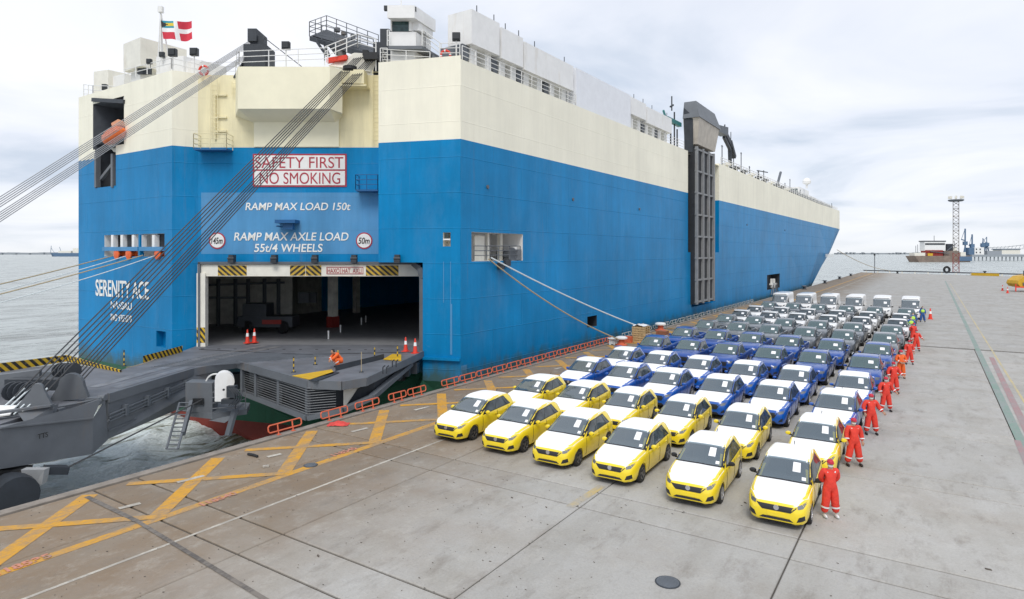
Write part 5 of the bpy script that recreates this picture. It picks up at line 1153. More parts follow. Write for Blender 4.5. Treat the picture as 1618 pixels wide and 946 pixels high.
# bollards
def bollard(p, lab, s=1.0, white=True):
    M_ = M['barrier_orange'] if white else M['grey_dark']
    t = thing('mooring_bollard', lab, 'bollard', p, 0, 'bollards on the quay edge')
    MB().lathe([(.5*s,0),(.5*s,.08*s),(.3*s,.14*s),(.24*s,.4*s),(.28*s,.5*s)], p, n=16).build('post', M_, t, smooth=True)
    MB().lathe([(.28*s,.5*s),(.5*s,.56*s),(.5*s,.68*s),(.3*s,.76*s)], p, n=16).build('cap', M['white'] if white else M['grey_mid'], t, smooth=True)
bollard(BOL, 'white capped rusty bollard nearest the stern, holding the tan mooring rope'); bollard(Vector((XQ+.8, 62, 0)), 'white capped bollard just behind the wooden pallet stack', 1.1)
bollard(PG(1262,492,.0), 'white capped bollard beside the ship left of the white pickups', 1.3)
for (y, lab) in ((150,'dark bollard on the quay edge just past the vans'),(182,'second dark bollard past the vans near the bow'),(214,'third dark bollard past the vans near the bow'),(246,'farthest dark bollard near the far quay corner')): bollard(Vector((XQ+.8,y,0)), lab, 1.1, False)
mb = MB(); 
for k in range(4): mb.obb(BOL+Vector((-.9+.15*k,-.35+.1*k,.25+.12*(k%2))), (.05,.03,0), (0,.05,0), (0,0,.3))
mb.tube(BOL+Vector((-1.1,-.4,.55)), BOL+Vector((-.3,-.1,.6)), .05); mb.obb(BOL+Vector((-.7,-.3,.55)), (.3,.1,0), (-.05,.15,0), (0,0,.04)); tag(mb.build('rat_guard', M['rope_white']), 'pale metal rope guard stand beside the nearest white capped bollard', 'rope guard')
# pallet stack
t = thing('pallet_stack', 'stack of light wooden dunnage and pallets by the quay edge', 'pallet stack', CRT, .0)
for k in range(7):
    z = CRT.z+.02+k*.2
    for i in range(4): MB().box(CRT.x-.62+i*.32, CRT.x-.62+i*.32+.26, CRT.y-.6, CRT.y+.6, z+.13, z+.17).build('board', M['wood'], t)
    for i in range(3): MB().box(CRT.x-.62, CRT.x+.62, CRT.y-.6+i*.53, CRT.y-.6+i*.53+.12, z, z+.125).build('bearer', M['wood'], t)
p = CRT+Vector((0,0,1.42)); mb = MB()
vs = [p+Vector((.75*(i/8-.5)*1.5, 1.2*(j/8-.5), .05+.12*noise.noise(Vector((i*.5,j*.5,4)))+.1*(1-abs(i/4-1)))) for j in range(9) for i in range(9)]
mb.add(vs, [(j*9+i, j*9+i+1, (j+1)*9+i+1, (j+1)*9+i) for j in range(8) for i in range(8)]); tag(mb.build('white_sheet', M['white'], smooth=True), 'white plastic sheet lying on top of the pallet stack', 'sheet')
p = CRT+Vector((1.6,1.0,0)); mb = MB(); mb.obb(p+Vector((0,0,.5)), (.45,0,0), (0,.4,0), (0,0,.5)); tag(mb.build('rusty_crate', paint('rust', (.28,.11,.06), .8, var=.3, scale=4)), 'rusty red steel bin standing right of the pallet stack', 'bin')
p = PG(993,541); tag(MB().obb(p+Vector((0,0,.28)), (.3,0,0), (0,.25,0), (0,0,.28)).build('rusty_box', M['barrier_orange']), 'small rusty box between the bollard and the pallet stack', 'box')

# ------------------------------------------------------------------ vehicles
def pch(tab):
    xs_, ys_ = zip(*tab); n = len(xs_); d = [(ys_[i+1]-ys_[i])/(xs_[i+1]-xs_[i]) for i in range(n-1)]
    m_ = [d[0]] + [0 if d[i-1]*d[i] <= 0 else 2*d[i-1]*d[i]/(d[i-1]+d[i]) for i in range(1, n-1)] + [d[-1]]
    def f(x):
        if x <= xs_[0]: return ys_[0]
        if x >= xs_[-1]: return ys_[-1]
        for i in range(n-1):
            if x <= xs_[i+1]:
                h = xs_[i+1]-xs_[i]; t = (x-xs_[i])/h
                return (2*t**3-3*t*t+1)*ys_[i]+(t**3-2*t*t+t)*h*m_[i]+(-2*t**3+3*t*t)*ys_[i+1]+(t**3-t*t)*h*m_[i+1]
    return f
def car_paint(name, col, rough=.28):
    m, nt, N, L, b = nodes_of(name); b.inputs['Base Color'].default_value = (*col, 1); b.inputs['Roughness'].default_value = rough; b.inputs['Coat Weight'].default_value = .7; b.inputs['Coat Roughness'].default_value = .05
    geo = N.new('ShaderNodeNewGeometry'); n = N.new('ShaderNodeTexNoise'); n.inputs['Scale'].default_value = 3; n.inputs['Detail'].default_value = 8; L.new(geo.outputs['Position'], n.inputs['Vector'])
    r = N.new('ShaderNodeMapRange'); r.inputs['From Min'].default_value = .45; r.inputs['From Max'].default_value = .75; r.inputs['To Max'].default_value = .05; L.new(n.outputs['Fac'], r.inputs['Value'])
    x = N.new('ShaderNodeMix'); x.data_type = 'RGBA'; x.inputs[6].default_value = (*col, 1); x.inputs[7].default_value = (.35,.33,.30,1); L.new(r.outputs[0], x.inputs[0]); L.new(x.outputs[2], b.inputs['Base Color']); return m
M['yellow_car'] = car_paint('yellow_car', (.88, .67, .02)); M['bright_blue_car'] = car_paint('bright_blue_car', (.002, .09, .44)); M['navy_car'] = car_paint('navy_car', (.003, .06, .31)); M['grey_car'] = car_paint('grey_car', (.115,.13,.15)); M['white_car'] = car_paint('white_car', (.78,.78,.78)); M['charcoal_car'] = car_paint('charcoal_car', (.05,.06,.075))
M['film'] = paint('transit_film', (.88,.88,.88), .6, var=.03, scale=3, bump=.2, spec=.3)

def see_through(name, tint, body, gl=.10):
    m = bpy.data.materials.new(name); m.use_nodes = True; nt = m.node_tree; N = nt.nodes; L = nt.links; N.clear()
    out = N.new('ShaderNodeOutputMaterial'); tr = N.new('ShaderNodeBsdfTransparent'); tr.inputs[0].default_value = (*tint, 1); gs = N.new('ShaderNodeBsdfGlossy'); gs.inputs['Roughness'].default_value = .03; gs.inputs[0].default_value = (.9,.95,1,1)
    df = N.new('ShaderNodeBsdfDiffuse'); df.inputs[0].default_value = (*body, 1); m0 = N.new('ShaderNodeMixShader'); m0.inputs[0].default_value = .36; L.new(tr.outputs[0], m0.inputs[1]); L.new(df.outputs[0], m0.inputs[2])  # pale diffuse share paints extra light onto the glass
    fr = N.new('ShaderNodeFresnel'); fr.inputs[0].default_value = 1.5; ad = N.new('ShaderNodeMath'); ad.inputs[1].default_value = gl-.04; L.new(fr.outputs[0], ad.inputs[0])
    mx = N.new('ShaderNodeMixShader'); L.new(ad.outputs[0], mx.inputs[0]); L.new(m0.outputs[0], mx.inputs[1]); L.new(gs.outputs[0], mx.inputs[2]); L.new(mx.outputs[0], out.inputs[0]); return m
M['screen'] = see_through('windscreen_glass', (.62,.72,.76), (.17,.225,.26), .14); M['side_glass'] = glass('side_glass', (.04,.055,.065), .03); M['tint_green'] = see_through('green_glass', (.5,.68,.66), (.12,.22,.21), .14)
M['tyre'] = paint('tyre', (.02,.02,.022), .8); M['alloy_dark'] = paint('alloy_dark', (.16,.16,.17), .3, metal=.7); M['lining'] = paint('cabin_lining', (.05,.055,.06), .8); M['dash'] = paint('dashboard', (.07,.075,.08), .6); M['seat'] = paint('seat_cloth', (.20,.21,.22), .9); M['alloy'] = paint('alloy', (.5,.5,.52), .3, metal=.8)
M['grille'] = paint('grille', (.02,.022,.026), .45); M['chrome'] = paint('chrome', (.7,.7,.72), .2, metal=.9, var=.02); M['lamp'] = glass('head_lamp', (.13,.14,.155), .05); M['trim'] = paint('trim_black', (.015,.015,.017), .5); M['paper'] = paint('paper', (.85,.85,.86), .7, var=.03); M['steel_rail'] = paint('roof_rail', (.55,.56,.58), .35, metal=.6, var=.05)
def build_vehicle(root, S):
    L2 = S['L']/2; wmax = S['W']/2; zt, zb, wd, wr, z0 = pch(S['top']), pch(S['belt']), pch(S['wid']), pch(S['roofw']), pch(S['bot'])
    ys = set(); y = -L2
    while y < L2-1e-6: ys.add(round(y, 4)); y += .07
    ys.add(L2); R = S['wr']*1.13
    for ya in S['axles']:
        for k in range(13): ys.add(round(ya-R*math.cos(PI*k/12), 4))
    for e in (-L2+.015, -L2+.04, L2-.04, L2-.015): ys.add(e)
    for e in S.get('cuts', []): ys |= {e-.012, e+.012}
    ys = sorted(ys)
    def ring(y):
        a, b, w, r, c = zt(y), zb(y), wd(y), wr(y), z0(y)
        if 'bed' in S and S['bed'][0] < y < S['bed'][1]: a = S['bed'][2]; r = w-.10
        ar = 0
        for ya in S['axles']:
            if abs(y-ya) < R: ar = max(ar, S['wr']+math.sqrt(R*R-(y-ya)**2))
        b = min(b, a-.02) if a > b else b
        base = [(0,c),(w*.8,c)]; side = [(w*.93,c+.03),(w*.985,c+.3*(b-c)),(w,c+.58*(b-c)),(w*.995,c+.8*(b-c)),(w*.975,b-.03),(w*.955,b)]
        side = [(x, max(z, min(ar, b-.05))) for x, z in side]
        k = a-b
        if 'bed' in S and S['bed'][0] < y < S['bed'][1]: top = [(r,b),(r-.005,b+k*.5),(r-.01,a),(r*.6,a),(0,a)]
        else:
            top = [(w*.955+(r-w*.955)*.52, b+k*.45),(r,b+k*.85),(r-.045,b+k*.94),(r*.82,b+k*.98),(r*.5,a),(0,a+.006)]
            if len(top) == 6: top = top
        pts = base+side+top
        if len(pts) == 13: pts = pts[:8]+[pts[8]]+pts[8:]
        return pts
    rings = [ring(y) for y in ys]; n = len(rings[0]); mb = MB(); full = 2*n-2
    for y, rg_ in zip(ys, rings):
        # nose and tail slope slightly in plan and profile
        mb.v += [(x, y, z) for x, z in rg_] + [(-x, y, z) for x, z in rg_[1:-1][::-1]]
    for i in range(len(ys)-1):
        for k in range(full):
            k2 = (k+1) % full; kk = min(k, full-1-k)
            mb.f.append((i*full+k, i*full+k2, (i+1)*full+k2, (i+1)*full+k)); mb.m.append(1 if kk <= 0 else 0)
    mb.f += [tuple(range(full)), tuple(range((len(ys)-1)*full, len(ys)*full))]; mb.m += [0, 0]
    body = mb.build('body', [S['paint'], M['trim']], root, smooth=True, sharp=.75)
    bm = bmesh.new(); bm.from_mesh(body.data); bvh = BVHTree.FromBMesh(bm)
    yc, yh = S['cowl'], S['header']
    hl_ = [f for f in bm.faces if yc+.015 < f.calc_center_median().y < yh-.02 and abs(f.calc_center_median().x) < S['ws'][1]-.02 and f.normal.z > .2 and f.calc_center_median().z > zb(yc)-.02]
    bmesh.ops.delete(bm, geom=hl_, context='FACES'); bm.to_mesh(body.data); bm.free()
    # cabin behind the open windscreen: lining, dashboard, wheel and seats
    xi = S['ws'][1]-.04; zf, zr = zb(yc)-.35, zt(yh+.3)-.10; ye = yh+1.25
    cl = MB(); cl.quad((-xi,yc,zf),(xi,yc,zf),(xi,ye,zf),(-xi,ye,zf)); cl.quad((-xi,ye,zf),(xi,ye,zf),(xi*.9,ye,zr),(-xi*.9,ye,zr)); cl.quad((-xi*.92,yh,zr),(xi*.92,yh,zr),(xi*.92,ye,zr),(-xi*.92,ye,zr))
    for q in (-1, 1): cl.add([(q*(xi+.05),yc,zf),(q*(xi+.05),ye,zf),(q*xi*.95,ye,zr),(q*xi*.95,yh,zr),(q*(xi+.05),yc,zt(yc)-.06)], [(0,1,2,3,4)])
    cl.quad((-xi,yc,zf),(xi,yc,zf),(xi,yc,zt(yc)-.03),(-xi,yc,zt(yc)-.03)); cl.build('cabin_lining', M['lining'], root, fix=False)
    db = MB(); zd = zt(yc)-.02; db.extr([(-xi,yc+.03,zd-.05),(-xi,yc+.42,zd+.03),(-xi,yc+.50,zd-.18),(-xi,yc+.03,zd-.2)], (2*xi,0,0)); db.build('dashboard', M['dash'], root)
    sw = MB(); c = Vector((.34 if True else 0, yc+.62, zd+.02))
    for k in range(14):
        f_ = lambda k: c+Vector((.185*math.cos(2*PI*k/14), .07*math.sin(2*PI*k/14), .17*math.sin(2*PI*k/14))); sw.tube(f_(k), f_(k+1), .022, 5)
    sw.tube(c-Vector((.18,0,0)), c+Vector((.18,0,0)), .02, 5); sw.build('steering_wheel', M['trim'], root, fix=False)
    for q in (-1, 1):
        se = MB(); x_ = q*.34; y_ = yh+.48; zs_ = zd-.35; se.extr([(x_-.24,y_,zs_),(x_+.24,y_,zs_),(x_+.21,y_+.14,zs_+.55),(x_-.21,y_+.14,zs_+.55)], (0,.12,0)); se.extr([(x_-.12,y_+.14,zs_+.56),(x_+.12,y_+.14,zs_+.56),(x_+.10,y_+.17,zs_+.74),(x_-.10,y_+.17,zs_+.74)], (0,.08,0)); se.build('seat', M['seat'], root)
    def cast(p, d):
        d = Vector(d).normalized(); h = bvh.ray_cast(Vector(p)-d*4, d)
        return (h[0], -d) if h[0] is not None else (Vector(p), -d)
    def patch(mb, q, d, nu=6, nv=4, off=.006, skirt=.015, m=0, noskirt=False):
        q = [Vector(p) for p in q]; d = Vector(d).normalized(); g = []
        for j in range(nv+1):
            for i in range(nu+1):
                u, v = i/nu, j/nv; p = q[0].lerp(q[1], u).lerp(q[3].lerp(q[2], u), v); h = cast(p, d); g.append(h[0]-d*off)
        b0 = len(mb.v); mb.v += [tuple(p) for p in g]; 
        for j in range(nv):
            for i in range(nu): a = b0+j*(nu+1)+i; mb.f.append((a, a+1, a+nu+2, a+nu+1)); mb.m.append(m)
        if noskirt: return
        loop = [i for i in range(nu+1)] + [(j)*(nu+1)+nu for j in range(1, nv+1)] + [nv*(nu+1)+i for i in range(nu-1, -1, -1)] + [j*(nu+1) for j in range(nv-1, 0, -1)]
        s0 = len(mb.v); mb.v += [tuple(g[i]+d*(off+skirt)) for i in loop]
        for k in range(len(loop)): k2 = (k+1) % len(loop); mb.f.append((b0+loop[k], b0+loop[k2], s0+k2, s0+k)); mb.m.append(m)
    def P(q, d, name, mat, nu=6, nv=4, off=.006, parent=None, mirror=False, noskirt=False):
        mb = MB()
        for qq in (q if isinstance(q[0][0], (list, tuple)) else [q]): patch(mb, qq, d, nu, nv, off, noskirt=noskirt)
        if mirror: mb.v = [(-x, y, z) for x, y, z in mb.v]
        return mb.build(name, mat, parent or root, smooth=True, fix=True, sharp=.6)
    yc, yh = S['cowl'], S['header']; wf_, wt_ = S['ws']
    zc_, zh_ = zt(yc), zt(yh)
    dws = Vector((0, (zh_-zc_), -(yh-yc))).normalized()
    P([(-wf_-.05,yc-.05,zc_-.03),(wf_+.05,yc-.05,zc_-.03),(wf_-.03,yc+.03,zc_),(-wf_+.03,yc+.03,zc_)], dws, 'cowl_panel', M['trim'], 12, 2, .007)
    P([[(wf_-.05,yc-.0,zc_),(wf_+.06,yc-.0,zc_),(wt_+.075,yh+.03,zh_),(wt_-.02,yh+.03,zh_)]], dws, 'windscreen_pillar', M['trim'], 3, 7, .006); P([[(wf_-.05,yc-.0,zc_),(wf_+.06,yc-.0,zc_),(wt_+.075,yh+.03,zh_),(wt_-.02,yh+.03,zh_)]], dws, 'windscreen_pillar', M['trim'], 3, 7, .006, mirror=True)
    scr = P([(-wf_+.03,yc+.01,zc_+.01),(wf_-.03,yc+.01,zc_+.01),(wt_,yh-.01,zh_),(-wt_,yh-.01,zh_)], dws, 'windscreen', S.get('glass', M['screen']), 12, 6, .012, noskirt=True)
    def onscr(u, v, off=.018):
        a = Vector((-wf_,yc,zc_)).lerp(Vector((wf_,yc,zc_)), u); b = Vector((-wt_,yh,zh_)).lerp(Vector((wt_,yh,zh_)), u); return tuple(a.lerp(b, v))
    for (u0, u1, v0, v1) in ((.66,.82,.42,.84) if S['kind'] == 'hatch' else (.62,.80,.42,.68), (.85,.93,.10,.24)): P([onscr(u0,v0), onscr(u1,v0), onscr(u1,v1), onscr(u0,v1)], dws, 'paper_notice', M['paper'], 2, 2, .018, scr)
    # pale seat backs and wheel rim seen through the screen
    # side windows
    yr, yr2, zs0, zs1 = S['side']   # rear bottom y, rear top y, offsets above belt / below roof
    for sgn in (1, -1):
        def sp(y, top): return (0, y, (zt(y)-zs1) if top else zb(y)+zs0)
        f0, f1 = S['sidef']
        fr_q = [sp(f0-.05, 0), sp(yr+.05, 0), sp(yr2+.03, 1), sp(f1-.04, 1)]
        fr_q = [(x, y, z+dz) for (x, y, z), dz in zip(fr_q, (-.03,-.03,.03,.03))]
        P(fr_q, (-1,0,.0), 'window_surround', M['trim'], 10, 3, .004, mirror=sgn < 0)
        e = S['pillars']; q0 = [sp(f0, 0), sp(yr, 0), sp(yr2, 1), sp(f1, 1)]
        for a, b in zip(e, e[1:]):
            lp = lambda k, i, j: tuple(Vector(q0[i]).lerp(Vector(q0[j]), k))
            P([lp(a+.012, 0, 1), lp(b-.012, 0, 1), lp(b-.012, 3, 2), lp(a+.012, 3, 2)], (-1,0,0), 'side_window', M['side_glass'], 5, 3, .010, mirror=sgn < 0)
        # mirror
        mw_ = wmax+.06; mz = zb(f0)+.10; my = f0+.12
        mm = MB(); mm.lathe([(.02,-.03),(.07,-.02),(.095,.04),(.09,.07),(.03,.08)], (0,0,0), axis='y', n=10)
        mm.v = [(sgn*(mw_+.02)+x*1.15, my+yy, mz+z*.8) for x, yy, z in mm.v]; mm.bar((sgn*(wmax-.12),my+.05,mz-.07),(sgn*mw_,my+.04,mz-.05),.05,.04,m=1)
        mm.build('mirror', [S.get('mirror', S['paint']), M['trim']], root, smooth=True)
        # door shut lines and handles
        dl = MB()
        for yy in S['doors']:
            for (za, zb2) in ((z0(yy)+.1, zb(yy)-.02),): 
                pts = [cast((0, yy, za+(zb2-za)*k/5), (-1,0,0))[0]+Vector((.003,0,0)) for k in range(6)]
                for a, b in zip(pts, pts[1:]): dl.bar(a, b, .014, .01)
        if sgn < 0: dl.v = [(-x, y, z) for x, y, z in dl.v]
        dl.build('door_seam', M['trim'], root)
        for yy in S['handles']:
            c = cast((0, yy, zb(yy)-.14), (-1,0,0))[0]; MB().obb((sgn*(c.x+.015), yy, c.z), (.012,0,0), (0,.09,0), (0,0,.014)).build('door_handle', S['paint'], root)
    # rear window
    if S.get('rear'):
        ya, yb = S['rear']; P([(-.5,yb,zt(yb)),(.5,yb,zt(yb)),(.46,ya,zt(ya)),(-.46,ya,zt(ya))], (0,-.7,-.7), 'rear_window', M['side_glass'], 6, 3, .008)
    # transit film on bonnet and roof
    if S.get('film'):
        a, b = S['film'][0]; fw = S['film'][2]
        c = a+(b-a)*.38
        P([[(-fw*.68,a,zt(a)),(fw*.68,a,zt(a)),(fw*.96,c,zt(c)),(-fw*.96,c,zt(c))],[(-fw*.96,c,zt(c)),(fw*.96,c,zt(c)),(fw,b,zt(b)),(-fw,b,zt(b))]], (0,.25,-1), 'bonnet_film', M['film'], 16, 10, .007)
        a, b = S['film'][1]; P([(-wr(a)*1.10,a,zt(a)),(wr(a)*1.10,a,zt(a)),(wr(b)*.93,b,zt(b)),(-wr(b)*.93,b,zt(b))], (0,0,-1), 'roof_film', M['film'], 18, 18, .008)
        o = MB().tube((0,b-.04,zt(b)),(0,b+.12,zt(b)+.1),.012,5).build('antenna', M['trim'], root)
    for (qs, d, nm, mt, par, off) in S['front']:
        if qs[0] == 'M':
            P(qs[1], d, nm, mt, 5, 3, off); P(qs[1], d, nm, mt, 5, 3, off, mirror=True)
        else: P(qs[1], d, nm, mt, 8, 3, off)
    for (c, r_) in S.get('emblem', []):
        p = cast(c, (0,1,0))[0]; MB().lathe([(r_,-.022),(r_,.0),(r_*.8,.0)], (p.x,p.y-.0,p.z), axis='y', n=14).build('emblem', M['chrome'], root)
    # film-wrapped or painted wheels
    for ya in S['axles']:
        for sgn in (1, -1):
            r_ = S['wr']; cx = sgn*(wd(ya)-.115); tw_ = .105
            ty = MB().lathe([(r_*.6,-tw_+.05),(r_*.64,-tw_),(r_*.95,-tw_),(r_,-tw_*.7),(r_,tw_*.7),(r_*.95,tw_),(r_*.64,tw_),(r_*.6,tw_-.05)], (cx,ya,r_), axis='x', n=20).build('tyre', M['tyre'], root, smooth=True, sharp=.5)
            rm = MB(); rm.lathe([(r_*.655,sgn*(tw_-.03)),(r_*.655,sgn*(tw_+.004)),(r_*.60,sgn*(tw_+.002)),(r_*.58,sgn*(tw_-.045))], (cx,ya,r_), axis='x', n=20, m=1); rm.f = [f for f in rm.f if len(f) < 20]; rm.m = rm.m[:len(rm.f)]
            for k in range(5):
                t_ = 2*PI*k/5+.3; dv = Vector((0,math.cos(t_),math.sin(t_))); c = Vector((cx+sgn*(tw_-.015),ya,r_)); rm.bar(c, c+dv*r_*.62, .06, .03, m=1, up=(1,0,0)); rm.bar(c+dv*r_*.2, c+(dv+Vector((0,-dv.z,dv.y))*.28)*r_*.6, .03, .03, m=1, up=(1,0,0))
            rm.lathe([(r_*.13,sgn*(tw_-.04)),(r_*.13,sgn*(tw_+.005))], (cx,ya,r_), axis='x', n=10, m=1); rm.build('rim', [M['trim'], S.get('rim', M['alloy_dark'])], ty, smooth=True, sharp=.4)
    # shadowed wheel housings (liner plates)
    lin = MB()
    for ya in S['axles']: lin.box(-wmax+.24, wmax-.24, ya-R*.98, ya+R*.98, z0(ya)+.05, S['wr']+R-.04)
    lin.build('wheel_liner', M['trim'], root)
    if S.get('rails'):
        a, b = S['rails']
        for sgn in (1,-1): MB().path([(sgn*(wr(y)*1.0), y, zt(y)+.02) for y in [a+(b-a)*k/5 for k in range(6)]], .022, 6).build('roof_rail', S.get('railmat', M['steel_rail']), root, fix=False)
    return root
def stretch(S, k):
    T = dict(S)
    for q in ('top','belt','wid','roofw','bot'): T[q] = [(a*k, b) for a, b in S[q]]
    for q in ('axles','sidef','doors','handles','rear'): T[q] = tuple(a*k for a in S[q])
    T['L'] = S['L']*k; T['cowl'] = S['cowl']*k; T['header'] = S['header']*k; T['side'] = (S['side'][0]*k, S['side'][1]*k)+S['side'][2:]
    T['film'] = (tuple(a*k for a in S['film'][0]), tuple(a*k for a in S['film'][1]), S['film'][2]); return T
MG3 = dict(kind='hatch', L=4.02, W=1.74, wr=.31, axles=(-1.19,1.33), paint=M['yellow_car'], rim=M['alloy_dark'],
    top=[(-2.01,.56),(-1.99,.63),(-1.93,.72),(-1.80,.80),(-1.5,.90),(-1.1,.965),(-.80,1.0),(-.45,1.19),(-.08,1.40),(.15,1.475),(.5,1.51),(1.0,1.50),(1.45,1.44),(1.72,1.30),(1.90,1.02),(1.97,.92),(2.01,.80)],
    belt=[(-2.01,.50),(-1.9,.60),(-1.6,.76),(-1.1,.86),(-.8,.90),(0,.93),(1.0,.97),(1.6,1.0),(1.9,.92),(2.01,.7)],
    wid=[(-2.01,.50),(-1.985,.60),(-1.93,.69),(-1.82,.765),(-1.6,.825),(-1.3,.855),(0,.87),(1.4,.865),(1.75,.83),(1.93,.74),(2.01,.60)],
    roofw=[(-2.01,.42),(-1.8,.66),(-1.2,.76),(-.8,.77),(-.1,.67),(.5,.66),(1.3,.635),(1.8,.63),(2.01,.52)],
    bot=[(-2.01,.22),(-1.97,.18),(-1.85,.17),(1.8,.18),(1.95,.24),(2.01,.33)],
    cowl=-.80, header=-.02, ws=(.745,.635), side=(1.42,1.12,.03,.13), sidef=(-.55,.10), pillars=(0,.44,.86,1.0), doors=(-.62,.42,1.25), handles=(.28,1.05), rear=(1.55,1.85),
    film=((-1.93,-.86),(-.07,1.52),.82), mirror=M['yellow_car'], emblem=[((0,-2.2,.60),.075)],
    front=[(('C',[(-.38,0,.50),(.38,0,.50),(.55,0,.655),(-.55,0,.655)]),(0,1,0),'grille',M['grille'],None,.008),
           (('M',[(.57,0,.615),(.70,0,.64),(.815,0,.80),(.55,0,.70)]),(0,1,0),'headlight',M['lamp'],None,.010),
           (('C',[(-.46,0,.255),(.46,0,.255),(.36,0,.325),(-.36,0,.325)]),(0,1,0),'lower_intake',M['grille'],None,.008),
           (('M',[(.54,0,.27),(.75,0,.31),(.74,0,.45),(.60,0,.41)]),(0,1,0),'side_intake',M['grille'],None,.008),
           (('C',[(-.24,0,.35),(.24,0,.35),(.24,0,.46),(-.24,0,.46)]),(0,1,0),'plate_panel',M['yellow_car'],None,.02)])
ZS = dict(kind='hatch', L=4.32, W=1.81, wr=.335, axles=(-1.28,1.31), paint=M['bright_blue_car'], rim=M['alloy'],
    top=[(-2.16,.66),(-2.13,.76),(-2.05,.86),(-1.9,.93),(-1.5,1.01),(-1.05,1.06),(-.85,1.08),(-.45,1.29),(-.08,1.50),(.2,1.60),(.6,1.63),(1.1,1.61),(1.5,1.54),(1.82,1.35),(2.0,1.12),(2.1,1.0),(2.16,.85)],
    belt=[(-2.16,.60),(-2.0,.74),(-1.7,.86),(-1.1,.95),(-.8,.98),(0,1.01),(1.1,1.06),(1.7,1.10),(2.05,1.0),(2.16,.75)],
    wid=[(-2.16,.56),(-2.13,.66),(-2.05,.76),(-1.9,.83),(-1.6,.88),(-1.3,.90),(0,.905),(1.5,.90),(1.85,.86),(2.08,.76),(2.16,.62)],
    roofw=[(-2.16,.48),(-1.9,.70),(-1.2,.79),(-.85,.80),(-.1,.73),(.5,.72),(1.4,.69),(1.9,.65),(2.16,.54)],
    bot=[(-2.16,.34),(-2.11,.26),(-1.95,.23),(1.9,.23),(2.1,.3),(2.16,.38)],
    cowl=-.85, header=0.0, ws=(.79,.695), side=(1.55,1.22,.03,.13), sidef=(-.58,.12), pillars=(0,.44,.84,1.0), doors=(-.66,.44,1.28), handles=(.28,1.1), rear=(1.65,1.95),
    film=((-2.07,-.92),(-.06,1.68),.85), mirror=M['bright_blue_car'], rails=(.25,1.45), railmat=M['bright_blue_car'], emblem=[((0,-2.4,.68),.075)],
    front=[(('C',[(-.42,0,.50),(.42,0,.50),(.56,0,.74),(-.56,0,.74)]),(0,1,0),'grille',M['grille'],None,.008),
           (('M',[(.62,0,.68),(.78,0,.72),(.84,0,.86),(.56,0,.78)]),(0,1,0),'headlight',M['lamp'],None,.010),
           (('C',[(-.50,0,.30),(.50,0,.30),(.44,0,.38),(-.44,0,.38)]),(0,1,0),'lower_intake',M['grille'],None,.008),
           (('M',[(.58,0,.34),(.76,0,.38),(.76,0,.52),(.66,0,.46)]),(0,1,0),'side_intake',M['grille'],None,.008)])
def pickup(paint_, rail, glass_, rim):
    return dict(kind='pickup', L=5.32, W=1.90, wr=.38, axles=(-1.75,1.40), paint=paint_, rim=rim, glass=glass_,
    top=[(-2.66,.80),(-2.62,.95),(-2.5,1.04),(-2.2,1.12),(-1.7,1.18),(-1.35,1.20),(-.95,1.45),(-.55,1.69),(-.3,1.77),(.1,1.80),(.55,1.78),(.78,1.74),(.86,1.52),(.98,1.16),(1.05,1.12),(2.66,1.12)],
    belt=[(-2.66,.74),(-2.5,.90),(-2.1,1.0),(-1.4,1.09),(0,1.12),(.9,1.13),(1.2,1.13),(2.66,1.13)],
    wid=[(-2.66,.60),(-2.62,.72),(-2.5,.83),(-2.3,.90),(-2.0,.935),(0,.945),(2.5,.94),(2.66,.92)],
    roofw=[(-2.66,.5),(-2.3,.72),(-1.4,.82),(-.5,.73),(.1,.715),(.8,.70),(1.1,.82),(2.66,.84)],
    bot=[(-2.66,.45),(-2.6,.34),(-2.4,.30),(2.4,.32),(2.66,.5)], bed=(1.04,2.58,.72), cuts=[.98,1.04,2.58],
    cowl=-1.35, header=-.48, ws=(.80,.69), side=(.74,.60,.03,.14), sidef=(-1.08,-.36), pillars=(0,.50,.86,1.0), doors=(-1.15,-.12,.72), handles=(-.28,.55),
    mirror=paint_, rails=(-.25,.65), railmat=rail, emblem=[((0,-2.9,.86),.08)],
    front=[(('C',[(-.48,0,.60),(.48,0,.60),(.56,0,.88),(-.56,0,.88)]),(0,1,0),'grille',M['grille'],None,.008),
           (('M',[(.62,0,.78),(.82,0,.80),(.86,0,.94),(.62,0,.92)]),(0,1,0),'headlight',M['lamp'],None,.010),
           (('C',[(-.55,0,.38),(.55,0,.38),(.5,0,.50),(-.5,0,.50)]),(0,1,0),'lower_intake',M['grille'],None,.008),
           (('M',[(.64,0,.42),(.84,0,.46),(.84,0,.58),(.68,0,.55)]),(0,1,0),'side_intake',M['grille'],None,.008)])
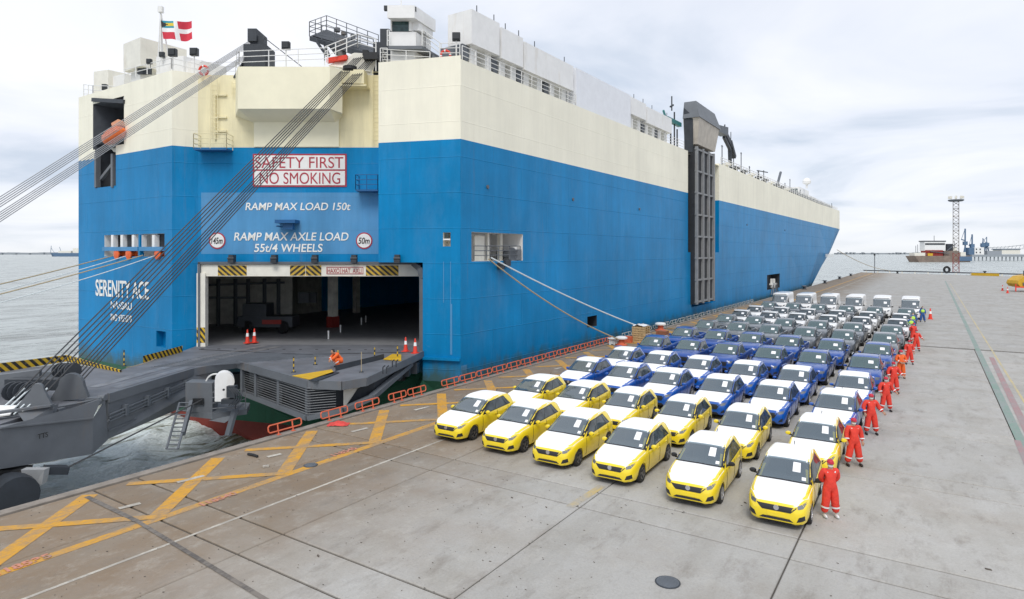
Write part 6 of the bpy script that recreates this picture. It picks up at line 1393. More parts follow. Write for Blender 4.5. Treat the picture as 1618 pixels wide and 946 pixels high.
VAN = dict(kind='van', L=5.7, W=2.08, wr=.35, axles=(-1.85,1.45), paint=M['white_car'], rim=M['alloy'],
    top=[(-2.85,.90),(-2.82,1.02),(-2.7,1.12),(-2.4,1.22),(-2.15,1.30),(-1.8,1.75),(-1.45,2.18),(-1.2,2.40),(-.9,2.50),(0,2.54),(2.6,2.54),(2.8,2.45),(2.85,2.2)],
    belt=[(-2.85,.8),(-2.6,1.0),(-2.2,1.18),(-1.6,1.28),(0,1.32),(2.85,1.32)],
    wid=[(-2.85,.72),(-2.8,.86),(-2.65,.95),(-2.3,1.01),(-1.8,1.035),(0,1.04),(2.7,1.04),(2.85,.98)],
    roofw=[(-2.85,.6),(-2.4,.86),(-2.1,.92),(-1.3,.93),(0,.95),(2.85,.95)],
    bot=[(-2.85,.4),(-2.8,.3),(-2.5,.26),(2.6,.3),(2.85,.4)],
    cowl=-2.12, header=-1.40, ws=(.93,.88), side=(-.6,-.62,.05,.62), sidef=(-1.75,-1.35), pillars=(0,.98), doors=(-1.85,-.5), handles=(-.62,),
    mirror=M['trim'], emblem=[((0,-3.2,.98),.08)],
    front=[(('C',[(-.45,0,.72),(.45,0,.72),(.5,0,.92),(-.5,0,.92)]),(0,1,0),'grille',M['grille'],None,.008),
           (('M',[(.60,0,.84),(.84,0,.88),(.88,0,1.06),(.64,0,1.02)]),(0,1,0),'headlight',M['lamp'],None,.010),
           (('C',[(-.7,0,.38),(.7,0,.38),(.7,0,.56),(-.7,0,.56)]),(0,1,0),'lower_intake',M['grille'],None,.008)])
MG3 = stretch(MG3, 1.07)
PB = pickup(M['navy_car'], M['steel_rail'], M['tint_green'], M['alloy']); PGR = pickup(M['grey_car'], M['steel_rail'], M['tint_green'], M['alloy_dark']); PW = pickup(M['white_car'], M['white_car'], M['side_glass'], M['alloy']); PC = pickup(M['charcoal_car'], M['charcoal_car'], M['tint_green'], M['alloy_dark'])
cols = [-16.9,-14.3,-11.75,-9.1,-6.45,-3.75]
rows_ = [  # y of vehicle centre, spec, name, category, label text
 (21.45, MG3, 'hatchback_car', 'car', 'yellow hatchback with white film', 'front row'),
 (26.5, MG3, 'hatchback_car', 'car', 'yellow hatchback with white film', 'second yellow row'),
 (31.8, ZS, 'compact_suv', 'car', 'bright blue car with white film', 'nearer blue-and-white row'),
 (37.0, ZS, 'compact_suv', 'car', 'bright blue car with white film', 'farther blue-and-white row'),
 (43.4, PB, 'pickup_truck', 'pickup truck', 'dark blue double cab pickup', 'nearer dark blue row'),
 (49.8, PB, 'pickup_truck', 'pickup truck', 'dark blue double cab pickup', 'farther dark blue row'),
 (56.4, PGR, 'pickup_truck', 'pickup truck', 'grey double cab pickup', 'nearer grey row'),
 (62.7, PGR, 'pickup_truck', 'pickup truck', 'grey double cab pickup', 'farther grey row'),
 (68.9, PW, 'pickup_truck', 'pickup truck', 'white double cab pickup', 'nearer white pickup row'),
 (75.2, PW, 'pickup_truck', 'pickup truck', 'white double cab pickup', 'farther white pickup row'),
 (82.6, PC, 'pickup_truck', 'pickup truck', 'charcoal pickup', 'row just before the vans'),
 (91.0, VAN, 'panel_van', 'van', 'white high-roof panel van', 'rearmost row')]
place = ['nearest the ship', 'second from the ship', 'third from the ship', 'fourth from the ship', 'fifth from the ship', 'rightmost']
protos = {}
for ri, (yy, S, nm, cat, lab, rowname) in enumerate(rows_):
    for ci, x in enumerate(cols):
        key = id(S)
        if key not in protos:
            r = bpy.data.objects.new(nm, None); COL.objects.link(r); WM[r.name] = Matrix.Identity(4); build_vehicle(r, S); protos[key] = r; o = r
        else: o = copy_tree(protos[key])
        dy = random.uniform(-.12, .12)
        dy += (5-ci)*(.24 if ri < 2 else .33); fan = (yy-21)/70*1.75*ci/5
        o.location = (x+fan+random.uniform(-.06,.06), yy+dy, .0); o.rotation_euler = (0,0,math.radians(random.uniform(-1.0,1.0)+(1.5 if ri < 2 else 0)))
        tag(o, f'{lab} in the {rowname}, {place[ci]}', cat, {'car': 'hatchbacks and compact cars lined up on the quay', 'pickup truck': 'pickups lined up on the quay', 'van': 'vans in the rearmost row'}[cat])
        if ri == 0 and ci >= 4:
            for ch in o.children:
                if ch.name.startswith('mirror'):
                    ch.data = ch.data.copy(); ch.data.materials[0] = M['trim']
                if ch.name.startswith('tyre'):
                    for g_ in ch.children: g_.data = g_.data.copy(); g_.data.materials[1] = M['alloy']
# ------------------------------------------------------------------ people
M['skin'] = paint('skin', (.42,.24,.16), .6, var=.06); M['coverall_red'] = paint('coverall_red', (.74,.05,.03), .75, var=.22, scale=7, bump=1.0); M['coverall_orange'] = paint('coverall_orange', (.80,.13,.02), .75, var=.12, scale=9, bump=.4)
M['cap_red'] = paint('cap_red', (.50,.02,.05), .6); M['mask'] = paint('face_mask', (.78,.80,.80), .7, var=.03); M['hivis'] = paint('hivis', (.50,.78,.10), .7, var=.08); M['work_blue'] = paint('work_blue', (.03,.10,.30), .8); M['hair'] = paint('hair', (.015,.012,.01), .7); M['boot'] = paint('boot', (.03,.025,.025), .6); M['refl'] = paint('reflective_tape', (.72,.74,.75), .35, var=.04)
def skin_mesh(name, V, E, R, mats, root=0, sub=2):
    me = bpy.data.meshes.new(name); me.from_pydata([Vector(v) for v in V], E, []); o = bpy.data.objects.new(name, me); COL.objects.link(o)
    m = o.modifiers.new('skin', 'SKIN'); m.use_smooth_shade = True; m.branch_smoothing = .5
    sv = me.skin_vertices[0].data
    for i, r in enumerate(R): sv[i].radius = (r, r) if not isinstance(r, tuple) else r
    for i in range(len(V)): sv[i].use_root = (i == root)
    s = o.modifiers.new('sub', 'SUBSURF'); s.levels = sub; s.render_levels = sub
    dg = bpy.context.evaluated_depsgraph_get(); dg.update(); r = bpy.data.meshes.new_from_object(o.evaluated_get(dg)); r.name = name
    bpy.data.objects.remove(o); bpy.data.meshes.remove(me); r.materials.clear(); r.materials.append(mats)
    r.polygons.foreach_set('use_smooth', [True]*len(r.polygons)); return r
def put(me, name, parent):
    o = bpy.data.objects.new(name, me); COL.objects.link(o); o.parent = parent; WM[o.name] = mat_of(parent); return o
def ell(mb, c, r, n=12, k=8, m=0, z0=-1.0, z1=1.0):
    c = Vector(c); prof = []
    vs = []
    for j in range(k+1):
        zz = z0+(z1-z0)*j/k; rr = math.sqrt(max(0.0, 1-zz*zz))
        for i in range(n): a = 2*PI*i/n; vs.append(c+Vector((r[0]*rr*math.cos(a), r[1]*rr*math.sin(a), r[2]*zz)))
    fs = [(j*n+i, j*n+(i+1) % n, (j+1)*n+(i+1) % n, (j+1)*n+i) for j in range(k) for i in range(n)]
    mb.add(vs, fs+[tuple(range(n))[::-1], tuple(range(k*n, (k+1)*n))], m)
def person(root, J, suit, head_wear='cap', boots=None, vest=None, trousers=None, look=0.0, bands=True):
    """J: joints. The body is one continuous skinned surface, clothing is grown round the same skeleton."""
    pel, waist, chest, neck, head = [Vector(J[k]) for k in ('pelvis','waist','chest','neck','head')]
    V = [pel, waist, chest, neck, head-Vector((0,0,.03)), head+Vector((0,0,.06))]; R = [.115,.11,.125,.055,.085,.07]; E = [(0,1),(1,2),(2,3),(3,4),(4,5)]
    CV = [pel, waist, chest, chest.lerp(neck,.72)]; CR = [(.205,.155),(.195,.145),(.21,.15),(.095,.085)]; CE = [(0,1),(1,2),(2,3)]
    hands = []
    for s in ('l', 'r'):
        sh, el, wr = Vector(J['sh_'+s]), Vector(J['el_'+s]), Vector(J['wr_'+s]); b = len(V); V += [sh, el, wr, wr+(wr-el).normalized()*.07]; R += [.055,.042,.030,.034]; E += [(2,b),(b,b+1),(b+1,b+2),(b+2,b+3)]
        b = len(CV); CV += [sh, el, el.lerp(wr,.92)]; CR += [.105,.088,.074]; CE += [(2,b),(b,b+1),(b+1,b+2)]; hands.append((wr, (wr-el).normalized(), s))
        hp, kn, an = Vector(J['hp_'+s]), Vector(J['kn_'+s]), Vector(J['an_'+s]); b = len(V); V += [hp, kn, an]; R += [.085,.058,.042]; E += [(0,b),(b,b+1),(b+1,b+2)]
        b = len(CV); CV += [hp, kn, an+Vector((0,0,.02))]; CR += [.145,.122,.112]; CE += [(0,b),(b,b+1),(b+1,b+2)]
    bm_ = skin_mesh('body', V, E, R, M['skin'])
    # five fingers on each hand, curled and unequal, merged in the body mesh
    mb = MB()
    for wr, d, s in hands:
        side = d.cross(Vector((0,1,0))); side = side.normalized() if side.length > .1 else Vector((1,0,0)); nrm = side.cross(d).normalized(); palm = wr+d*.09
        mb.obb(wr+d*.055, side*.038, d*.045, nrm*.015)
        for k, ln in enumerate((.062,.074,.068,.052)):
            a = palm+side*(.030-.020*k); b = a+d*ln*.55+nrm*.008; c = b+d*ln*.4+nrm*.028; mb.tube(a-d*.01, b, .0095, 6); mb.tube(b, c, .0085, 6, r2=.006)
        a = wr+d*.04+side*.036; b = a+side*.028+d*.03+nrm*.01; mb.tube(a, b, .011, 6); mb.tube(b, b+d*.028+nrm*.012, .009, 6, r2=.007)
    hm = mb.mesh('h', M['skin']); bm = bmesh.new(); bm.from_mesh(bm_); bm.from_mesh(hm)
    # face: nose and ears as part of the continuous body mesh
    fz = MB(); f = Vector((math.sin(look), -math.cos(look), 0)); rt = Vector((-f.y, f.x, 0))
    fz.add([head+f*.085+Vector((0,0,.03)), head+f*.088+rt*.016-Vector((0,0,.02)), head+f*.088-rt*.016-Vector((0,0,.02)), head+f*.112-Vector((0,0,.018))], [(0,1,3),(0,3,2),(1,2,3),(0,2,1)])
    for q in (-1, 1): ell(fz, head+rt*q*.083, (.012,.022,.03), 8, 5)
    ell(fz, head+Vector((0,0,.02))+f*.01, (.078,.092,.112), 14, 10)
    fm = fz.mesh('f', M['skin']); bm.from_mesh(fm); bm.to_mesh(bm_); bm.free(); body = put(bm_, 'body', root)
    eye = MB()
    for q in (-1, 1): ell(eye, head+f*.094+rt*q*.032+Vector((0,0,.028)), (.011,.008,.007), 8, 4)
    put(eye.mesh('eyes', M['hair']), 'eyes', root)
    if head_wear != 'hair':
        mk = MB(); ell(mk, head+f*.022-Vector((0,0,.035)), (.072,.084,.062), 14, 8, z0=-.9, z1=.75); put(mk.mesh('face_mask', M['mask'], smooth=True), 'face_mask', root)
    if trousers is None: put(skin_mesh('coverall', CV, CE, CR, suit), 'coverall', root)
    else:
        put(skin_mesh('coverall', CV, CE, CR, trousers), 'work_clothes', root)
        put(skin_mesh('vest', [waist+(pel-waist)*.4, waist, chest, chest.lerp(neck,.6), Vector(J['sh_l'])*.8+chest*.2, Vector(J['sh_r'])*.8+chest*.2], [(0,1),(1,2),(2,3),(2,4),(2,5)], [(.235,.185),(.23,.18),(.25,.19),(.13,.12),.14,.14], suit), 'hivis_vest', root)
    h = MB()
    if head_wear == 'cap':
        ell(h, head+Vector((0,0,.055)), (.098,.108,.095), 16, 6, z0=-.15, z1=1); h.extr([head+f*(.09+.07*math.cos(t))+rt*(.075*math.sin(t))+Vector((0,0,.04)) for t in [PI*(k/8-.5) for k in range(9)]], (0,0,.012)); nm = 'cap'; mt = M['cap_red']
    elif head_wear == 'helmet':
        ell(h, head+Vector((0,0,.055)), (.118,.135,.115), 16, 6, z0=-.1, z1=1); nm = 'helmet'; mt = M['cap_red']
    else:
        ell(h, head+Vector((0,0,.035))-f*.015, (.088,.10,.108), 14, 8, z0=-.5 if head_wear == 'hair' else -.1, z1=1); nm = 'hair'; mt = M['hair']
    put(h.mesh(nm, mt, smooth=True), nm, root)
    for s in ('l', 'r'):
        an = Vector(J['an_'+s]); fd = Vector(J.get('foot', (0,-1,0))); sh = MB()
        ell(sh, (an.x+fd.x*.07, an.y+fd.y*.07, .05 + an.z-.1), (.05+.09*abs(fd.x), .05+.09*abs(fd.y), .055), 12, 6, z0=-.85, z1=1); put(sh.mesh('shoe', boots or M['boot'], smooth=True), 'shoe', root)
        if bands:
            kn = Vector(J['kn_'+s]); d = (an-kn); c = kn+d*.42; b2 = MB(); b2.tube(c-d.normalized()*.025, c+d.normalized()*.025, .131, 14, caps=False); put(b2.mesh('reflective_band', M['refl'], smooth=True), 'reflective_band', root)
    if bands:
        for s in ('l', 'r'):
            b2 = MB(); sh, el, wr = Vector(J['sh_'+s]), Vector(J['el_'+s]), Vector(J['wr_'+s]); c = el+(wr-el)*.6; d = (wr-el).normalized(); b2.tube(c-d*.02, c+d*.02, .094, 12, caps=False)
            sg = 1 if sh.x > chest.x else -1
            put(b2.mesh('reflective_band', M['refl']), 'reflective_band', root); b2 = MB(); b2.bar(Vector((chest.x+sg*.10, chest.y-.10, neck.z-.13)), Vector((chest.x+sg*.16, chest.y+.02, neck.z-.045)), .035, .02)
            put(b2.mesh('reflective_band', M['refl']), 'reflective_band', root)
def stand(arms='back', lean=0.0, spread=.12):
    J = dict(pelvis=(0,0,.95), waist=(lean*.2,0,1.12), chest=(lean*.5,.0,1.34), neck=(lean*.8,0,1.50), head=(lean,-.01,1.60))
    for s, q in (('l', 1), ('r', -1)):
        J['sh_'+s] = (q*.19+lean*.5, .01, 1.42); J['hp_'+s] = (q*.10, 0, .86); J['kn_'+s] = (q*(.10+spread*.4), -.015, .49); J['an_'+s] = (q*(.10+spread), .02, .10)
        if arms == 'back': J['el_'+s] = (q*.25, .10, 1.15); J['wr_'+s] = (q*.10, .19, .98)
        elif arms == 'front': J['el_'+s] = (q*.29, .0, 1.14); J['wr_'+s] = (q*.10, -.19, 1.02)
        elif arms == 'side': J['el_'+s] = (q*.26, .02, 1.15); J['wr_'+s] = (q*.27, -.06, .90)
        elif arms == 'out': J['el_'+s] = (q*.31, .02, 1.16); J['wr_'+s] = ((q*.42), -.12, 1.0) if q > 0 else (q*.27, -.06, .92)
    return J
ppl = [  # x, y, facing, pose, outfit, label
 (-2.5, 21.05, 'back', 'coverall_red', M['refl'], 'cap', 'person in red coverall, red cap and pale shoes beside the front right yellow car'),
 (-2.37,26.6, 'side', 'coverall_red', None, 'cap', 'person in red coverall and dark boots beside the right yellow car of the second row'),
 (-2.15,31.6, 'out', 'coverall_red', None, 'cap', 'third person from the front in red coverall beside the first blue-and-white car'),
 (-1.85,36.6, 'out', 'coverall_red', None, 'cap', 'fourth person from the front in red coverall with one arm held out'),
 (-1.72,41.6, 'out', 'coverall_red', None, 'cap', 'fifth person from the front in red coverall beside the nearer dark blue pickups'),
 (-1.55,46.8, 'front', 'coverall_orange', None, 'helmet', 'person in a more orange coverall beside the dark blue pickups'),
 (-1.25,53.0, 'side', 'coverall_red', None, 'cap', 'seventh person from the front in red coverall beside the nearer grey pickups'),
 (-.95, 60.5, 'out', 'coverall_red', None, 'cap', 'person in red coverall standing apart beside the farther grey pickups'),
 (-1.25,66.0, 'back', 'coverall_red', None, 'cap', 'rearmost person in red coverall just in front of the yellow-green vests')]
for i, (x, y, arms, suit, boots, hw, lab) in enumerate(ppl):
    r = bpy.data.objects.new('person', None); COL.objects.link(r); WM[r.name] = Matrix.Identity(4)
    person(r, stand(arms, random.uniform(-.02,.02), random.uniform(.06,.14)), M[suit], hw, boots)
    r.location = (x, y, 0); r.rotation_euler = (0,0,math.radians(28+random.uniform(-8,8))); sc = random.uniform(.98,1.03); r.scale = (sc,sc,sc)
    tag(r, lab, 'person', 'people standing in a line beside the parked vehicles')
for i, (x, y, arms, lab) in enumerate(((-1.55,71.5,'front','nearer person in yellow-green vest and blue work trousers partly behind the red coveralls'), (-1.5,76.5,'out','middle person in yellow-green vest beside the white pickups'), (-.75,86.3,'side','farthest person in yellow-green vest and blue trousers standing by the vans'))):
    r = bpy.data.objects.new('person', None); COL.objects.link(r); WM[r.name] = Matrix.Identity(4)
    person(r, stand(arms), M['hivis'], 'hair2', None, trousers=M['work_blue'], bands=False); r.location = (x, y, 0); r.rotation_euler = (0,0,math.radians(20)); r.scale = (1.04,)*3; tag(r, lab, 'person', 'people in high visibility vests')
# crouching worker on the ramp
r = bpy.data.objects.new('person', None); COL.objects.link(r); WM[r.name] = Matrix.Identity(4)
J = dict(pelvis=(0,.18,.34), waist=(0,.14,.48), chest=(0,-.06,.70), neck=(0,-.20,.80), head=(0,-.32,.84))
for s, q in (('l', 1), ('r', -1)):
    J['sh_'+s] = (q*.18,-.10,.74); J['el_'+s] = (q*.24,-.32,.56); J['wr_'+s] = (q*.10,-.46,.42); J['hp_'+s] = (q*.11,.14,.32); J['kn_'+s] = (q*.17,-.26,.50); J['an_'+s] = (q*.15,-.02,.10)
person(r, J, M['coverall_orange'], 'hair', None, look=.3); r.location = PG(535,580,ZR+.02); r.rotation_euler = (0,0,math.radians(-25)); r.scale = (1.08,)*3
MB().bar((.02,.10,.62),(.1,-.12,.86),.06,.02).mesh; tag(r, 'person in orange coverall crouching on the stern ramp, dark hair, back bent', 'person')
p = PG(1470,504); cone(p, 1.3, 'orange traffic cone standing right of the farthest yellow-green vest person', 'cones on the quay')
cone(PG(1584,459), 1.2, 'left one of two distant dark cones before the yellow machine', 'cones on the quay'); cone(PG(1592,463), 1.2, 'right one of two distant dark cones before the yellow machine', 'cones on the quay')

# ------------------------------------------------------------------ far end of the quay
def far(px, py, z=0): return PG(px, py, z)
ey = lambda x: YEND(x)-.8
t = thing('edge_pipe_rail', 'long dark pipe running along the far end of the quay on low supports', 'pipe', (60, ey(60), 0))
MB().tube((XQ+1, ey(XQ+1), .85), (230, ey(230), .85), .2, 8).build('pipe', M['grey_dark'], t)
sup = MB()
for i in range(60): x = XQ+2+i*4.2; sup.box(x-.2, x+.2, ey(x)-.3, ey(x)+.3, 0, .7)
sup.build('pipe_support', M['offwhite'], t)
for i, (x0, x1, lab) in enumerate(((12, 19.5, 'yellow painted wheel stop block at the far quay edge left of the tyre'), (52, 62, 'brown fender block at the far quay edge near the yellow machine'))):
    mb = MB(); mb.extr([(x0, ey(x0)-1.4, 0), (x1, ey(x1)-1.4, 0), (x1, ey(x1)-.6, 0), (x0, ey(x0)-.6, 0)], (0,0,.9)); tag(mb.build('edge_block', M['yellow_paint'] if i == 0 else M['barrier_orange']), lab, 'block')
p = far(1496, 431.5); mb = MB(); R_, r_ = 1.05, .42
vs = [p+W((R_+r_*math.cos(2*PI*j/8))*math.cos(2*PI*i/20), r_*math.sin(2*PI*j/8), (R_+r_*math.cos(2*PI*j/8))*math.sin(2*PI*i/20)+1.4) for i in range(20) for j in range(8)]
mb.add(vs, [(i*8+j, i*8+(j+1) % 8, ((i+1) % 20)*8+(j+1) % 8, ((i+1) % 20)*8+j) for i in range(20) for j in range(8)]); tag(mb.build('tyre_fender', M['tyre'], smooth=True), 'big black tyre fender standing at the far quay edge left of the mast', 'tyre')
def lattice(t, c, w, z0, z1, n, r, mat, name):
    mb = MB(); c = Vector(c); cs = [(-w,-w),(w,-w),(w,w),(-w,w)]
    for (x, y) in cs: mb.tube(c+Vector((x,y,z0)), c+Vector((x,y,z1)), r, 5)
    for i in range(n):
        a, b = z0+(z1-z0)*i/n, z0+(z1-z0)*(i+1)/n
        for k in range(4):
            (x0,y0_),(x1,y1_) = cs[k], cs[(k+1) % 4]
            mb.tube(c+Vector((x0,y0_,a)), c+Vector((x1,y1_,b)) if i % 2 else c+Vector((x1,y1_,a)), r*.6, 4); mb.tube(c+Vector((x0,y0_,b)), c+Vector((x1,y1_,a)), r*.6, 4)
    return mb.build(name, mat, t, fix=False)
mp_ = W(.7015*252, 252, 0); ht = Zat(314, 252)
t = thing('lighting_mast', 'tall lattice lighting mast with lamp platform at the far quay edge', 'mast', mp_)
lattice(t, mp_, .95, 8, ht-1, 14, .09, paint('mast_steel', (.22,.20,.18), .7, var=.3), 'lattice_shaft'); lattice(t, mp_, 1.0, 0, 8, 4, .12, paint('mast_red', (.28,.06,.05), .7, var=.3), 'red_lower_section')
MB().lathe([(2.2,ht-1),(2.7,ht-.7),(2.7,ht-.3),(.5,ht-.2)], mp_, n=10).build('platform', M['grey_mid'], t)
for k in range(8): a = 2*PI*k/8; MB().obb(mp_+Vector((2.3*math.cos(a), 2.3*math.sin(a), ht+.6)), (.35,0,0), (0,.35,0), (0,0,.5)).build('floodlight', M['offwhite'], t)
p = far(1382, 431); t = thing('navigation_post', 'thin grey post with a small light at the far left quay corner', 'post', p); MB().tube(p, p+Vector((0,0,7)), .16, 6).build('post', M['grey_mid'], t); MB().obb(p+Vector((0,0,7.2)), (.3,0,0), (0,.3,0), (0,0,.3)).build('light', M['lamp_dark'], t)
for px in (1418, 1556): p = far(px, 432); tag(MB().lathe([(.5,0),(.3,.2),(.3,.6),(.6,.7),(.6,1.0)], p, n=10).build('end_bollard', M['lamp_dark']), 'dark bollard at the far quay edge '+('left of the yellow block' if px < 1500 else 'right of the lighting mast'), 'bollard')
# yellow machine at the right border
p = far(1612, 461); t = thing('yellow_workboat', 'yellow rounded tank machine on a red frame cut by the right edge of the picture', 'machine', p)
mb = MB(); ex = W(1, 0); ez = Vector((0,0,1))
ring_ = [(0,.2),(1,.0),(7,.0),(7,2.2),(3,2.6),(.9,2.3),(-.3,1.4),(-.5,.8)]
mb.extr([p+ex*a*1.0+ez*(b+.9) for a, b in ring_], W(0,3)); mb.build('tank', paint('machine_yellow', (.62,.36,.02), .45, var=.2, scale=1, dirt=(.2,.12,.05), dirt_amt=.5), t)
mb = MB(); mb.bar(p+ex*-.9+ez*.1, p+ex*-.9+ez*1.6, .2); mb.bar(p+ex*-.9+ez*1.0, p+ex*6+ez*.8, .25); mb.bar(p+ex*2+ez*0, p+ex*2+ez*1, .3); mb.build('frame', M['red_cone'], t)
mb = MB(); mb.obb(p+ex*3+ez*3.8, W(1.6,0), W(0,1), (0,0,.5)); mb.obb(p+ex*1.2+ez*1.6+W(0,-.05), W(.7,0), W(0,.1), (0,0,.3)); mb.build('top_box', M['grey_mid'], t)

# ------------------------------------------------------------------ ships, jetty and shore beyond
def hull_box(px0, px1, pyw, pyt, D, depth, rake=.06, bow_left=True):
    z0 = ZW; z1 = Zat(pyt, D); a, b = (px0-809)/1000*D, (px1-809)/1000*D; L_ = b-a; s = -1 if bow_left else 1
    def ring(z, k): 
        pts = [(a+L_*(rake*(1-k) if bow_left else 0), D+depth/2),(a+L_*(.10+rake*(1-k) if bow_left else .03), D),(b-L_*(.03 if bow_left else .10+rake*(1-k)), D),(b-(0 if bow_left else L_*rake*(1-k)), D+depth/2),(b-L_*.05, D+depth),(a+L_*.12, D+depth)]
        return [W(x, y, z) for x, y in pts]
    r0, r1 = ring(z0, 0), ring(z1, 1); n = 6; mb = MB(); mb.add(r0+r1, [tuple(range(n))[::-1], tuple(range(n, 2*n))]+[(i, (i+1) % n, n+(i+1) % n, n+i) for i in range(n)]); return mb
def bx(px0, px1, py0, py1, D, dep, name, mat, parent):
    a, b = (px0-809)/1000*D, (px1-809)/1000*D; z0, z1 = Zat(py1, D), Zat(py0, D)
    return MB().add([W(x, y, z) for z in (z0, z1) for (x, y) in ((a,D),(b,D),(b,D+dep),(a,D+dep))], [(3,2,1,0),(4,5,6,7),(0,1,5,4),(1,2,6,5),(2,3,7,6),(3,0,4,7)]).build(name, M[mat] if isinstance(mat, str) else mat, parent)
M['far_blue'] = paint('far_blue', (.09,.16,.26), .7); M['far_grey'] = paint('far_grey', (.30,.33,.36), .8); M['far_brown'] = paint('far_brown', (.23,.18,.15), .8, var=.3, scale=.2)
D = 900; t = thing('dredger_ship', 'low working ship with white deckhouse and rusty red deck gear beyond the quay', 'ship', W(640, D+6, ZW))
hull_box(1436, 1536, 413.5, 404, D, 16).build('hull', M['far_brown'], t); bx(1445,1470,399,405,D+1,12,'foredeck','offwhite',t)
bh_ = bx(1461,1494,381,396,D+2,11,'deckhouse','white',t); bx(1462,1493,384,386.5,D+1.6,1,'window_band','grey_dark',bh_); bx(1460,1495,380,381.5,D+1.5,12,'deckhouse_roof','grey_dark',bh_)
bx(1462,1490,395,404,D+1,10,'red_hopper','hull_red',t); bx(1466,1474,400,404,D+.5,2,'orange_gear','yellow_paint',t); bx(1492,1516,396,405,D+2,8,'machinery','far_brown',t); bx(1497,1506,385,396,D+4,5,'funnel','grey_dark',t); bx(1506,1512,390,398,D+4,5,'gear_house','offwhite',t)
bx(1516,1536,405,412,D-1,10,'tug_hull','far_blue',t); bx(1518,1526,398,405,D,6,'tug_cabin','offwhite',t)
mb = MB()
for px, y0_, y1_ in ((1450,400,386),(1447,400,388),(1476,381,372),(1508,392,380)): mb.tube(Pt(px,y0_,D+4), Pt(px,y1_,D+4), .35, 5)
mb.bar(Pt(1470,397,D), Pt(1500,400,D), 1.0); mb.bar(Pt(1496,396,D), Pt(1512,384,D), .8); mb.build('masts', M['grey_mid'], t, fix=False)
D = 1050; t = thing('jetty', 'long concrete jetty on piles reaching in from the right across the water', 'jetty', W(760, D, ZW))
bx(1536,2100,402,405.5,D,14,'jetty_deck','far_grey',t)
pl = MB()
for k in range(70): x = 1540+k*6.2; pl.tube(Pt(x,405,D+3), Pt(x,411.6,D+3), .9, 5); pl.tube(Pt(x,405,D+11), Pt(x,411.6,D+11), .9, 5)
pl.build('piles', M['far_grey'], t, fix=False)
bd = thing('jetty_building', 'white box building with dark window holes on the jetty end', 'building', Pt(1548,403,D)); bx(1540,1555,390.5,402,D+2,12,'wall','white',bd)
for px, py in ((1543,393.5),(1549,393.5),(1543,398.5),(1549,398.5)): bx(px-.9,px+.9,py-1.1,py+1.1,D+1.6,1,'window','grey_dark',bd)
bx(1531,1540,391,402,D+3,8,'annex','far_blue',bd)
bd = thing('jetty_shed', 'long pale low shed on the jetty at the right edge', 'shed', Pt(1600,403,D)); bx(1583,1612,394,401,D+6,20,'wall','offwhite',bd); bx(1582,1613,392.5,394,D+5,22,'roof','far_blue',bd); bx(1560,1583,396,402,D+6,10,'lower_shed','far_grey',bd)
for (px, y0_, y1_, jib, lab) in ((1525,403,361,(1519,378),'tallest blue harbour crane on the jetty behind the lighting mast'), (1536,403,370,(1531,388),'second blue harbour crane just right of the tallest one'), (1553,396,376,(1562,392),'left one of the two small far cranes above the white building'), (1559,396,374,(1549,388),'right one of the two small far cranes above the white building')):
    t = thing('harbour_crane', lab, 'crane', Pt(px, y0_, D+10), 0, 'harbour cranes on the jetty'); mb = MB(); mb.bar(Pt(px,y0_,D+10), Pt(px,y1_,D+10), 2.2 if px < 1540 else 1.2); mb.bar(Pt(px-3,y0_,D+10), Pt(px,y0_-14,D+10), 1.4); mb.bar(Pt(px+3,y0_,D+10), Pt(px,y0_-14,D+10), 1.4); mb.build('tower', M['far_blue'], t)
    mb = MB(); mb.bar(Pt(px,y0_-(y0_-y1_)*.55,D+10), Pt(*jib,D+10), 1.5); mb.bar(Pt(px,y1_,D+10), Pt(*jib,D+10), .5); mb.build('jib', M['far_blue'], t); mb = MB(); c = Pt(px,y0_-(y0_-y1_)*.45,D+9); mb.obb(c, W(3,0), W(0,2), (0,0,3)); mb.build('crane_cabin', M['far_blue'], t)
mb = MB(); mb.bar(Pt(1560,391,D+5), Pt(1590,390,D+5), .8); mb.bar(Pt(1590,390,D+5), Pt(1640,384,D+5), .8); mb.bar(Pt(1560,393,D+5), Pt(1640,393,D+5), .6)
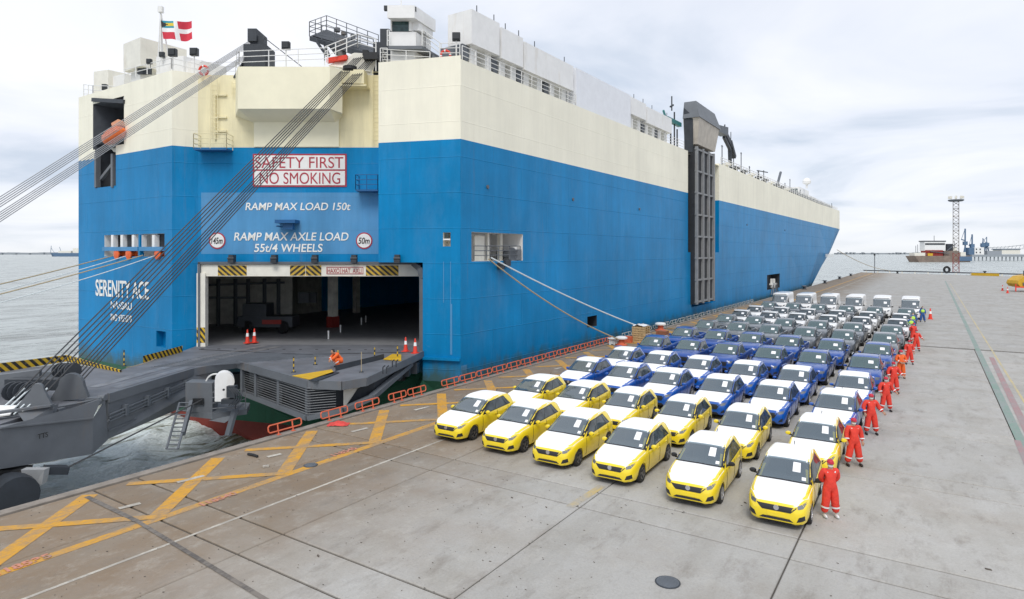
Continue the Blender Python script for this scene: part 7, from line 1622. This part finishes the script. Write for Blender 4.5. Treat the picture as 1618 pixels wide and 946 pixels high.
for k in range(12): mb.bar(Pt(1562+k*6,392.5,D+5), Pt(1565+k*6,390-k*.4,D+5), .4)
tag(mb.build('pipe_bridge', M['far_grey'], fix=False), 'raised pipe bridge rising to the right above the jetty', 'pipe bridge')
D = 2300; t = thing('cargo_ship', 'distant blue hulled cargo ship on the horizon left of the car carrier', 'ship', W(-1600, D, ZW)); hull_box(76, 140, 405, 399.5, D, 22, .05).build('hull', M['far_blue'], t); bx(92,112,396,400,D+4,14,'deck_cargo','offwhite',t); bx(115,127,392,400,D+4,14,'deckhouse','offwhite',t)
mb = MB(); mb.bar(Pt(80,399,D+5), Pt(81,388,D+5), 1.2); mb.bar(Pt(96,396,D+5), Pt(94,390,D+5), 1.0); mb.bar(Pt(81,392,D+5), Pt(86,399,D+5), .8); mb.build('mast', M['far_blue'], t)
# low shores on the horizon
def shore(px0, px1, D, h, seed, lab):
    rnd = random.Random(seed); mb = MB(); n = 60; a = [(px0+(px1-px0)*i/n) for i in range(n+1)]; tp = [Zat(400.6-h*rnd.uniform(.5,1), D) for _ in a]
    for i in range(n): 
        p0, p1 = W((a[i]-809)/1000*D, D), W((a[i+1]-809)/1000*D, D); q0, q1 = p0+W(0,120), p1+W(0,120)
        T0, T1 = Vector((p0.x,p0.y,tp[i])), Vector((p1.x,p1.y,tp[i+1])); B0, B1 = Vector((p0.x,p0.y,ZW-1)), Vector((p1.x,p1.y,ZW-1)); mb.quad(B0,B1,T1,T0); mb.quad(T0,T1,Vector((q1.x,q1.y,tp[i+1])),Vector((q0.x,q0.y,tp[i])))
    for _ in range(34):
        x = rnd.uniform(px0, px1); w = rnd.uniform(.6, 3); hh = rnd.uniform(.5, 2.4)**1.0; c = W((x-809)/1000*D, D-5); mb.obb(Vector((c.x,c.y,Zat(400.6-hh/2,D))), W(w*D/2000,0), W(0,15), (0,0,hh*D/2000))
    o = mb.build('shoreline', M['far_grey'], fix=False); struct(o); return o
shore(-220, 128, 5200, 2.2, 3, ''); shore(1318, 1450, 6000, 1.3, 5, '')
